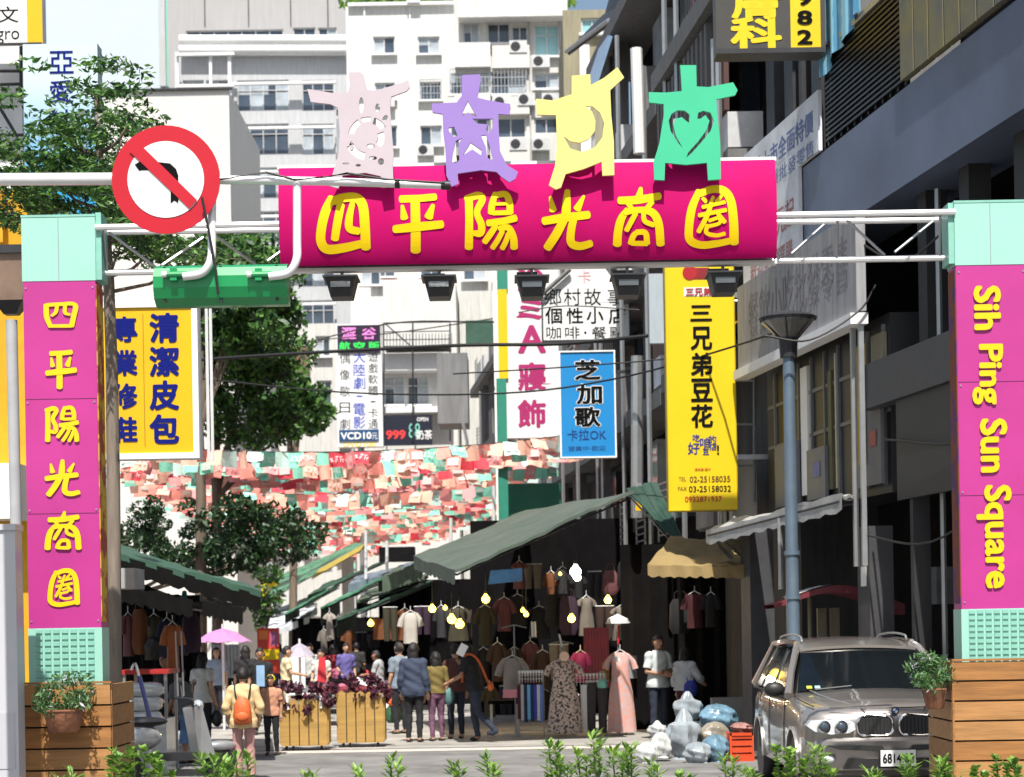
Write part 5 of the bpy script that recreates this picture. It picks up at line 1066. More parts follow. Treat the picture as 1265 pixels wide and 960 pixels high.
# green boards and roofs above the stalls, behind the main awning
for i, (x0, y0, x1, y1, D, m_, lb) in enumerate(((613, 598, 692, 662, 47, M('sea_green_strip'), 'sea green board below the sleepwear sign'), (575, 396, 612, 425, 56, mTARP, 'green canvas hood on the far lane facade'), (468, 676, 512, 694, 58, mRBD, 'dark roof behind the wide green awning'))):
    o_ = MB().bb(W(x0, y0, D).x, W(x1, y0, D).x, D, D + .6, W(x0, y1, D).z, W(x0, y0, D).z).build(('board', 'canvas_hood', 'stall_roof')[i], m_); tag(o_, lb, ('board', 'hood', 'roof')[i])
for px, y0, y1, D in ((452, 655, 700, 54), (478, 668, 712, 54), (557, 640, 690, 50), (640, 600, 650, 48), (610, 600, 660, 47.6)):
    o_ = MB().tube([P(px, y1 + 60, D), P(px, y0, D)], .045, 8).build('awning_pole', mPIPE, smooth=True); tag(o_, 'thin white pole standing behind the green awnings near ' + {452: 'the far stalls', 478: 'the second pole from the left', 557: 'the left tip of the main awning', 640: 'the green board', 610: 'the left edge of the green board'}[px], 'pole', 'poles holding the bunting')
# ================================================================== BUNTING
mFL = [M('coral_flag', (.86, .30, .25), .7, var=.12, scale=2, trans=.18), M('salmon_flag', (.92, .50, .38), .7, var=.1, scale=2, trans=.18), M('red_flag', (.72, .06, .09), .7, var=.15, scale=2, trans=.3), M('mint_flag', (.25, .66, .50), .7, var=.12, scale=2, trans=.18), M('pale_mint_flag', (.66, .88, .80), .7, var=.1, scale=2, trans=.18), M('rose_flag', (.9, .33, .33), .7, var=.1, scale=2, trans=.18)]
mFW = M('white_flag_print', (.8, .8, .78), .7, var=0, trans=.3)
def flag_mesh(mat, pr, seed):
    R_ = random.Random(seed); b = MB(); w_, h_ = .34, .35; vs = []
    for j in range(4):
        for i in range(5): vs.append((-w_ / 2 + w_ * i / 4, .03 * math.sin(i * 1.4 + seed) * (j / 3), -h_ * j / 3))
    b.add(vs, [(j * 5 + i, (j + 1) * 5 + i, (j + 1) * 5 + i + 1, j * 5 + i + 1) for j in range(3) for i in range(4)])
    b.cur = 1
    if pr == 2: b.add([(-.12, -.034, -.26), (.12, -.034, -.26), (.12, -.034, -.07), (-.12, -.034, -.07)], [(0, 1, 2, 3)])
    elif pr:
        for cx_ in (-.10, 0.0, .10):
            for k in range(5):
                x = cx_ + R_.uniform(-.03, .03); z = -.16 + R_.uniform(-.06, .06); a, c = (.035, .008) if k % 2 else (.008, .04)
                if pr > 1: a, c, z = a * 1.3, c * 1.3, z
                b.add([(x - a, -.036, z - c), (x + a, -.036, z - c), (x + a, -.036, z + c), (x - a, -.036, z + c)], [(0, 1, 2, 3)])
    o = b.build('flag', [mat, mFW]); me = o.data; bpy.data.objects.remove(o); return me
FM = [flag_mesh(mFL[i], p, i * 3 + p) for i in range(6) for p in (0, 1, 2)]
R_ = random.Random(12); D = 41.9; idx = 0
while D < 118:
    xr = XR(D) - .45 - (.6 if D > 75 else 0); xl = -10.0 - .047 * (D - 43); z0 = CH + 4.22 + R_.uniform(-.12, .12); n = int((xr - xl) / .285)
    tilt = R_.uniform(-.5, .2); sag = R_.uniform(.2, .5)
    def cp(u): return Vector((xl + (xr - xl) * u, D + tilt * u, z0 + .1 * (1 - u) - sag * 4 * u * (1 - u)))
    ORD = 'first second third fourth fifth sixth seventh eighth ninth tenth eleventh twelfth thirteenth fourteenth fifteenth sixteenth seventeenth eighteenth nineteenth twentieth'.split()
    where = ORD[idx] + ' string' if idx < 20 else (('twenty', 'thirty', 'forty', 'fifty', 'sixty')[idx // 10 - 2] + ' ' + ORD[idx % 10] if idx % 10 < 9 else ('thirtieth', 'fortieth', 'fiftieth', 'sixtieth')[idx // 10 - 2]) + ' string'
    t = thing('bunting_string', 'coral, red and mint flags across the lane, ' + where.replace('  ', ' ') + ' from the front', 'bunting', tuple(cp(0)), group='strings of coral, red and mint flags across the lane')
    MB().tube([cp(i / 12) for i in range(13)], .008 + .0001 * D, 4).build('cord', mCABLE, t)
    jm = MB()
    for k in range(n):
        u = (k + .5) / n; p = cp(u)
        me = FM[R_.choices(range(6), (.26, .26, .09, .15, .12, .12))[0] * 3 + R_.choice((0, 0, 1, 2))]
        rot = (R_.gauss(.0, .45), R_.gauss(0, .1), R_.gauss(0, .5)); 
        if idx < 10:
            link('flag', me, t, p - t.location, rot, (1, 1, R_.uniform(.8, 1.1)))
        else:
            mt = Matrix.Translation(p) @ Euler(rot).to_matrix().to_4x4(); ci = mFL.index(me.materials[0]); jm.cur = ci
            h = [mt @ Vector(v) for v in ((-.18, 0, 0), (.18, 0, 0), (.18, .02, -.37), (-.18, -.02, -.37))]; jm.add(h, [(3, 2, 1, 0)])
            if k % 2: jm.cur = 6; jm.add([mt @ Vector(v) for v in ((-.1, -.03, -.1), (.1, -.03, -.1), (.1, -.03, -.2), (-.1, -.03, -.2))], [(3, 2, 1, 0)])
    if jm.v: jm.build('flags', mFL + [mFW], t)['kind'] = 'stuff'
    D += (.98 if D < 56 else 1.05 if D < 75 else 1.7 if D < 95 else 3.0); idx += 1
# ================================================================== MARKET AWNINGS
awning('market_awning', 'wide grey green tarpaulin awning over the right hand clothes stall', (562, 704, 30.8), (784, 606, 30.8), (650, 630, 42.6), (511, 688, 38), M('weathered_green_tarpaulin', (.045, .075, .052), .75, col2=(.10, .115, .095), kind='mottle', scale=1.6, bump=.4), th=.05, val=.26, legs='l')
awning('market_awning', 'bright green awning strip far down the right side of the lane', (396, 750, 50), (488, 706, 50), (505, 702, 53), (420, 738, 53), mTARPL, val=.5, legs='l', vmat=mTARPG)
awning('market_awning', 'dark green awning strip below the bright green one on the right', (416, 764, 46), (512, 726, 46), (535, 716, 49), (440, 752, 49), mTARP, val=.5, legs='l', vmat=mTARPG)
awning('market_awning', 'dirty canvas canopy next to the left tip of the wide awning', (472, 712, 44), (522, 694, 44), (540, 690, 47), (486, 703, 47), mTARPG, val=.4)
awning('market_awning', 'green and yellow awning farthest down the right side', (326, 741, 62), (452, 672, 62), (440, 670, 70), (344, 712, 70), mTARPL, val=.3, legs='l')
o_ = MB().slab([P(385, 716, 61.8), P(446, 681, 61.8), P(452, 672, 61.9), P(395, 704, 61.9)], .05).build('yellow_cloth', M('mustard_cloth', (.32, .24, .04), .7)); tag(o_, 'mustard yellow cloth laid along the farthest green awning', 'cloth')
awning('market_awning', 'small green awning squeezed between the far striped one and the pale sheet', (352, 757, 56), (405, 728, 56), (420, 722, 60), (370, 748, 60), mTARPL, val=.35, legs='l', vmat=mTARPG)
awning('market_awning', 'dull green awning behind the bright green strip', (380, 735, 58), (470, 694, 58), (480, 690, 62), (400, 722, 62), mTARP, val=.4, legs='l', vmat=mDARK)
awning('market_awning', 'blue grey tarpaulin over the stalls beside the dull green awning', (430, 722, 53), (505, 700, 53), (512, 694, 56), (440, 712, 56), M('blue_grey_tarpaulin', (.12, .16, .2), .6, var=.3, scale=3), val=.3)
awning('market_awning', 'grey canvas awning just left of the second shopper group', (440, 742, 47.5), (520, 716, 47.5), (530, 708, 50), (455, 730, 50), mTARPG, val=.3, legs='l')
awning('market_awning', 'black tarpaulin roof far along the left side of the lane', (236, 738, 40), (300, 752, 40), (305, 748, 46), (246, 734, 46), M('canvas_and_shade_black', (.007, .007, .007), .9, spec=.1), val=.35)
awning('market_awning', 'pale grey tarpaulin sheet over the far stalls in the lane', (330, 782, 58), (382, 762, 58), (392, 745, 63), (335, 756, 63), M('pale_tarpaulin', (.5, .53, .56), .6, var=.2, scale=3), val=.2)
awning('market_awning', 'white tarpaulin sheet beside the dark far stalls', (355, 770, 64), (392, 752, 64), (380, 738, 68), (340, 752, 68), M('pale_tarpaulin'), val=.2)
awning('market_awning', 'long dark green awning over the left hand stalls', (132, 678, 27.5), (322, 731, 27.5), (320, 727, 33), (140, 672, 33), mTARP, th=.09, val=.3, vmat=M('canvas_and_shade_black', (.007, .007, .007), .9, spec=.1))  # black valance carries the shade of the awning's underside as colour
awning('market_awning', 'lower black awning over the left hand stall goods', (120, 716, 26.5), (238, 742, 26.5), (250, 745, 30), (130, 706, 30), M('canvas_and_shade_black', (.007, .007, .007), .9, spec=.1), th=.07, val=.25)
awning('market_awning', 'green side tarpaulin draped beside the tall yellow sign', (772, 602, 33), (812, 596, 33), (846, 668, 31.6), (834, 668, 31.6), M('deep_green_tarpaulin', (.012, .045, .03), .7, var=.3, scale=3), th=.03)
o_ = MB().bb(W(134, 712, 25.5).x, W(166, 712, 25.5).x, 25.5, 26.2, W(150, 727, 25.5).z, W(150, 702, 25.5).z).build('speaker_box', M('grey_enamel_box', (.35, .35, .36), .5)); tag(o_, 'pale grey box fixed under the left awning near the trunk', 'box')
o_ = thing('pendant_lamp', 'teal cup shaped pendant lamp under the left awning', 'lamp', tuple(W(228, 738, 28))); p = W(228, 744, 28)
MB().lathe([(.07, -.08), (.09, .0), (.05, .05), (.03, .16), (.001, .17)], p, 12).build('shade', M('teal_plastic', (.05, .35, .3), .4), o_, smooth=True)
# stall backing: dark sheets added for the shade deep in the stalls
mBK = M('gloom_and_table_black', (.006, .0055, .006), .95, spec=.1, var=.3, scale=3)  # near-black colour puts the deep stall shade into the sheets; tables share it
def drape(label, x0, x1, y0, y1, D, mat=mBK, nm='dark_backing'):
    a, b_ = W(x0, y1, D), W(x1, y0, D); n = 24; vs = []; 
    for i in range(n + 1):
        x = a.x + (b_.x - a.x) * i / n
        for z in (a.z, b_.z): vs.append((x, D + .05 * math.sin(i * 2.1), z))
    fs = [(2 * i, 2 * i + 2, 2 * i + 3, 2 * i + 1) for i in range(n)]; k = len(vs); vs += [(v[0], v[1] + .04, v[2]) for v in vs]; fs += [(k + f[3], k + f[2], k + f[1], k + f[0]) for f in fs]
    o = MB().add(vs, fs).build(nm, mat, smooth=True); return tag(o, label, 'cloth')
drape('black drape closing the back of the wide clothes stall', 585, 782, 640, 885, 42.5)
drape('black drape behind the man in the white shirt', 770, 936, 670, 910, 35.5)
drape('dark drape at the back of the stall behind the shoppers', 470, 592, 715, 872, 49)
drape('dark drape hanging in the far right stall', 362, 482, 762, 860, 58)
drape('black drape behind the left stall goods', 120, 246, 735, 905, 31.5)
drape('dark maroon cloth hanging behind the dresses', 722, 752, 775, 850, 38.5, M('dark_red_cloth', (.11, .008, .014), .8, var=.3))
o_ = MB().bb(-.9, 2.9, 42.6, 43, 2.8, 3.95).build('stall_back_panel', mBK); tag(o_, 'dark fascia board high at the back of the wide stall', 'board')  # upper part of the added dark backing
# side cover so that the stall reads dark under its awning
# ---- garments
def garment(label, px, y0, y1, D, kind, mat, seed=0, w_=None, group='clothes hanging at the stalls', cat='garment', rod=None, tilt=0):
    k = D / F; top = W(px, y0, D); bot = W(px, y1, D); H_ = top.z - bot.z; hw = (w_ or 30) * k / 2; R_ = random.Random(seed)
    t = thing({'dress': 'hanging_dress', 'shirt': 'hanging_shirt', 'trousers': 'hanging_trousers', 'scarf': 'hanging_scarf', 'bag': 'hanging_bag'}[kind], label, cat, (top.x, D, bot.z), tilt, group)
    def loft(prof, cx=0, ph=0, nm='cloth'):
        n = 18; vs = []
        for f, rx, ry in prof:
            for i in range(n):
                a = 2 * PI * i / n; fold = 1 + .16 * f * math.sin(a * 5 + ph + f * 2)
                vs.append((cx + rx * math.cos(a) * (1 + .05 * f * math.sin(a * 7 + ph)), ry * math.sin(a) * fold, H_ * (1 - f)))
        m2 = MB().add(vs, [(i + n * j, n * j + (i + 1) % n, n * (j + 1) + (i + 1) % n, n * (j + 1) + i) for j in range(len(prof) - 1) for i in range(n)] + [tuple(range(n)), tuple(range(len(vs) - 1, len(vs) - n - 1, -1))])
        return m2.build(nm, mat, t, world=False, smooth=True)
    if kind == 'dress': loft([(0, hw * .42, .04), (.06, hw * .62, .07), (.16, hw * .6, .1), (.32, hw * .62, .1), (.5, hw * .8, .11), (.75, hw * .92, .12), (1, hw, .13)], ph=seed)
    elif kind == 'shirt':
        loft([(0, hw * .3, .03), (.08, hw * .6, .06), (.25, hw * .66, .08), (.6, hw * .64, .08), (1, hw * .68, .09)], ph=seed)
    elif kind == 'trousers':
        for s_ in (-1, 1): loft([(0, hw * .5, .05), (.25, hw * .5, .07), (.6, hw * .4, .06), (1, hw * .36, .05)], s_ * hw * .5, seed, 'leg')
    elif kind == 'scarf': loft([(0, hw, .02), (.5, hw * .95, .025), (1, hw * 1.0, .03)], ph=seed)
    elif kind == 'bag': loft([(0, hw * .6, .05), (.15, hw * .9, .09), (.8, hw, .12), (1, hw * .7, .08)], ph=seed)
    if kind in ('dress', 'shirt'):
        for s_ in (-1, 1):
            b = MB(); L_ = H_ * (.16 if kind == 'dress' else .4); b.tube([(s_ * hw * .5, 0, H_ * .97), (s_ * hw * .85, 0, H_ * .97 - L_ * .5), (s_ * hw * 1.02, 0, H_ * .95 - L_)], [.045, .06, .065] if kind == 'shirt' else [.03, .05, .06], 8); b.build('sleeve', mat, t, world=False, smooth=True)
        b = MB(); b.tube([(-hw * .55, 0, H_ * .975), (0, 0, H_ + .05), (hw * .55, 0, H_ * .975)], .008, 5); b.tube([(0, 0, H_ + .05), (0, 0, H_ + .14)], .006, 5); b.build('hanger', mWHITE, t, world=False)
    elif kind == 'trousers': MB().tube([(-hw, 0, H_ + .01), (hw, 0, H_ + .01)], .01, 5).build('hanger', mWHITE, t, world=False)
    elif kind == 'bag': MB().tube([tuple(v) for v in catmull([(-hw * .5, 0, H_ * .97), (-hw * .4, 0, H_ + .12), (hw * .4, 0, H_ + .12), (hw * .5, 0, H_ * .97)], 4)], .008, 5).build('strap', mat, t, world=False)
    return t
mDP = M('black_floral_print', (.62, .48, .40), .8, col2=(.03, .03, .035), kind='mottle', scale=24, bump=.1)
cr = [n for n in mDP.node_tree.nodes if n.type == 'VALTORGB'][0]; cr.color_ramp.elements[0].position = .50; cr.color_ramp.elements[1].position = .56
mDC = M('coral_grey_print', (.72, .26, .17), .8, col2=(.45, .42, .44), kind='mottle', scale=15)
mPB = M('peach_border_cloth', (.7, .36, .28), .8)
t = garment('long sleeveless dress with a black floral print on a stand', 696, 815, 906, 33.6, 'dress', mDP, 1, 44, group='dresses on stands before the stall', cat='dress')
o2 = garment('coral and grey patterned maxi dress on a stand', 766, 806, 904, 33.8, 'dress', mDC, 2, 36, group='dresses on stands before the stall', cat='dress')
for px, y0, y1, lb in ((693, 792, 916, 'thin metal dress stand with the black floral dress'), (763, 766, 914, 'thin metal dress stand with the coral dress'), (635, 772, 905, 'thin metal stand with the beige blouse')):
    D = 34.0; b = MB(); p = W(px, y0, D); b.tube([(p.x, D, .0), (p.x, D, p.z)], .014, 6); b.box((p.x, D, .012), (.5, .04, .024)); b.box((p.x, D, .03), (.04, .45, .024)); b.tube([(p.x - .22, D, p.z - .05), (p.x, D, p.z), (p.x + .22, D, p.z - .05)], .012, 5)
    o_ = thing('garment_stand', lb, 'clothes stand', (p.x, D, 0), group='garment stands before the stall'); b.build('stand', mSTEEL, o_)
    if px == 763:
        b = MB(); b.lathe([(.2, -.06), (.18, .02), (.02, .1), (.001, .11)], (p.x, D, p.z), 14); b.build('white_topper', mWSIGN, o_)
        MB().tube([(p.x, D - .03, p.z - .42), (p.x + .01, D - .03, p.z - .1)], .02, 6).build('red_hook', M('red_plastic', (.5, .03, .04), .4), o_)
    if px == 693: MB().tube([(p.x + .02, D - .03, p.z - .1), (p.x - .03, D - .03, p.z + .12)], .02, 6).build('white_hook', mWSIGN, o_)
def disc(px, py, D, r, mat, lb, nm, cat):
    p = W(px, py, D); o_ = MB().lathe([(.001, -.01), (r, -.01), (r, .01), (.001, .01)], tuple(p), 16, 'y').build(nm, mat); return tag(o_, lb, cat)
disc(697, 811, 33.35, .085, M('peach_tag', (.8, .55, .4), .5), 'round peach price tag on the black floral dress', 'price_tag', 'tag')
disc(763, 814, 33.55, .05, mWSIGN, 'round white price tag on the coral dress', 'price_tag', 'tag')
garment('beige knitted blouse on a stand left of the striped scarves', 633, 813, 862, 34.0, 'shirt', M('beige_knit', (.33, .29, .26), .9), 3, 36, cat='blouse')
garment('pink folded top lying low by the striped scarves', 630, 852, 862, 33.5, 'scarf', M('pink_cloth', (.65, .25, .3), .8), 4, 18, cat='top')
# scarves on a low rack
def rack(label, x0, x1, y0, D, n, seed):
    a, b_ = W(x0, y0, D), W(x1, y0, D); t = thing('clothes_rack', label, 'clothes rack', ((a.x + b_.x) / 2, D, 0), group='low clothes racks'); b = MB()
    for x in (a.x, b_.x): b.tube([(x, D, 0), (x, D, a.z)], .013, 6)
    b.tube([(a.x, D, a.z), (b_.x, D, a.z)], .013, 6); b.tube([(a.x, D, .12), (b_.x, D, .12)], .01, 6); b.build('rack_frame', mSTEEL, t)
    b = MB()
    for i in range(n): x = a.x + (b_.x - a.x) * (i + .5) / n; b.tube([(x, D - .02, a.z - .005), (x, D - .04, a.z - .2)], .005, 4); b.box((x, D - .02, a.z - .02), (.035, .01, .05))
    for z in (.07, .14): b.tube([(a.x, D - .05, a.z - z), (b_.x, D - .05, a.z - z)], .004, 4)
    b.build('hooks', mWHITE, t); return t
rack('low white wire rack with narrow coloured scarves', 640, 671, 829, 33.7, 9, 1); rack('low white wire rack with white and grey trousers', 706, 748, 833, 33.9, 10, 2)
for i, (x, c_, lb) in enumerate(((641, (.08, .01, .03), 'dark maroon'), (645, (.5, .5, .48), 'cream white'), (649, (.01, .03, .08), 'navy'), (653, (.16, .45, .7), 'light blue'), (657, (.02, .03, .12), 'dark blue'), (661, (.05, .06, .4), 'royal blue'), (665, (.55, .58, .6), 'pale grey'), (669, (.12, .2, .5), 'mid blue'))):
    garment(lb + ' narrow scarf on the low white wire rack', x, 846, 888 + (i * 7) % 5, 33.6, 'scarf', M('scarf_cloth_%s' % lb.replace(' ', '_'), c_, .8), i, 4.6, group='scarves on the low rack', cat='scarf')
garment('white narrow trousers on the low rack between the two dresses', 721, 846, 904, 33.8, 'scarf', mWSIGN, 4, 8, cat='trousers')
garment('dark grey trousers on the low rack between the two dresses', 737, 842, 906, 33.9, 'trousers', M('charcoal_cloth', (.06, .05, .055), .9), 5, 28, cat='trousers')
garment('mint green cap shaped bag beside the coral dress', 744, 839, 850, 33.6, 'bag', M('mint_cloth', (.2, .5, .42), .7), 5, 13, cat='bag')
garment('magenta top behind the floral dress', 717, 806, 842, 36, 'shirt', M('magenta_cloth', (.25, .02, .12), .8), 6, 22, cat='top')
garment('grey blue shawl behind the shoulder of the coral dress', 781, 810, 838, 34.4, 'scarf', M('shawl_cloth', (.25, .27, .28), .8), 6, 12, cat='shawl')
garment('orange tan cloth beside the coral dress', 748, 818, 842, 34.3, 'scarf', M('tan_cloth', (.35, .17, .05), .8), 6, 10, cat='cloth')
garment('white bottle shaped lantern cloth hanging left of the floral dress stand', 659, 768, 787, 35, 'scarf', mWSIGN, 2, 6, cat='cloth')
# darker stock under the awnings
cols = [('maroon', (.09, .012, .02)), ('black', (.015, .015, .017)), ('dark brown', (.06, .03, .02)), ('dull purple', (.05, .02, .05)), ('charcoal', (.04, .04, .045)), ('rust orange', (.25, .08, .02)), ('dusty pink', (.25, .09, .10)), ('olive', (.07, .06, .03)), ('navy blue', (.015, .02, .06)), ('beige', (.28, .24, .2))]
R_ = random.Random(31)
HG = []
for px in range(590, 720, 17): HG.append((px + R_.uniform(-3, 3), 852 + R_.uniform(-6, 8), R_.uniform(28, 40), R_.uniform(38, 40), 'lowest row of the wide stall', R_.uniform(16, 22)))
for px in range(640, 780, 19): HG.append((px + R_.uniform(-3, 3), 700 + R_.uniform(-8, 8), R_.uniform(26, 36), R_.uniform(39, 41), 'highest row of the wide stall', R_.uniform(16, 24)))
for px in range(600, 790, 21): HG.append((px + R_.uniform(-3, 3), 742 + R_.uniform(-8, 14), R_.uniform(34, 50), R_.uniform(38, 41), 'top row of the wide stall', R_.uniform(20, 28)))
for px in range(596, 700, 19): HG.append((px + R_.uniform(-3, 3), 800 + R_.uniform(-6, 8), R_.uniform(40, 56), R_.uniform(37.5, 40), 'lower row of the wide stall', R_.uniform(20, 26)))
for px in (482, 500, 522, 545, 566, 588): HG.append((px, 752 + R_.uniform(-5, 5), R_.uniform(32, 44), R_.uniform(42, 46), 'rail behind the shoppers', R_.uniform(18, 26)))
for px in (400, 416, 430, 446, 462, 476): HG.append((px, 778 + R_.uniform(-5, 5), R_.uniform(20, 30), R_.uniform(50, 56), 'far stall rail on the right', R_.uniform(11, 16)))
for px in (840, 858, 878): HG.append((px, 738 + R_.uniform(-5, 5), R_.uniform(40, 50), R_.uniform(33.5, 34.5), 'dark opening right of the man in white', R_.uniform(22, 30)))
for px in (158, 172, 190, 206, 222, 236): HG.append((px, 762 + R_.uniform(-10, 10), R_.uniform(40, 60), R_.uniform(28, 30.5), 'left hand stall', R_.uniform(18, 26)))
seen = {}
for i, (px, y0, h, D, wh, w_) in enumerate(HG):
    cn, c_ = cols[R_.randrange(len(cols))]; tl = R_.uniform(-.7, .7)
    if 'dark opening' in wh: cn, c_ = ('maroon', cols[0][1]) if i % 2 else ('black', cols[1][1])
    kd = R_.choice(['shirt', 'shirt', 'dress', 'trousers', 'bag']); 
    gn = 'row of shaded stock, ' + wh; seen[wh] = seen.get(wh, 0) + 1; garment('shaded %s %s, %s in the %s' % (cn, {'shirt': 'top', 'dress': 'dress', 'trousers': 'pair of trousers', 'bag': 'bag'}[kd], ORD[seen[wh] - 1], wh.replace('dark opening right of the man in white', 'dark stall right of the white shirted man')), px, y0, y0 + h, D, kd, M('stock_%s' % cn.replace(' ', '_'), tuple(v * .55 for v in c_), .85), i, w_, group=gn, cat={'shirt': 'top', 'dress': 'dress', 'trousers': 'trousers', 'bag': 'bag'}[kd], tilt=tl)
garment('orange brown apron hanging in the left stall', 213, 772, 828, 27.5, 'shirt', M('rust_apron', (.3, .1, .03), .8), 5, 22, cat='apron')
garment('white mannequin style singlet hanging over the shoppers', 507, 757, 795, 39, 'shirt', M('off_white_singlet', (.4, .38, .35), .8), 5, 26, cat='singlet')
garment('long grey robe hanging at the corner of the far right stall', 407, 758, 790, 46, 'dress', M('beige_knit'), 5, 11, cat='robe')
garment('rust orange cloth hanging above the far shoppers', 478, 764, 790, 44, 'scarf', M('stock_rust_orange', cols[5][1], .85), 5, 34, cat='cloth')
o_ = MB().slab([P(603, 722, 38), P(645, 718, 38), P(645, 702, 38), P(606, 705, 38)], .06).build('blue_cloth', M('bright_blue_cloth', (.03, .16, .5), .6, var=.3, scale=4)); tag(o_, 'bright blue cloth tied up under the wide awning', 'cloth')
# bulbs
BL = [(534, 752, 36, .085), (550, 751, 38, .055), (558, 765, 35.5, .1), (568, 771, 35, .1), (600, 740, 36, .095), (646, 754, 37, .055), (650, 759, 36.5, .06), (751, 741, 35, .085), (706, 764, 35.5, .09), (458, 770, 44, .09), (692, 709, 37, .04), (711, 706, 36, .13), (713, 713, 36.2, .09)]
for i, (px, py, D, r) in enumerate(BL):
    p = W(px, py, D); t = thing('light_bulb', ['leftmost bulb over the shoppers', 'small dim bulb right of the leftmost one', 'upper bulb of the low pair over the man in black', 'lowest bulb of the pair over the man in black', 'bulb high under the blue cloth', 'upper small bulb above the scarf rack', 'lower small bulb above the scarf rack', 'bulb above the coral dress', 'double bulb above the floral dress', 'single bulb in the far right stall', 'tiny reddish lamp beside the square white lamp', 'bright white lamp high in the wide stall', 'lower half of the bright white lamp high in the stall'][i] + ', lit', 'light bulb', tuple(p), group='lit bulbs in the stalls')
    m_ = mBULB if i not in (11, 12) else M('white_lamp', (1, .97, .85), .3, var=0, emit=9)
    b = MB(); b.lathe([(.001, -r * .8), (r * .5, -r * .66), (r * .78, -r * .25), (r * .78, r * .15), (r * .5, r * .55), (r * .28, r * .8), (r * .25, r)], tuple(p), 12); b.build('glass', m_, t, smooth=True)
    if i in (0, 2, 4, 7, 8, 11):
        ld = bpy.data.lights.new('bulb_light', 'POINT'); ld.energy = 12; ld.color = (1, .72, .4); ld.shadow_soft_size = .05; lo = bpy.data.objects.new('bulb_light', ld); COL.objects.link(lo); lo.parent = t; lo.location = (0, -.02, -r - .07)
    MB().tube([(p.x, D, p.z + r), (p.x, D, p.z + r * 1.6)], r * .3, 8).build('socket', mDARK, t); MB().tube([(p.x, D, p.z + r * 1.6), (p.x, D, p.z + .5)], .006, 4).build('wire', mCABLE, t)
# tables
def table(label, x0, x1, y0, D, dep, mat, nm='market_table'):
    a, b_ = W(x0, y0, D), W(x1, y0, D); t = thing(nm, label, 'table', ((a.x + b_.x) / 2, D, 0)); MB().bb(a.x, b_.x, D, D + dep, a.z - .06, a.z).build('table_top', mat, t)
    for x in (a.x + .05, b_.x - .05):
        for y in (D + .05, D + dep - .05): MB().bb(x - .02, x + .02, y - .02, y + .02, 0, a.z - .06).build('leg', mSTEEL, t)
    return t
table('red topped table at the front of the left stall', 148, 208, 828, 26.5, .9, M('red_plastic_sheet', (.42, .03, .03), .4))
table('dark table under the black umbrella cloth right of the man in black', 603, 642, 866, 34, .9, mBK)
def lump(name, label, cat, px, py, wpx, hpx, D, mat, seed, dep=None, group=None, kind='bag', rough=.22):
    """crumpled closed shape resting at pixel box centred px, bottom py"""
    R_ = random.Random(seed); k = D / F; w_, h_ = wpx * k / 2, hpx * k; p = W(px, py, D); p.z = max(p.z, 0.0); n, m_ = 26, 16; vs = []; ph = [R_.uniform(0, 6) for _ in range(8)]
    for j in range(m_ + 1):
        f = j / m_; 
        prof = math.sin(PI * min(1, f * .93 + .07)) ** .45 if kind != 'tied' else (math.sin(PI * min(1, f * .98 + .02)) ** .5 if f < .75 else .62 * (1 - (f - .75) / .25) ** .8 * .6 + .12)
        if kind == 'box': prof = max(.05, math.sin(PI * min(1, f * .98 + .01))) ** .16
        if f == 0 and kind != 'box': prof = .75
        for i in range(n):
            a = 2 * PI * i / n; r = 1 + rough * (.5 * math.sin(3 * a + ph[0] + 3 * f) + .35 * math.sin(7 * a + ph[1] - 5 * f) + .3 * math.sin(11 * a + ph[2] + 9 * f) * math.sin(8 * f + ph[3]) + .25 * math.sin(17 * f + ph[4] + 2 * a))
            vs.append((w_ * prof * r * math.cos(a), (dep or w_) * prof * r * math.sin(a), h_ * f))
    t = thing(name, label, cat, tuple(p), group=group)
    MB().add(vs, [(j * n + i, j * n + (i + 1) % n, (j + 1) * n + (i + 1) % n, (j + 1) * n + i) for j in range(m_) for i in range(n)] + [tuple(range(n - 1, -1, -1)), tuple(range(m_ * n, m_ * n + n))]).build('body', mat, t, world=False, smooth=True)
    return t
mPL = [M('grey_plastic_bag', (.30, .34, .37), .28, var=.35, scale=4, bump=.8, coat=.3), M('blue_grey_plastic_bag', (.15, .27, .36), .25, var=.5, scale=4, bump=.8, coat=.3), M('white_plastic_bag', (.55, .56, .55), .3, var=.3, scale=5, bump=.8), M('clear_plastic_sheet', (.42, .48, .52), .2, col2=(.62, .66, .68), kind='mottle', scale=5, bump=.7, coat=.5), M('brown_contents_bag', (.25, .22, .17), .3, var=.5, scale=5, bump=.7)]
L_ = [('tall grey rubbish bag with a knotted top beside the woman with the white shawl', 845, 938, 44, 62, 27.6, 0, 'tied'), ('pale knotted top bag rising highest in the rubbish heap', 850, 892, 34, 38, 28.2, 0, 'tied'), ('blue grey rubbish bag on top of the heap, left of the red crate', 886, 903, 46, 34, 28.0, 1, 'bag'), ('brown filled bag under the blue grey rubbish bag', 884, 925, 36, 34, 27.6, 4, 'bag'), ('pale blue bag at the bottom of the rubbish heap', 884, 948, 34, 34, 27.0, 1, 'bag'), ('white crumpled bag at the left foot of the rubbish heap', 818, 936, 24, 32, 27.2, 2, 'bag'), ('small white torn bag left of the rubbish heap', 800, 942, 26, 26, 27.0, 2, 'bag'), ('knotted white bag leaning above the small torn bag', 812, 912, 22, 22, 27.6, 2, 'tied'), ('grey bag low in front of the tall grey one', 862, 948, 34, 26, 26.8, 0, 'bag')]
for i, (lb, px, py, w_, h_, D, mi, kd) in enumerate(L_): lump('rubbish_bag', lb, 'rubbish bag', px, py, w_, h_, D, mPL[mi], 70 + i, group='heap of plastic rubbish bags', kind=kd)
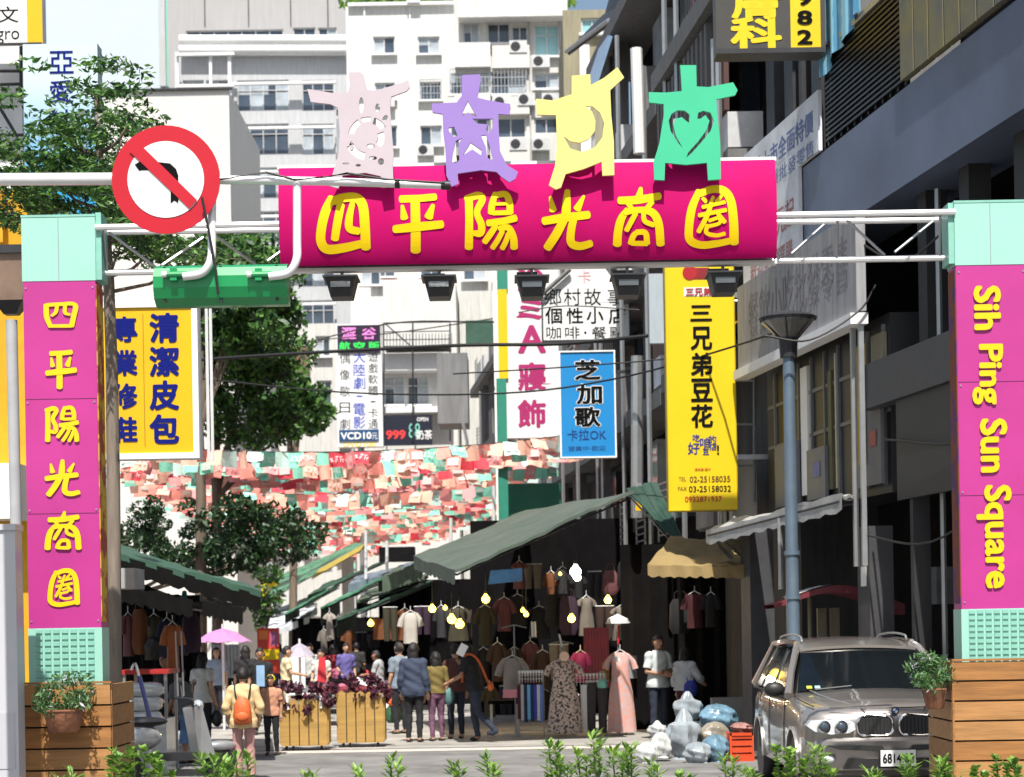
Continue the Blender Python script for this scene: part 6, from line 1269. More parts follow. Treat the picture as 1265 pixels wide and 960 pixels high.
# red crate
D = 26.9; a = W(903, 935, D); b_ = W(930, 905, D); t = thing('plastic_crate', 'orange red plastic crate between the rubbish bags and the car', 'crate', ((a.x + b_.x) / 2, D, 0)); mCR = M('orange_red_plastic', (.62, .07, .02), .4, var=.1); zt = b_.z; b = MB()
for y in (D, D + .36): 
    for j in range(4): b.bb(a.x, b_.x, y, y + .02, .03 + j * zt / 4.2, .03 + j * zt / 4.2 + zt * .17)
for x in (a.x, b_.x - .02):
    for j in range(4): b.bb(x, x + .02, D + .021, D + .359, .03 + j * zt / 4.2, .03 + j * zt / 4.2 + zt * .17)
b.build('slats', mCR, t); b = MB(); 
for x in (a.x, b_.x): 
    for y in (D, D + .38): b.box((x, y, zt / 2), (.03, .03, zt))
b.bb(a.x, b_.x, D, D + .38, .0, .03); b.bb(a.x - .01, b_.x + .01, D - .015, D + .0, zt - .04, zt); b.build('frame', mCR, t)
lump('cloth_bundle', 'brown and pink bundle lying on the red crate', 'bundle', 916, 904, 26, 12, 27.1, M('pinkish_bundle', (.3, .15, .13), .7, var=.4), 90)
# left stall goods
for i, (px, py, w_, h_, D) in enumerate(((176, 904, 54, 26, 26.0), (176, 879, 52, 19, 26.05), (178, 861, 48, 18, 26.1))): lump('wrapped_stack', ['lowest layer of the goods under white striped plastic by the stake', 'middle layer of the goods under white striped plastic', 'top layer of the goods under white plastic below the red table'][i], 'wrapped goods', px, py, w_, h_, D, mPL[3], 100 + i, dep=.3, group='plastic wrapped goods at the left stall', rough=.12, kind='box')
o_ = MB().bb(W(152, 900, 26.3).x, W(204, 900, 26.3).x, 26.4, 27.1, 0, .75).build('goods_box', mPL[3]); tag(o_, 'boxed goods covered with clear plastic under the red table', 'box')
o_ = thing('gas_hose_pipe', 'curved grey pipe and dark stick leaning at the left stall', 'pipe', (W(175, 900, 25).x, 25, 0)); MB().tube([tuple(v) for v in catmull([Vector((W(188, 930, 25).x, 25, 0)), W(181, 880, 25), W(170, 828, 25), W(166, 820, 25), W(162, 828, 25)], 4)], .018, 6).build('pipe', mSTEEL, o_, smooth=True)
MB().tube([W(190, 905, 24.9), W(172, 835, 24.9)], .03, 6).build('grip', M('navy_plastic', (.015, .02, .08), .4), o_)
for x in (217, 224): o_ = MB().tube([P(x, 780, 27), P(x + 3, 860, 27)], .012, 5).build('chain', mSTEEL); tag(o_, 'thin metal chain hanging in the left stall, ' + ('left' if x == 217 else 'right') + ' one of two', 'chain')
lump('cable_coil', 'round black coil hanging in the left stall', 'coil', 190, 812, 22, 26, 29, mBLACK, 3, dep=.05)
# umbrellas
def umbrella(label, px, ytop, yrim, wpx, D, mat):
    k = D / F; r = wpx * k / 2; p = W(px, ytop, D); zr = W(px, yrim, D).z; t = thing('market_umbrella', label, 'umbrella', (p.x, D, 0), group='umbrellas in the lane'); n = 8; vs = [(p.x, D, p.z)]
    for f in (.5, 1):
        for i in range(n * 2):
            a = 2 * PI * i / (n * 2); rr = r * f * (1 if i % 2 == 0 else .95); vs.append((p.x + rr * math.cos(a), D + rr * math.sin(a), p.z + (zr - p.z) * (f ** 1.35) + (0 if i % 2 == 0 else .03)))
    m_ = n * 2; fs = [(0, 1 + i, 1 + (i + 1) % m_) for i in range(m_)] + [(1 + i, 1 + m_ + i, 1 + m_ + (i + 1) % m_, 1 + (i + 1) % m_) for i in range(m_)]
    MB().add(vs, fs).build('canopy', mat, t); b = MB(); b.tube([(p.x, D, 0), (p.x, D, p.z + .08)], .025, 8); b.build('pole', mPIPE, t); b = MB()
    for i in range(n): a = 2 * PI * i / n; b.tube([(p.x, D, p.z - .12), (p.x + r * .97 * math.cos(a), D + r * .97 * math.sin(a), zr)], .01, 4)
    b.build('rib', mSTEEL, t); return t
umbrella('pink market umbrella over the left of the lane', 275, 776, 794, 74, 38, M('pink_umbrella_cloth', (.68, .30, .58), .6, trans=.4))
umbrella('pale lavender umbrella behind the left wheeled planter', 370, 794, 812, 42, 40, M('lavender_umbrella_cloth', (.45, .42, .5), .6, trans=.3))
drape('white cloth sheets tied below the pink umbrella', 262, 296, 796, 838, 45, M('white_cloth_drape', (.62, .64, .68), .8, trans=.2), 'hanging_sheet')
# far posters and boards
s_ = Sign('food_poster', 'red and yellow food poster standing in the lane', 'poster', 318, 776, 345, 832, 46, .06, M('poster_red', (.6, .05, .03), .5)); s_.rect(334, 780, 343, 798, M('poster_violet', (.35, .1, .25), .5), 'picture'); s_.rect(320, 779, 331, 790, M('poster_orange', (.75, .2, .05), .5), 'picture'); s_.rect(320, 802, 345, 815, mYSIGN, 'yellow_band'); MB().box((0, .05, -.5), (.05, .05, 1.2)).build('post', mSTEEL, s_.o, world=False)
s_ = Sign('white_board', 'white board standing behind the woman in the yellow apron', 'board', 357, 804, 377, 850, 42, .05, mWSIGN); MB().box((0, .03, -.3), (.5, .03, .7)).build('stand', mSTEEL, s_.o, world=False)
s_ = Sign('yellow_banner', 'small yellow banner high in the far lane', 'banner', 323, 714, 345, 742, 66, .06, mYSIGN); MB().box((0, .03, -1.1), (.06, .03, 2.4)).build('post', mSTEEL, s_.o, world=False)
R_ = random.Random(77)
for i in range(19):
    px = 378 + i * 5.6; D = R_.uniform(38, 56); c_ = R_.choice([(.5, .03, .06), (.45, .12, .2), (.5, .48, .45), (.08, .03, .05), (.12, .02, .03), (.3, .26, .3), (.02, .02, .03), (.1, .08, .3)]); h = R_.uniform(.5, 1.25)
    x = W(px, 800, D).x; o_ = lump('goods_pile', 'small goods pile on the far right stalls, %s from the left' % ORD[i], 'goods', px, CY + (1.9 - h * .55) * F / D, R_.uniform(9, 17), R_.uniform(9, 16), D, M('goods_cloth_%d' % int(c_[0] * 100 + c_[2] * 1000), c_, .8), i, group='piles of goods on the far stalls', rough=.2)
table('long goods table in the far right stall', 372, 478, 842, 44, 3.0, mBK); table('goods table nearer in the far right stall', 385, 470, 852, 38.6, 2.0, M('table_cloth_red', (.2, .02, .03), .8))
garment('orange shopping bag held low beside the slate blue shopper', 486, 855, 872, 36, 'bag', M('orange_bag', (.75, .12, .03), .6), 3, 16, cat='bag', group='shopping bags'); garment('dark green and white shopping bag standing beside the slate blue shopper', 486, 872, 893, 36, 'bag', M('green_bag', (.03, .09, .04), .6), 3, 20, cat='bag', group='shopping bags'); garment('white shopping bag left of the green shopping bag', 476, 866, 890, 37, 'bag', mWSIGN, 4, 12, cat='bag', group='shopping bags')
# ================================================================== WHEELED PICKET PLANTERS
def picket_planter(px, y0, y1, D, label, seed, wpx, handle=False):
    R_ = random.Random(seed); k = D / F; w_ = wpx * k; h_ = W(px, y0, D).z; c = W(px, y1, D); t = thing('wheeled_planter', label, 'planter', (c.x, D, 0), group='wheeled picket planters'); n = 5; pw = w_ / n; dep = .42; zb = .08
    MB().bb(-w_ / 2 + .02, w_ / 2 - .02, .03, dep - .03, zb, h_ * .86).build('box', mDARK, t, world=False)
    for i in range(n):
        x0 = -w_ / 2 + i * pw + .008; x1 = x0 + pw - .016; top = h_ * R_.uniform(.96, 1.0); MB().prism([(x0, zb), (x1, zb), (x1, top - .045), ((x0 + x1) / 2, top), (x0, top - .045)], -.012, .012).build('picket', mPICK, t, world=False)
    for j in range(3):
        for sx in (-1, 1): MB().box((sx * (w_ / 2 + .0), .08 + j * .14, (h_ + zb) / 2), (.022, .11, h_ - zb - .06)).build('picket', mPICK, t, world=False)
    for sx in (-.8, -.5, .75): 
        b = MB(); b.lathe([(.001, -.018), (.04, -.018), (.04, .018), (.001, .018)], (sx * w_ / 2 * .95, .06, .04), 12, 'x'); b.box((sx * w_ / 2 * .95, .06, .07), (.03, .05, .03)); b.build('wheel', mBLACK, t, world=False)
    cl = [(Vector((R_.uniform(-w_ / 2 * 1.15, w_ / 2 * 1.15), R_.uniform(-.08, dep), h_ + R_.uniform(-.22, .20))), (.09, .07, .08), 26) for _ in range(42)]
    cl = [(c_[0] + t.location, c_[1], c_[2]) for c_ in cl]; leaf_obj('foliage', cl, .05, mPURP, t, seed, asp=.5)
    if handle: MB().tube([tuple(v) for v in catmull([(-w_ * .32, -.03, h_ * .78), (-w_ * .34, -.03, h_ * .98), (-w_ * .28, -.03, h_ * 1.06), (w_ * .26, -.03, h_ * 1.06), (w_ * .36, -.03, h_ * 1.0), (w_ * .36, -.03, h_ * .8)], 4)], .022, 8).build('handle', mWHITE, t, world=False, smooth=True)
    return t
picket_planter(376, 862, 920, 31.0, 'left wheeled picket planter with dark purple leaves and a white handle', 5, 59, True)
picket_planter(446, 852, 917, 31.6, 'right wheeled picket planter with dark purple leaves', 6, 58)
# ================================================================== PEOPLE
SKIN = M('skin_light', (.50, .29, .19), .5, var=.06); SKIND = M('skin_tanned', (.33, .17, .10), .5, var=.06); HAIR = M('black_hair', (.010, .008, .008), .65, var=.2, scale=20)
def person(label, px, D, H, face, shirt=None, pants=None, sleeve=.5, hair='short', skin=SKIN, pose=None, hem=.86, pants_to=.08, loose=.012, skirt=0, shoes=None, vox=.0115, lean=(0, 0, 0), head=(0, 0, 0), long=False, group='people in the market lane', z=0):
    p = dict(sR=(.165, 0, 1.37), eR=(.215, -.02, 1.10), wR=(.225, .06, .87), sL=(-.165, 0, 1.37), eL=(-.215, -.02, 1.10), wL=(-.225, .06, .87), hR=(.085, 0, .90), kR=(.095, .02, .49), aR=(.10, -.02, .08), hL=(-.085, 0, .90), kL=(-.095, .02, .49), aL=(-.10, -.02, .08))
    p.update(pose or {}); p = {k: Vector(v) for k, v in p.items()}; ln = Vector(lean); hd = Vector(head)
    for k in ('sR', 'sL'): p[k] = p[k] + ln
    if not pose or 'eR' not in pose: p['eR'] += ln
    if not pose or 'wR' not in pose: p['wR'] += ln
    if not pose or 'eL' not in pose: p['eL'] += ln
    if not pose or 'wL' not in pose: p['wL'] += ln
    b = MB()
    tor = [(.83, .145, .10), (.90, .165, .115), (.98, .155, .105), (1.07, .135, .095), (1.18, .15, .102), (1.30, .168, .105), (1.38, .155, .09), (1.43, .09, .07), (1.46, .05, .05)]
    n = 16; vs = []
    for z_, rx, ry in tor:
        f = max(0, (z_ - .9) / .5); f = min(1, f)
        for i in range(n): a = 2 * PI * i / n; vs.append((rx * math.cos(a) + ln.x * f, ry * math.sin(a) + ln.y * f, z_ + ln.z * f))
    b.add(vs, [(j * n + i, j * n + (i + 1) % n, (j + 1) * n + (i + 1) % n, (j + 1) * n + i) for j in range(len(tor) - 1) for i in range(n)] + [tuple(range(n - 1, -1, -1)), tuple(range((len(tor) - 1) * n, len(tor) * n))])
    hc = Vector((0, .02, 1.60)) + ln + hd
    b.tube([Vector((0, -.005, 1.40)) + ln, hc - Vector((0, .015, .06))], .052, 10)
    b.ell(hc, (.076, .095, .112), 16, 12); b.ell(hc + Vector((0, .035, -.065)), (.052, .05, .05)); b.ell(hc + Vector((0, .1, -.012)), (.014, .022, .026), 8, 6)
    for s in (-1, 1): b.ell(hc + Vector((s * .078, 0, -.012)), (.012, .022, .032), 8, 6)
    bones = [('torso', Vector((0, 0, .95)), Vector((0, 0, 1.38)) + ln, .13), ('head', hc - Vector((0, 0, .07)), hc + Vector((0, 0, .06)), .09), ('neck', Vector((0, 0, 1.44)) + ln, hc - Vector((0, 0, .11)), .05)]
    for s in 'RL':
        sg = 1 if s == 'R' else -1; S_, E_, W_ = p['s' + s], p['e' + s], p['w' + s]
        b.ell(S_, (.06, .058, .06), 10, 8); b.tube([S_, S_.lerp(E_, .5), E_, E_.lerp(W_, .35), W_], [.054, .046, .038, .037, .026], 10); b.ell(E_, (.04, .04, .04), 8, 6)
        d = (W_ - E_).normalized(); sd_ = d.cross(Vector((0, 1, 0)) if abs(d.y) < .8 else Vector((0, 0, 1))).normalized(); nn = d.cross(sd_).normalized(); pc = W_ + d * .05
        b.tube([W_ - d * .01, W_ + d * .03, W_ + d * .075], [.026, .034, .034], 8)
        for q in range(4):
            o = sd_ * (q - 1.5) * .0215; L = (.066, .078, .074, .058)[q]; a = W_ + d * .075 + o; b.tube([a - d * .03, a + d * L * .5 + nn * .004, a + d * L + nn * .02 * 1.0], [.0105, .0098, .008], 6)
        a = W_ + d * .03 + sd_ * (-.028); b.tube([a, a - sd_ * .025 + d * .025, a - sd_ * .035 + d * .055 + nn * .01], [.013, .011, .009], 6)
        H_, K_, A_ = p['h' + s], p['k' + s], p['a' + s]
        b.tube([H_ + Vector((0, 0, .02)), H_.lerp(K_, .5), K_, K_.lerp(A_, .35), A_], [.088, .072, .053, .054, .034], 12); b.ell(K_, (.054, .056, .056), 8, 6)
        ft = Vector((0, 1, 0)) if abs((A_ - K_).normalized().y) < .75 else Vector((0, .3, -.9)).normalized(); b.tube([A_ + Vector((0, 0, -.0)) - ft * .03, A_ - Vector((0, 0, .04)) + ft * .05, A_ - Vector((0, 0, .052)) + ft * .15], [.036, .036, .022], 8)
        bones += [('uarm', S_, E_, .05), ('farm', E_, W_, .035), ('hand', W_, W_ + d * .14, .03), ('thigh', H_, K_, .075), ('shin', K_, A_, .045), ('foot', A_ - Vector((0, 0, .05)), A_ - Vector((0, 0, .05)) + ft * .14, .03)]
    o = b.build('body', skin); m = o.modifiers.new('r', 'REMESH'); m.mode = 'VOXEL'; m.voxel_size = vox; m.use_smooth_shade = True
    s2 = o.modifiers.new('s', 'SMOOTH'); s2.iterations = 3; s2.factor = .5
    bpy.context.view_layer.update(); me = bpy.data.meshes.new_from_object(o.evaluated_get(bpy.context.evaluated_depsgraph_get())); old = o.data; bpy.data.objects.remove(o); bpy.data.meshes.remove(old); me.name = 'body'
    nv = len(me.vertices); co = np.empty(nv * 3); me.vertices.foreach_get('co', co); co = co.reshape(-1, 3); no = np.empty(nv * 3); me.vertices.foreach_get('normal', no); no = no.reshape(-1, 3)
    best = np.full(nv, 9.); lab = np.zeros(nv, int); tt = np.zeros(nv)
    for i, (nm, a, c, r) in enumerate(bones):
        a = np.array(a); c = np.array(c); d = c - a; t_ = np.clip(((co - a) @ d) / (d @ d), 0, 1); dist = np.linalg.norm(co - a - t_[:, None] * d, axis=1) - r
        mk = dist < best; best[mk] = dist[mk]; lab[mk] = i; tt[mk] = t_[mk]
    names = np.array([bo[0] for bo in bones])[lab]
    fc = [tuple(q.vertices) for q in me.polygons]; me.materials.clear(); me.materials.append(skin)
    sc = H / 1.70; x = W(px, 850, D).x; t = thing('person', label, 'person', (x, D, z), math.radians(face), group=group); t.scale = (sc,) * 3
    ob = link('body', me, t)
    def garm(nm, mask, off, mat, folds=.006, flare=None):
        idx = {}; vs = []; fs = []
        c2_ = co + no * (off if np.isscalar(off) else off[:, None]) 
        c2_ = c2_ + no * (folds * np.sin(co[:, 2:3] * 38 + co[:, 0:1] * 25) * np.sin(co[:, 1:2] * 30 + 1))
        if flare is not None: c2_ = flare(c2_, co)
        for f in fc:
            if all(mask[v] for v in f):
                g = []
                for v in f:
                    if v not in idx: idx[v] = len(vs); vs.append(tuple(c2_[v]))
                    g.append(idx[v])
                fs.append(tuple(g))
        if not fs: return
        me2 = bpy.data.meshes.new(nm); me2.from_pydata(vs, [], fs); me2.polygons.foreach_set('use_smooth', [True] * len(fs)); me2.materials.append(mat); return link(nm, me2, t)
    z_ = co[:, 2]
    if pants:
        mk = (np.isin(names, ['thigh', 'torso']) & (z_ < 1.02) & (z_ > .0)) | ((names == 'shin') & (z_ > pants_to)) | ((names == 'foot') & (z_ > max(pants_to, .09)))
        off = np.full(nv, .010) + np.clip((.6 - z_), 0, 1) * skirt
        garm('skirt' if skirt > .12 else 'trousers', mk, off, pants, .005)
    if shirt:
        mk = ((names == 'torso') & (z_ > hem) & (z_ < 1.47 + ln.z)) | ((names == 'thigh') & (z_ > hem)) | ((names == 'uarm') & (tt < sleeve * 1.6)) | ((names == 'farm') & (tt < (sleeve - .62) * 2.6)) | ((names == 'neck') & (tt < .12))
        garm('shirt', mk, np.full(nv, .014 + loose * .5) + np.clip(1.25 - z_, 0, .5) * loose * 2, shirt, .007)
    hl = co - np.array(hc)
    if hair == 'short': mk = (names == 'head') & ((hl[:, 2] > .045) | ((hl[:, 1] < .0) & (hl[:, 2] > -.06)))
    else: mk = (names == 'head') & ((hl[:, 2] > .05) | (hl[:, 1] < .02)) & (hl[:, 2] > -.11)
    garm('hair', mk, np.full(nv, .016 if hair == 'short' else .02), HAIR, .006)
    if hair == 'long':
        b = MB(); b.ell(hc + Vector((0, -.05, -.10)), (.098, .062, .165), 14, 10); b.build('hair', HAIR, t, world=False, smooth=True)
    if hair == 'bun': MB().ell(hc + Vector((0, -.1, .02)), (.045, .04, .045)).build('hair', HAIR, t, world=False, smooth=True)
    for s in (-1, 1): MB().ell(hc + Vector((s * .03, .089, .012)), (.012, .006, .006), 8, 6).build('eye', mINK, t, world=False)
    MB().ell(hc + Vector((0, .086, -.055)), (.022, .006, .006), 8, 6).build('mouth', M('lips', (.35, .08, .07), .5), t, world=False)
    garm('shoes', (names == 'foot') & (z_ < .1), np.full(nv, .008), shoes or mBLACK, 0)
    return t
def cloth(nm, c, **k): return M(nm, c, .85, scale=9, bump=.15, **k)
mJ = cloth('dark_denim', (.018, .025, .045)); mBT = cloth('black_trousers', (.012, .012, .015)); mBS = cloth('black_shirt', (.012, .012, .014))
P1 = person('short woman seen from behind in a cream shirt with an orange backpack', 300, 25, 1.44, 4, cloth('cream_shirt', (.62, .46, .24)), cloth('dusty_pink_trousers', (.45, .24, .22)), sleeve=.8, hair='short', pose={'eR': (.26, -.02, 1.12), 'wR': (.23, .07, .93), 'eL': (-.26, -.02, 1.12), 'wL': (-.22, .08, .93)}, loose=.025, hem=.80, skirt=.06)
def held(nm, label, cat, owner, rot=True): # item at owner's transform
    o = thing(nm, label, cat, tuple(owner.location), owner.rotation_euler.z); o.scale = owner.scale; return o
mOB = M('orange_nylon', (.55, .11, .025), .6, var=.25, scale=6, bump=.2)
t = held('backpack', 'orange backpack worn by the short woman in the cream shirt', 'backpack', P1); b = MB()
pr_ = [(.86, .10, .05), (.90, .135, .085), (1.0, .14, .095), (1.12, .13, .09), (1.22, .10, .07), (1.27, .05, .03)]; n = 14; vs = [(rx * math.copysign(abs(math.cos(2 * PI * i / n)) ** .6, math.cos(2 * PI * i / n)), -.19 + ry * math.sin(2 * PI * i / n), z_) for z_, rx, ry in pr_ for i in range(n)]
b.add(vs, [(j * n + i, j * n + (i + 1) % n, (j + 1) * n + (i + 1) % n, (j + 1) * n + i) for j in range(len(pr_) - 1) for i in range(n)] + [tuple(range(n - 1, -1, -1)), tuple(range((len(pr_) - 1) * n, len(pr_) * n))]); b.build('pack', mOB, t, world=False, smooth=True)
MB().ell((0, -.27, .98), (.10, .03, .075)).build('pocket', mOB, t, world=False, smooth=True)
for s in (-1, 1): MB().tube([tuple(v) for v in catmull([(s * .09, -.13, 1.24), (s * .115, -.125, 1.38), (s * .12, -.02, 1.46), (s * .12, .1, 1.36), (s * .13, .13, 1.15), (s * .13, -.1, .95)], 4)], .013, 6).build('strap', mDARK, t, world=False)
P2 = person('shopper from behind in a slate blue long shirt and black trousers', 511, 32.8, 1.66, -12, cloth('slate_blue_shirt', (.035, .048, .085)), mBT, sleeve=.95, hair='long', loose=.03, hem=.80)
person('shopper in a pale blue shirt half hidden behind the slate blue one', 494, 35.5, 1.66, 40, cloth('pale_blue_shirt', (.17, .21, .26)), mBT, sleeve=.5, pose={'wR': (.15, .3, 1.1)}, vox=.014)
P3 = person('girl with long hair in a mustard top and purple patterned trousers', 539, 33, 1.50, 25, cloth('mustard_top', (.17, .125, .035)), M('purple_pattern_cloth', (.07, .02, .05), .8, col2=(.2, .1, .16), kind='mottle', scale=12), sleeve=.5, hair='long', loose=.012, hem=.92)
t = held('shoulder_bag', 'teal grey shoulder bag beside the girl with long hair', 'bag', P3); MB().ell((.26, .02, .86), (.12, .07, .17)).build('bag', M('teal_grey_cloth', (.09, .2, .2), .7, var=.4, scale=5), t, world=False, smooth=True); MB().tube([(.2, 0, 1.0), (.12, -.08, 1.42), (.3, .05, 1.0)], .01, 5).build('strap', mDARK, t, world=False)
person('shopper in a brown top and jeans behind the man in black', 563, 33.6, 1.62, 20, cloth('brown_top', (.09, .035, .03)), mJ, sleeve=.7, hair='short', pose={'wL': (-.12, .3, 1.05), 'eL': (-.2, .08, 1.12)})
P5 = person('man in a black shirt striding right with an orange strapped bag', 587, 32.6, 1.70, 62, mBS, mJ, sleeve=.5, hair='short', skin=SKIND, pose={'eL': (-.27, .12, 1.12), 'wL': (-.25, .38, 1.0), 'kR': (.11, .10, .50), 'aR': (.11, .02, .09), 'kL': (-.08, -.10, .50), 'aL': (-.09, -.42, .20), 'eR': (.22, .15, 1.15), 'wR': (.16, .34, 1.3)}, lean=(0, .10, -.03), head=(0, .03, -.03), loose=.02)
t = held('shoulder_bag', 'orange strap and small orange bag worn by the man in black', 'bag', P5); MB().tube([tuple(v) for v in catmull([(-.08, .2, 1.0), (-.10, .14, 1.44), (.02, -.03, 1.40), (.16, -.17, .98)], 5)], .022, 6).build('strap', mOB, t, world=False); MB().ell((.17, -.2, .93), (.08, .05, .08)).build('bag', mOB, t, world=False, smooth=True)
o_ = MB().box(W(571, 803, 31.9), (.13, .02, .2), Euler((0, .5, 0)).to_matrix()).build('paper_card', mWSIGN); tag(o_, 'white card held up in front of the man in black', 'card')
P6 = person('man in a white shirt and dark jeans standing with folded arms', 813, 32.4, 1.72, -150, cloth('white_tee', (.5, .54, .54)), mJ, sleeve=.5, hair='short', skin=SKIND, pose={'eR': (.24, .03, 1.12), 'wR': (.03, .2, 1.08), 'eL': (-.24, .03, 1.12), 'wL': (-.02, .18, 1.12)}, loose=.025)
P7 = person('woman under a white shawl with a royal blue bag beside the man in white', 846, 32.9, 1.50, -40, cloth('white_shawl', (.55, .58, .62)), cloth('maroon_skirt', (.07, .012, .03)), sleeve=.8, hair='long', loose=.04, hem=.9, skirt=.14, pose={'eR': (.26, .1, 1.15), 'wR': (.22, .3, 1.05)})
t = held('shoulder_bag', 'royal blue cloth bag of the woman under the white shawl', 'bag', P7); MB().ell((.17, -.06, .93), (.15, .13, .17)).build('bag', M('royal_blue_cloth', (.03, .05, .35), .6, var=.35, scale=5, bump=.4), t, world=False, smooth=True); MB().tube([(.14, -.1, 1.05), (.05, -.1, 1.44), (.2, .05, 1.05)], .012, 5).build('strap', M('royal_blue_cloth'), t, world=False)
person('man in a grey t shirt reading behind the right wheeled planter', 468, 40, 1.50, 75, cloth('grey_tee', (.36, .38, .40)), mJ, sleeve=.5, skin=SKIND, pose={'eR': (.2, .08, 1.12), 'wR': (.12, .32, 1.12), 'eL': (-.2, .08, 1.12), 'wL': (-.12, .32, 1.12)}, head=(0, .04, -.03), vox=.014)
o_ = MB().box(W(446, 842, 40), (.3, .22, .02), Euler((.5, .3, 0)).to_matrix()).build('newspaper', mWSIGN); tag(o_, 'white paper read by the man in the grey t shirt', 'paper')
person('woman in white and red behind the planters facing the camera', 397, 42, 1.50, 175, cloth('white_red_top', (.6, .58, .55)), mJ, sleeve=.4, pose={'wR': (.18, .25, 1.0), 'wL': (-.18, .25, 1.0)}, vox=.014)
o_ = MB().slab([P(391, 852, 41.4), P(404, 852, 41.4), P(402, 812, 41.5), P(394, 812, 41.5)], .03).build('red_scarf', M('red_scarf_cloth', (.45, .02, .03), .8)); tag(o_, 'red scarf worn by the woman in white behind the planters', 'scarf')
PC = person('child in a peach top with a pale hair band beside the left planter', 335, 30, 1.22, 170, cloth('peach_top', (.5, .24, .15)), mBT, sleeve=.4, skin=SKIND, hair='long', vox=.013)
t = held('hair_band', 'pale yellow band on the hair of the child in the peach top', 'hair band', PC); MB().tube([(.09 * math.cos(a), .03, 1.62 + .115 * math.sin(a)) for a in [PI * i / 10 for i in range(11)]], .016, 6).build('band', mYSIGN, t, world=False)
person('woman in a white cap and pale yellow apron beside the white board', 354, 39, 1.60, -80, cloth('pale_yellow_top', (.6, .52, .32)), cloth('cream_trousers', (.5, .42, .3)), sleeve=.4, pose={'wR': (.15, .35, 1.1), 'eR': (.22, .1, 1.15)}, vox=.014)
person('man in a black shirt with a pale blue print behind the backpack woman', 322, 36, 1.60, 185, mBS, mBT, sleeve=.5, skin=SKIND, vox=.014)
o_ = MB().bb(W(317, 835, 35.7).x, W(327, 835, 35.7).x, 35.68, 35.7, W(322, 848, 35.7).z, W(322, 822, 35.7).z).build('shirt_print', M('pale_blue_print', (.25, .4, .6), .7)); tag(o_, 'pale blue print on the front of the black shirt', 'print')
person('dark clothed passer by between the umbrella and the man in black with print', 304, 39, 1.62, 10, mBS, cloth('maroon_trousers', (.12, .015, .03)), sleeve=.6, hair='long', vox=.014)
PW = person('woman in a white tee carrying a black handbag at the left stall', 250, 31, 1.58, -30, cloth('off_white_tee', (.6, .58, .56)), mBT, sleeve=.35, hair='long', vox=.013)
t = held('handbag', 'black handbag hanging from the hand of the woman in white at the left', 'handbag', PW); MB().ell((.24, .08, .58), (.11, .06, .14)).build('bag', mBLACK, t, world=False, smooth=True); MB().tube([(.18, .08, .66), (.23, .08, .86), (.29, .08, .66)], .009, 5).build('handle', mBLACK, t, world=False)
person('stall keeper bending in a grey vest and blue denim skirt at the left stall', 232, 28.5, 1.45, 60, cloth('grey_vest', (.10, .11, .12)), M('washed_denim', (.08, .16, .30), .8, var=.5, scale=4, bump=.2), sleeve=.5, hair='short', skin=SKIND, pose={'wR': (.2, .35, .8), 'wL': (-.2, .35, .8), 'eR': (.23, .18, 1.05), 'eL': (-.23, .18, 1.05)}, lean=(0, .16, -.06), skirt=.16, pants_to=.35, loose=.03)
person('stall keeper in dark clothes standing deep in the left stall', 205, 29.5, 1.6, 150, mBS, mBT, sleeve=.6, skin=SKIND, vox=.014)
for i, (px, D, H_, fc, c1_, c2_, hr, lb) in enumerate(((384, 46, 1.6, 170, (.5, .5, .48), (.03, .03, .05), 'short', 'distant shopper in an off white top behind the left wheeled planter'), (412, 48, 1.55, 10, (.35, .03, .05), (.02, .02, .02), 'long', 'distant shopper in a crimson top in the lane'), (428, 45, 1.6, 200, (.12, .1, .3), (.03, .03, .05), 'short', 'distant shopper in a violet top in the lane'), (441, 50, 1.6, 0, (.03, .03, .03), (.1, .02, .03), 'short', 'distant shopper all in dark clothes in the lane'), (287, 47, 1.6, 5, (.05, .06, .12), (.02, .02, .02), 'short', 'distant walker in navy clothes below the pink umbrella'), (345, 52, 1.6, 30, (.6, .6, .6), (.1, .1, .15), 'long', 'distant walker in a white top right of the food poster'), (268, 41, 1.58, 185, (.25, .3, .4), (.02, .02, .03), 'long', 'walker in a grey blue top below the pink umbrella'))):
    person(lb, px, D, H_, fc, cloth('far_top_%d' % i, c1_), cloth('far_trousers_%d' % i, c2_), hair=hr, sleeve=.5, vox=.02, group='distant shoppers in the lane', pose={'wR': (.2, .25, 1.0)})
# ================================================================== SCOOTER
t = thing('motor_scooter', 'silver grey scooter parked among the shrubs at the left stall', 'scooter', (W(212, 920, 24.5).x, 24.6, 0), math.radians(-62)); mSC = M('silver_scooter_paint', (.42, .43, .44), .3, metal=.5, coat=.6); 
def wheel(b, c, r, w_, ax='x'): b.lathe([(r * .55, -w_ * .5), (r * .9, -w_ / 2), (r, -w_ * .25), (r, w_ * .25), (r * .9, w_ / 2), (r * .55, w_ * .5)], c, 24, ax)
for y in (-.62, .62):
    b = MB(); wheel(b, (0, y, .22), .22, .1); b.build('tyre', mBLACK, t, world=False, smooth=True); b = MB(); b.lathe([(.001, -.04), (.12, -.045), (.12, .045), (.001, .04)], (0, y, .22), 16, 'x'); b.build('rim', mSTEEL, t, world=False)
b = MB(); b.prism([(0, 0)] * 0 or [(-.1, .3), (.1, .3), (.1, .4), (-.1, .4)], -.35, .3); b.build('floorboard', mDARK, t, world=False)
b = MB(); b.ell((0, -.5, .6), (.16, .36, .18), 14, 10); b.build('rear_cowl', mSC, t, world=False, smooth=True)
b = MB(); b.ell((0, -.42, .80), (.13, .36, .07), 14, 8); b.build('seat', mBLACK, t, world=False, smooth=True)
b = MB(); b.hexa([(-.16, .30, .3), (.16, .30, .3), (.12, .52, .34), (-.12, .52, .34), (-.2, .20, .95), (.2, .20, .95), (.14, .34, 1.0), (-.14, .34, 1.0)]); b.build('front_shield', mSC, t, world=False)
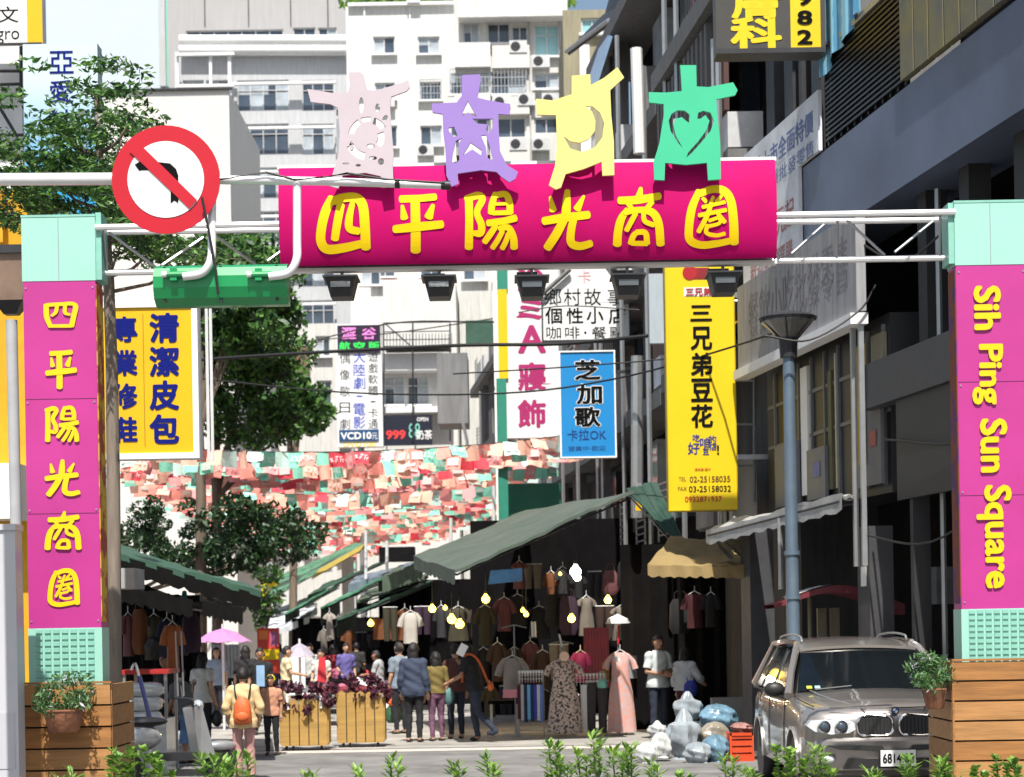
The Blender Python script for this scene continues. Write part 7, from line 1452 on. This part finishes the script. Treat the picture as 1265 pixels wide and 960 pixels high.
b = MB(); b.ell((0, .62, .46), (.09, .24, .07), 12, 8); b.build('front_fender', mSC, t, world=False, smooth=True)
b = MB(); b.tube([(0, .62, .22), (0, .36, .8), (0, .25, 1.05)], .03, 8); b.tube([(-.33, .14, 1.08), (-.1, .24, 1.07), (.1, .24, 1.07), (.33, .14, 1.08)], .016, 6); b.build('handlebar', mDARK, t, world=False, smooth=True)
b = MB(); b.ell((0, .34, .98), (.1, .07, .08)); b.build('headlight', mGLASSL, t, world=False, smooth=True)
for s in (-1, 1): b = MB(); b.tube([(s * .2, .2, 1.08), (s * .26, .2, 1.25)], .008, 5); b.ell((s * .28, .2, 1.29), (.07, .02, .045), 10, 6); b.build('mirror', mDARK, t, world=False, smooth=True)
# ================================================================== CAR
CXX = W(1104, 850, 20).x; CY0 = 19.95
mCAR = M('bronze_grey_metallic', (.35, .32, .295), .3, metal=.6, var=.03, coat=1)
mCHR = M('chrome', (.8, .8, .8), .1, metal=1, var=0); mHL = M('headlight_glass', (.62, .64, .66), .12, var=.25, scale=14, coat=1); mBLK = M('matt_black_trim', (.02, .02, .02), .5)
car = thing('parked_car', 'bronze grey four wheel drive car parked beside the right gate column', 'car', (CXX, CY0, 0))
ST = [ # y, width, hood z, bottom z
 (.0, .70, .86, .40), (.03, .80, .93, .36), (.10, .875, .99, .32), (.25, .915, 1.03, .28), (.6, .93, 1.065, .26), (1.0, .935, 1.10, .26), (1.4, .935, 1.145, .26), (1.8, .935, 1.12, .26), (2.6, .935, 1.12, .26), (3.4, .935, 1.13, .26), (4.1, .925, 1.14, .30), (4.45, .89, 1.12, .36), (4.62, .80, 1.0, .45)]
def sect(w_, hz, bz):
    return [(w_ * .82, bz), (w_ * .97, bz + .06), (w_ * 1.0, bz + .22), (w_ * 1.003, .70), (w_ * .985, hz - .15), (w_ * .95, hz - .07), (w_ * .86, hz - .015), (w_ * .62, hz + .005), (w_ * .56, hz + .012), (w_ * .3, hz + .03), (0, hz + .035)]
b = MB(); vs = []
for y, w_, hz, bz in ST:
    h = sect(w_, hz, bz); ring = [(-x, z) for x, z in h] + [(x, z) for x, z in reversed(h[:-1])]; 
    for x, z in ring: vs.append((x, y + (.10 * (abs(x) / .93) ** 2 * max(0, 1 - y / .3) if y < .3 else 0), z))
n = len(ring)
b.add(vs, [(j * n + i, j * n + i + 1, (j + 1) * n + i + 1, (j + 1) * n + i) for j in range(len(ST) - 1) for i in range(n - 1)] + [(j * n + n - 1, j * n, (j + 1) * n, (j + 1) * n + n - 1) for j in range(len(ST) - 1)] + [tuple(range(n - 1, -1, -1)), tuple(range((len(ST) - 1) * n, len(ST) * n))])
body = b.build('body', mCAR, car, world=False, smooth=True)
# wheel arches cut out
cut = MB(); 
for y in (.86, 3.68): cut.lathe([(.001, -1.2), (.40, -1.2), (.40, 1.2), (.001, 1.2)], (0, y, .37), 32, 'x')
inner = MB(); inner.bb(-.68, .68, -1, 6, -.5, 1.3)
co_ = cut.build('wheel_arch', mBLK); io_ = inner.build('x', mBLK)
m = co_.modifiers.new('b', 'BOOLEAN'); m.operation = 'DIFFERENCE'; m.object = io_; m.solver = 'EXACT'
bpy.context.view_layer.update(); cm = bpy.data.meshes.new_from_object(co_.evaluated_get(bpy.context.evaluated_depsgraph_get())); bpy.data.objects.remove(io_); co_.modifiers.clear(); co_.data = cm; co_.location = car.location
m = body.modifiers.new('b', 'BOOLEAN'); m.operation = 'DIFFERENCE'; m.object = co_; m.solver = 'EXACT'; bpy.context.view_layer.update()
bm_ = bpy.data.meshes.new_from_object(body.evaluated_get(bpy.context.evaluated_depsgraph_get())); body.modifiers.clear(); body.data = bm_; bpy.data.objects.remove(co_)
bm_.materials.clear(); bm_.materials.append(mCAR); bm_.polygons.foreach_set('use_smooth', [True] * len(bm_.polygons)); bm_.set_sharp_from_angle(angle=math.radians(35))
b = MB(); b.bb(-.66, .66, .3, 4.3, .25, .8); b.build('underbody', mBLK, car, world=False)
for y in (.86, 3.68):
    for s in (-1, 1):
        b = MB(); wheel(b, (s * .80, y, .36), .36, .25); w_ = b.build('tyre', mBLACK, car, world=False, smooth=True)
        b = MB(); b.lathe([(.001, s * .10), (.06, s * .11), (.08, s * .07), (.2, s * .09), (.245, s * .125), (.245, -s * .1)], (s * .80, y, .36), 20, 'x')
        for k in range(7): a = 2 * PI * k / 7; b.box((s * (.80 + .10), y + .13 * math.cos(a), .36 + .13 * math.sin(a)), (.03, .05, .2), Matrix.Rotation(a - PI / 2, 3, 'X'))
        b.build('rim', mSTEEL, car, world=False, smooth=True)
        b = MB(); b.lathe([(.395, -.03), (.43, -.03), (.43, .015), (.395, .015)], (s * .925, y, .37), 28, 'x', -.1, PI + .1); b.build('arch_trim', mCAR, car, world=False, smooth=True)
# greenhouse
GS = [(1.42, .80, 1.13), (2.12, .66, 1.62), (2.45, .635, 1.685), (3.3, .63, 1.70), (4.0, .62, 1.675), (4.52, .72, 1.16)]
vs = []
for i, (y, w_, z) in enumerate(GS): vs += [(-w_ * 1.0, y, z), (w_ * 1.0, y, z)]
vs2 = [(-.86, 1.45, 1.10), (.86, 1.45, 1.10), (.86, 4.5, 1.12), (-.86, 4.5, 1.12)]
b = MB(); b.add([(-.78, 1.62, 1.10), (.78, 1.62, 1.10), (.62, 2.22, 1.58), (-.62, 2.22, 1.58), (-.60, 3.9, 1.6), (.60, 3.9, 1.6), (.72, 4.4, 1.12), (-.72, 4.4, 1.12)], [(0, 1, 2, 3), (3, 2, 5, 4), (4, 5, 6, 7), (0, 3, 4, 7), (1, 6, 5, 2)]); b.build('cabin_interior', mBLK, car, world=False)
gl = M('tinted_car_glass', (.006, .008, .010), .06, var=0, spec=.25, alpha=.86)
def quad(nm, pts, mat, bow=0, nx=10):
    p = [Vector(q) for q in pts]; vs = []; 
    for j in range(5):
        for i in range(nx + 1): a = p[0].lerp(p[1], i / nx); c = p[3].lerp(p[2], i / nx); v = a.lerp(c, j / 4); v.y -= bow * math.sin(PI * i / nx); v.z += bow * .3 * math.sin(PI * i / nx); vs.append(v)
    return MB().add(vs, [(j * (nx + 1) + i, j * (nx + 1) + i + 1, (j + 1) * (nx + 1) + i + 1, (j + 1) * (nx + 1) + i) for j in range(4) for i in range(nx)]).build(nm, mat, car, world=False, smooth=True)
ws = quad('windshield', [(-.79, 1.40, 1.145), (.79, 1.40, 1.145), (.645, 2.14, 1.60), (-.645, 2.14, 1.60)], gl, .07)
quad('sunshade', [(-.76, 1.50, 1.16), (-.46, 1.48, 1.16), (-.56, 2.1, 1.555), (-.62, 2.12, 1.555)], M('blue_sunshade', (.03, .16, .36), .4), .03)
for x, c_ in ((-.66, (.5, .5, .05)), (-.57, (.3, .5, .5))): MB().box((x, 1.42, 1.19), (.06, .01, .05), Euler((-.99, 0, 0)).to_matrix()).build('window_sticker', M('sticker_%d' % int(c_[0] * 10), c_, .5), car, world=False)
quad('rear_window', [(.68, 4.53, 1.18), (-.68, 4.53, 1.18), (-.58, 4.1, 1.62), (.58, 4.1, 1.62)], gl, -.03)
for s in (-1, 1):
    q = [(s * .885, 1.62, 1.13), (s * .885, 4.3, 1.15), (s * .665, 3.95, 1.62), (s * .672, 2.28, 1.60)]; b = MB(); b.add(q, [(0, 1, 2, 3) if s > 0 else (3, 2, 1, 0)]); b.build('side_window', M('dark_side_glass', (.02, .03, .035), .05, coat=1, var=0), car, world=False)
    b = MB(); b.tube([(s * .90, 1.38, 1.10), (s * .815, 1.72, 1.34), (s * .70, 2.10, 1.60), (s * .655, 2.35, 1.665)], [.05, .04, .042, .035], 8); b.tube([(s * .655, 2.3, 1.665), (s * .65, 3.2, 1.685), (s * .66, 4.1, 1.65), (s * .86, 4.5, 1.15)], [.035, .035, .045, .06], 8); b.build('pillar', mCAR, car, world=False, smooth=True); b = MB(); b.tube([(s * .875, 2.75, 1.14), (s * .675, 2.85, 1.60)], .02, 6); b.build('door_pillar', mBLK, car, world=False, smooth=True); b = MB(); b.tube([(s * .875, 3.7, 1.14), (s * .67, 3.65, 1.60)], .025, 6); b.build('door_pillar', mBLK, car, world=False, smooth=True)
    b = MB(); b.tube([tuple(v) for v in catmull([(s * .60, 2.32, 1.70), (s * .60, 2.45, 1.745), (s * .60, 3.2, 1.765), (s * .60, 4.0, 1.735), (s * .60, 4.1, 1.69)], 5)], .013, 8); b.build('roof_rail', mSTEEL, car, world=False, smooth=True)
    b = MB(); b.ell((s * 1.02, 1.60, 1.17), (.115, .08, .085), 12, 8); b.tube([(s * .88, 1.62, 1.12), (s * .98, 1.6, 1.14)], .03, 6); b.build('wing_mirror', mBLK, car, world=False, smooth=True)
    for y in (2.3, 3.3): MB().box((s * .945, y, .95), (.02, .18, .035)).build('door_handle', mCAR, car, world=False)
    # belt moulding, door seams
    b = MB(); b.tube([(s * .915, 1.5, 1.10), (s * .915, 4.3, 1.12)], .012, 5); b.build('belt_trim', mBLK, car, world=False)
    # headlight: glass shell with two round lamps
    def hp(x, z): return (s * x, -.005 + .32 * max(0, x - .38) ** 1.3, z)
    ol = [(.42, .80), (.48, .765), (.66, .75), (.82, .78), (.90, .84), (.86, .895), (.70, .91), (.50, .905), (.43, .87)]
    b = MB(); fr = [hp(x, z) for x, z in ol]; bk = [(x, y + .12, z) for x, y, z in fr]; fr = [(x, y - .06, z) for x, y, z in fr]; m_ = len(ol); fs = [tuple(range(m_)) if s > 0 else tuple(range(m_ - 1, -1, -1))] + [((i + 1) % m_, i, m_ + i, m_ + (i + 1) % m_) if s > 0 else (i, (i + 1) % m_, m_ + (i + 1) % m_, m_ + i) for i in range(m_)]
    h_ = b.add(fr + bk, fs).build('headlight', mHL, car, world=False)
    for x in (.56, .73):
        c = hp(x, .83); bb_ = MB(); bb_.lathe([(.001, -.012), (.045, -.012), (.052, -.02), (.066, -.018), (.066, .03)], (c[0], c[1] - .062, c[2]), 20, 'y'); bb_.build('lamp_ring', mCHR, h_, world=False, smooth=True)
        bb_ = MB(); bb_.ell((c[0], c[1] - .07, c[2]), (.042, .02, .042), 12, 8); bb_.build('lens', mGLASS, h_, world=False, smooth=True)
    # kidney grille
    kx0, kx1, kz0, kz1 = .035, .395, .735, .945
    def rr(x0, x1, z0, z1, r, n=5):
        o = []
        for cx_, cz_, a0 in ((x1 - r, z1 - r, 0), (x0 + r, z1 - r, 90), (x0 + r, z0 + r, 180), (x1 - r, z0 + r, 270)):
            for i in range(n + 1): a = math.radians(a0 + 90 * i / n); o.append((cx_ + r * math.cos(a), cz_ + r * math.sin(a)))
        return o
    o1_ = rr(kx0, kx1, kz0, kz1, .075); b = MB(); b.prism([(s * x, z) for x, z in o1_], -.055, .06); g_ = b.build('grille', mBLK, car, world=False)
    b = MB(); b.tube([(s * x, -.058, z) for x, z in o1_ + [o1_[0]]], .014, 6, False); b.build('chrome_surround', mCHR, g_, world=False, smooth=True)
    for i in range(8): x = kx0 + .045 + i * .038; MB().box((s * x, -.06, (kz0 + kz1) / 2 - .0), (.008, .02, (kz1 - kz0) * .8)).build('grille_slat', mDARK, g_, world=False)
    b = MB(); b.ell((s * .70, -.03, .50), (.07, .03, .045), 12, 8); b.build('fog_lamp', mHL, car, world=False, smooth=True)
    b = MB(); b.prism([(s * .12, .575), (s * .60, .60), (s * .72, .64), (s * .16, .635)], -.115, .05); b.build('upper_intake', mBLK, car, world=False)
    b = MB(); b.tube([(s * .30, -.02 + .05, 1.0), (s * .42, .3, 1.045), (s * .60, 1.0, 1.115), (s * .66, 1.38, 1.16)], [.008, .014, .014, .008], 6); b.build('hood_crease', mCAR, car, world=False, smooth=True)
# shut lines
b = MB(); b.tube([tuple(v) for v in catmull([(-.66, .10, 1.022), (-.4, .02, 1.02), (0, -.005, 1.015), (.4, .02, 1.02), (.66, .10, 1.022)], 4)], .006, 5); b.build('hood_gap', mBLK, car, world=False)
for s in (-1, 1):
    b = MB(); b.tube([(s * .80, .22, 1.03), (s * .845, .6, 1.062), (s * .86, 1.0, 1.09), (s * .84, 1.36, 1.135)], .006, 5); b.build('hood_gap', mBLK, car, world=False)
    for y in (1.48, 2.72, 3.55): b = MB(); b.tube([(s * .942, y, .42), (s * .944, y, .72), (s * .925, y, 1.02), (s * .90, y, 1.10)], .006, 5); b.build('door_gap', mBLK, car, world=False)
# roof
vs = []; nx = 10; RY = [(2.10, .66, 1.605), (2.3, .66, 1.655), (2.7, .66, 1.69), (3.3, .655, 1.70), (3.9, .65, 1.68), (4.15, .64, 1.63)]
for y, w_, z in RY:
    for i in range(nx + 1): u = i / nx * 2 - 1; vs.append((u * w_, y - .07 * (1 - u * u) * (y < 2.2), z + .035 * (1 - u * u)))
k = len(vs); vs += [(x, y, z - .03) for x, y, z in vs]; n = nx + 1
fs = [(j * n + i, j * n + i + 1, (j + 1) * n + i + 1, (j + 1) * n + i) for j in range(5) for i in range(nx)]; fs += [(k + f[3], k + f[2], k + f[1], k + f[0]) for f in fs] + [(i + 1, i, k + i, k + i + 1) for i in range(nx)] + [(5 * n + i, 5 * n + i + 1, k + 5 * n + i + 1, k + 5 * n + i) for i in range(nx)]
MB().add(vs, fs).build('roof', mCAR, car, world=False, smooth=True)
# bumper
b = MB(); vs = []; pf = [(.05, .70), (-.06, .715), (-.09, .68), (-.085, .60), (-.07, .47), (-.04, .38), (.05, .34)]; X = [-.93, -.90, -.80, -.6, -.3, 0, .3, .6, .80, .90, .93]
for x in X:
    o = .30 * (abs(x) / .93) ** 4
    for y, z in pf: vs.append((x, y + o * 1.1, z))
n = len(pf); b.add(vs, [(i * n + j, i * n + j + 1, (i + 1) * n + j + 1, (i + 1) * n + j) for i in range(len(X) - 1) for j in range(n - 1)] + [tuple(range(n)), tuple(range((len(X) - 1) * n + n - 1, (len(X) - 1) * n - 1, -1))]); b.build('bumper', mCAR, car, world=False, smooth=True)
b = MB(); b.prism([(-.55, .40), (.55, .40), (.50, .50), (-.50, .50)], -.085, .0); b.build('lower_intake', mBLK, car, world=False)
p_ = MB().box((-.0, -.125, .505), (.36, .012, .165)).build('number_plate', mWSIGN, car, world=False); text('6814-08', p_, (0, -.136, .505), .32, .10, mINK, .02)
b = MB(); b.box((0, -.105, .505), (.38, .03, .18)); b.build('plate_holder', mBLK, car, world=False)
b = MB(); b.lathe([(.001, .0), (.038, .0), (.041, -.01), (.001, -.012)], (0, -.005, .985), 20, 'y'); e_ = b.build('bonnet_emblem', mBLK, car, world=False); b = MB(); b.lathe([(.001, -.013), (.027, -.013)], (0, -.005, .985), 4, 'y', 0, PI / 2); b.lathe([(.001, -.013), (.027, -.013)], (0, -.005, .985), 4, 'y', PI, 1.5 * PI); b.build('blue_quarter', M('emblem_blue', (.02, .15, .5), .3), e_, world=False); b = MB(); b.lathe([(.001, -.0135), (.027, -.0135)], (0, -.005, .985), 4, 'y', PI / 2, PI); b.lathe([(.001, -.0135), (.027, -.0135)], (0, -.005, .985), 4, 'y', 1.5 * PI, 2 * PI); b.build('white_quarter', mWSIGN, e_, world=False)
b = MB(); b.tube([(-.02, 1.36, 1.165), (.35, 1.44, 1.19), (.62, 1.5, 1.215)], .01, 5); b.tube([(-.6, 1.38, 1.165), (-.2, 1.40, 1.20)], .01, 5); b.build('wiper', mBLK, car, world=False)
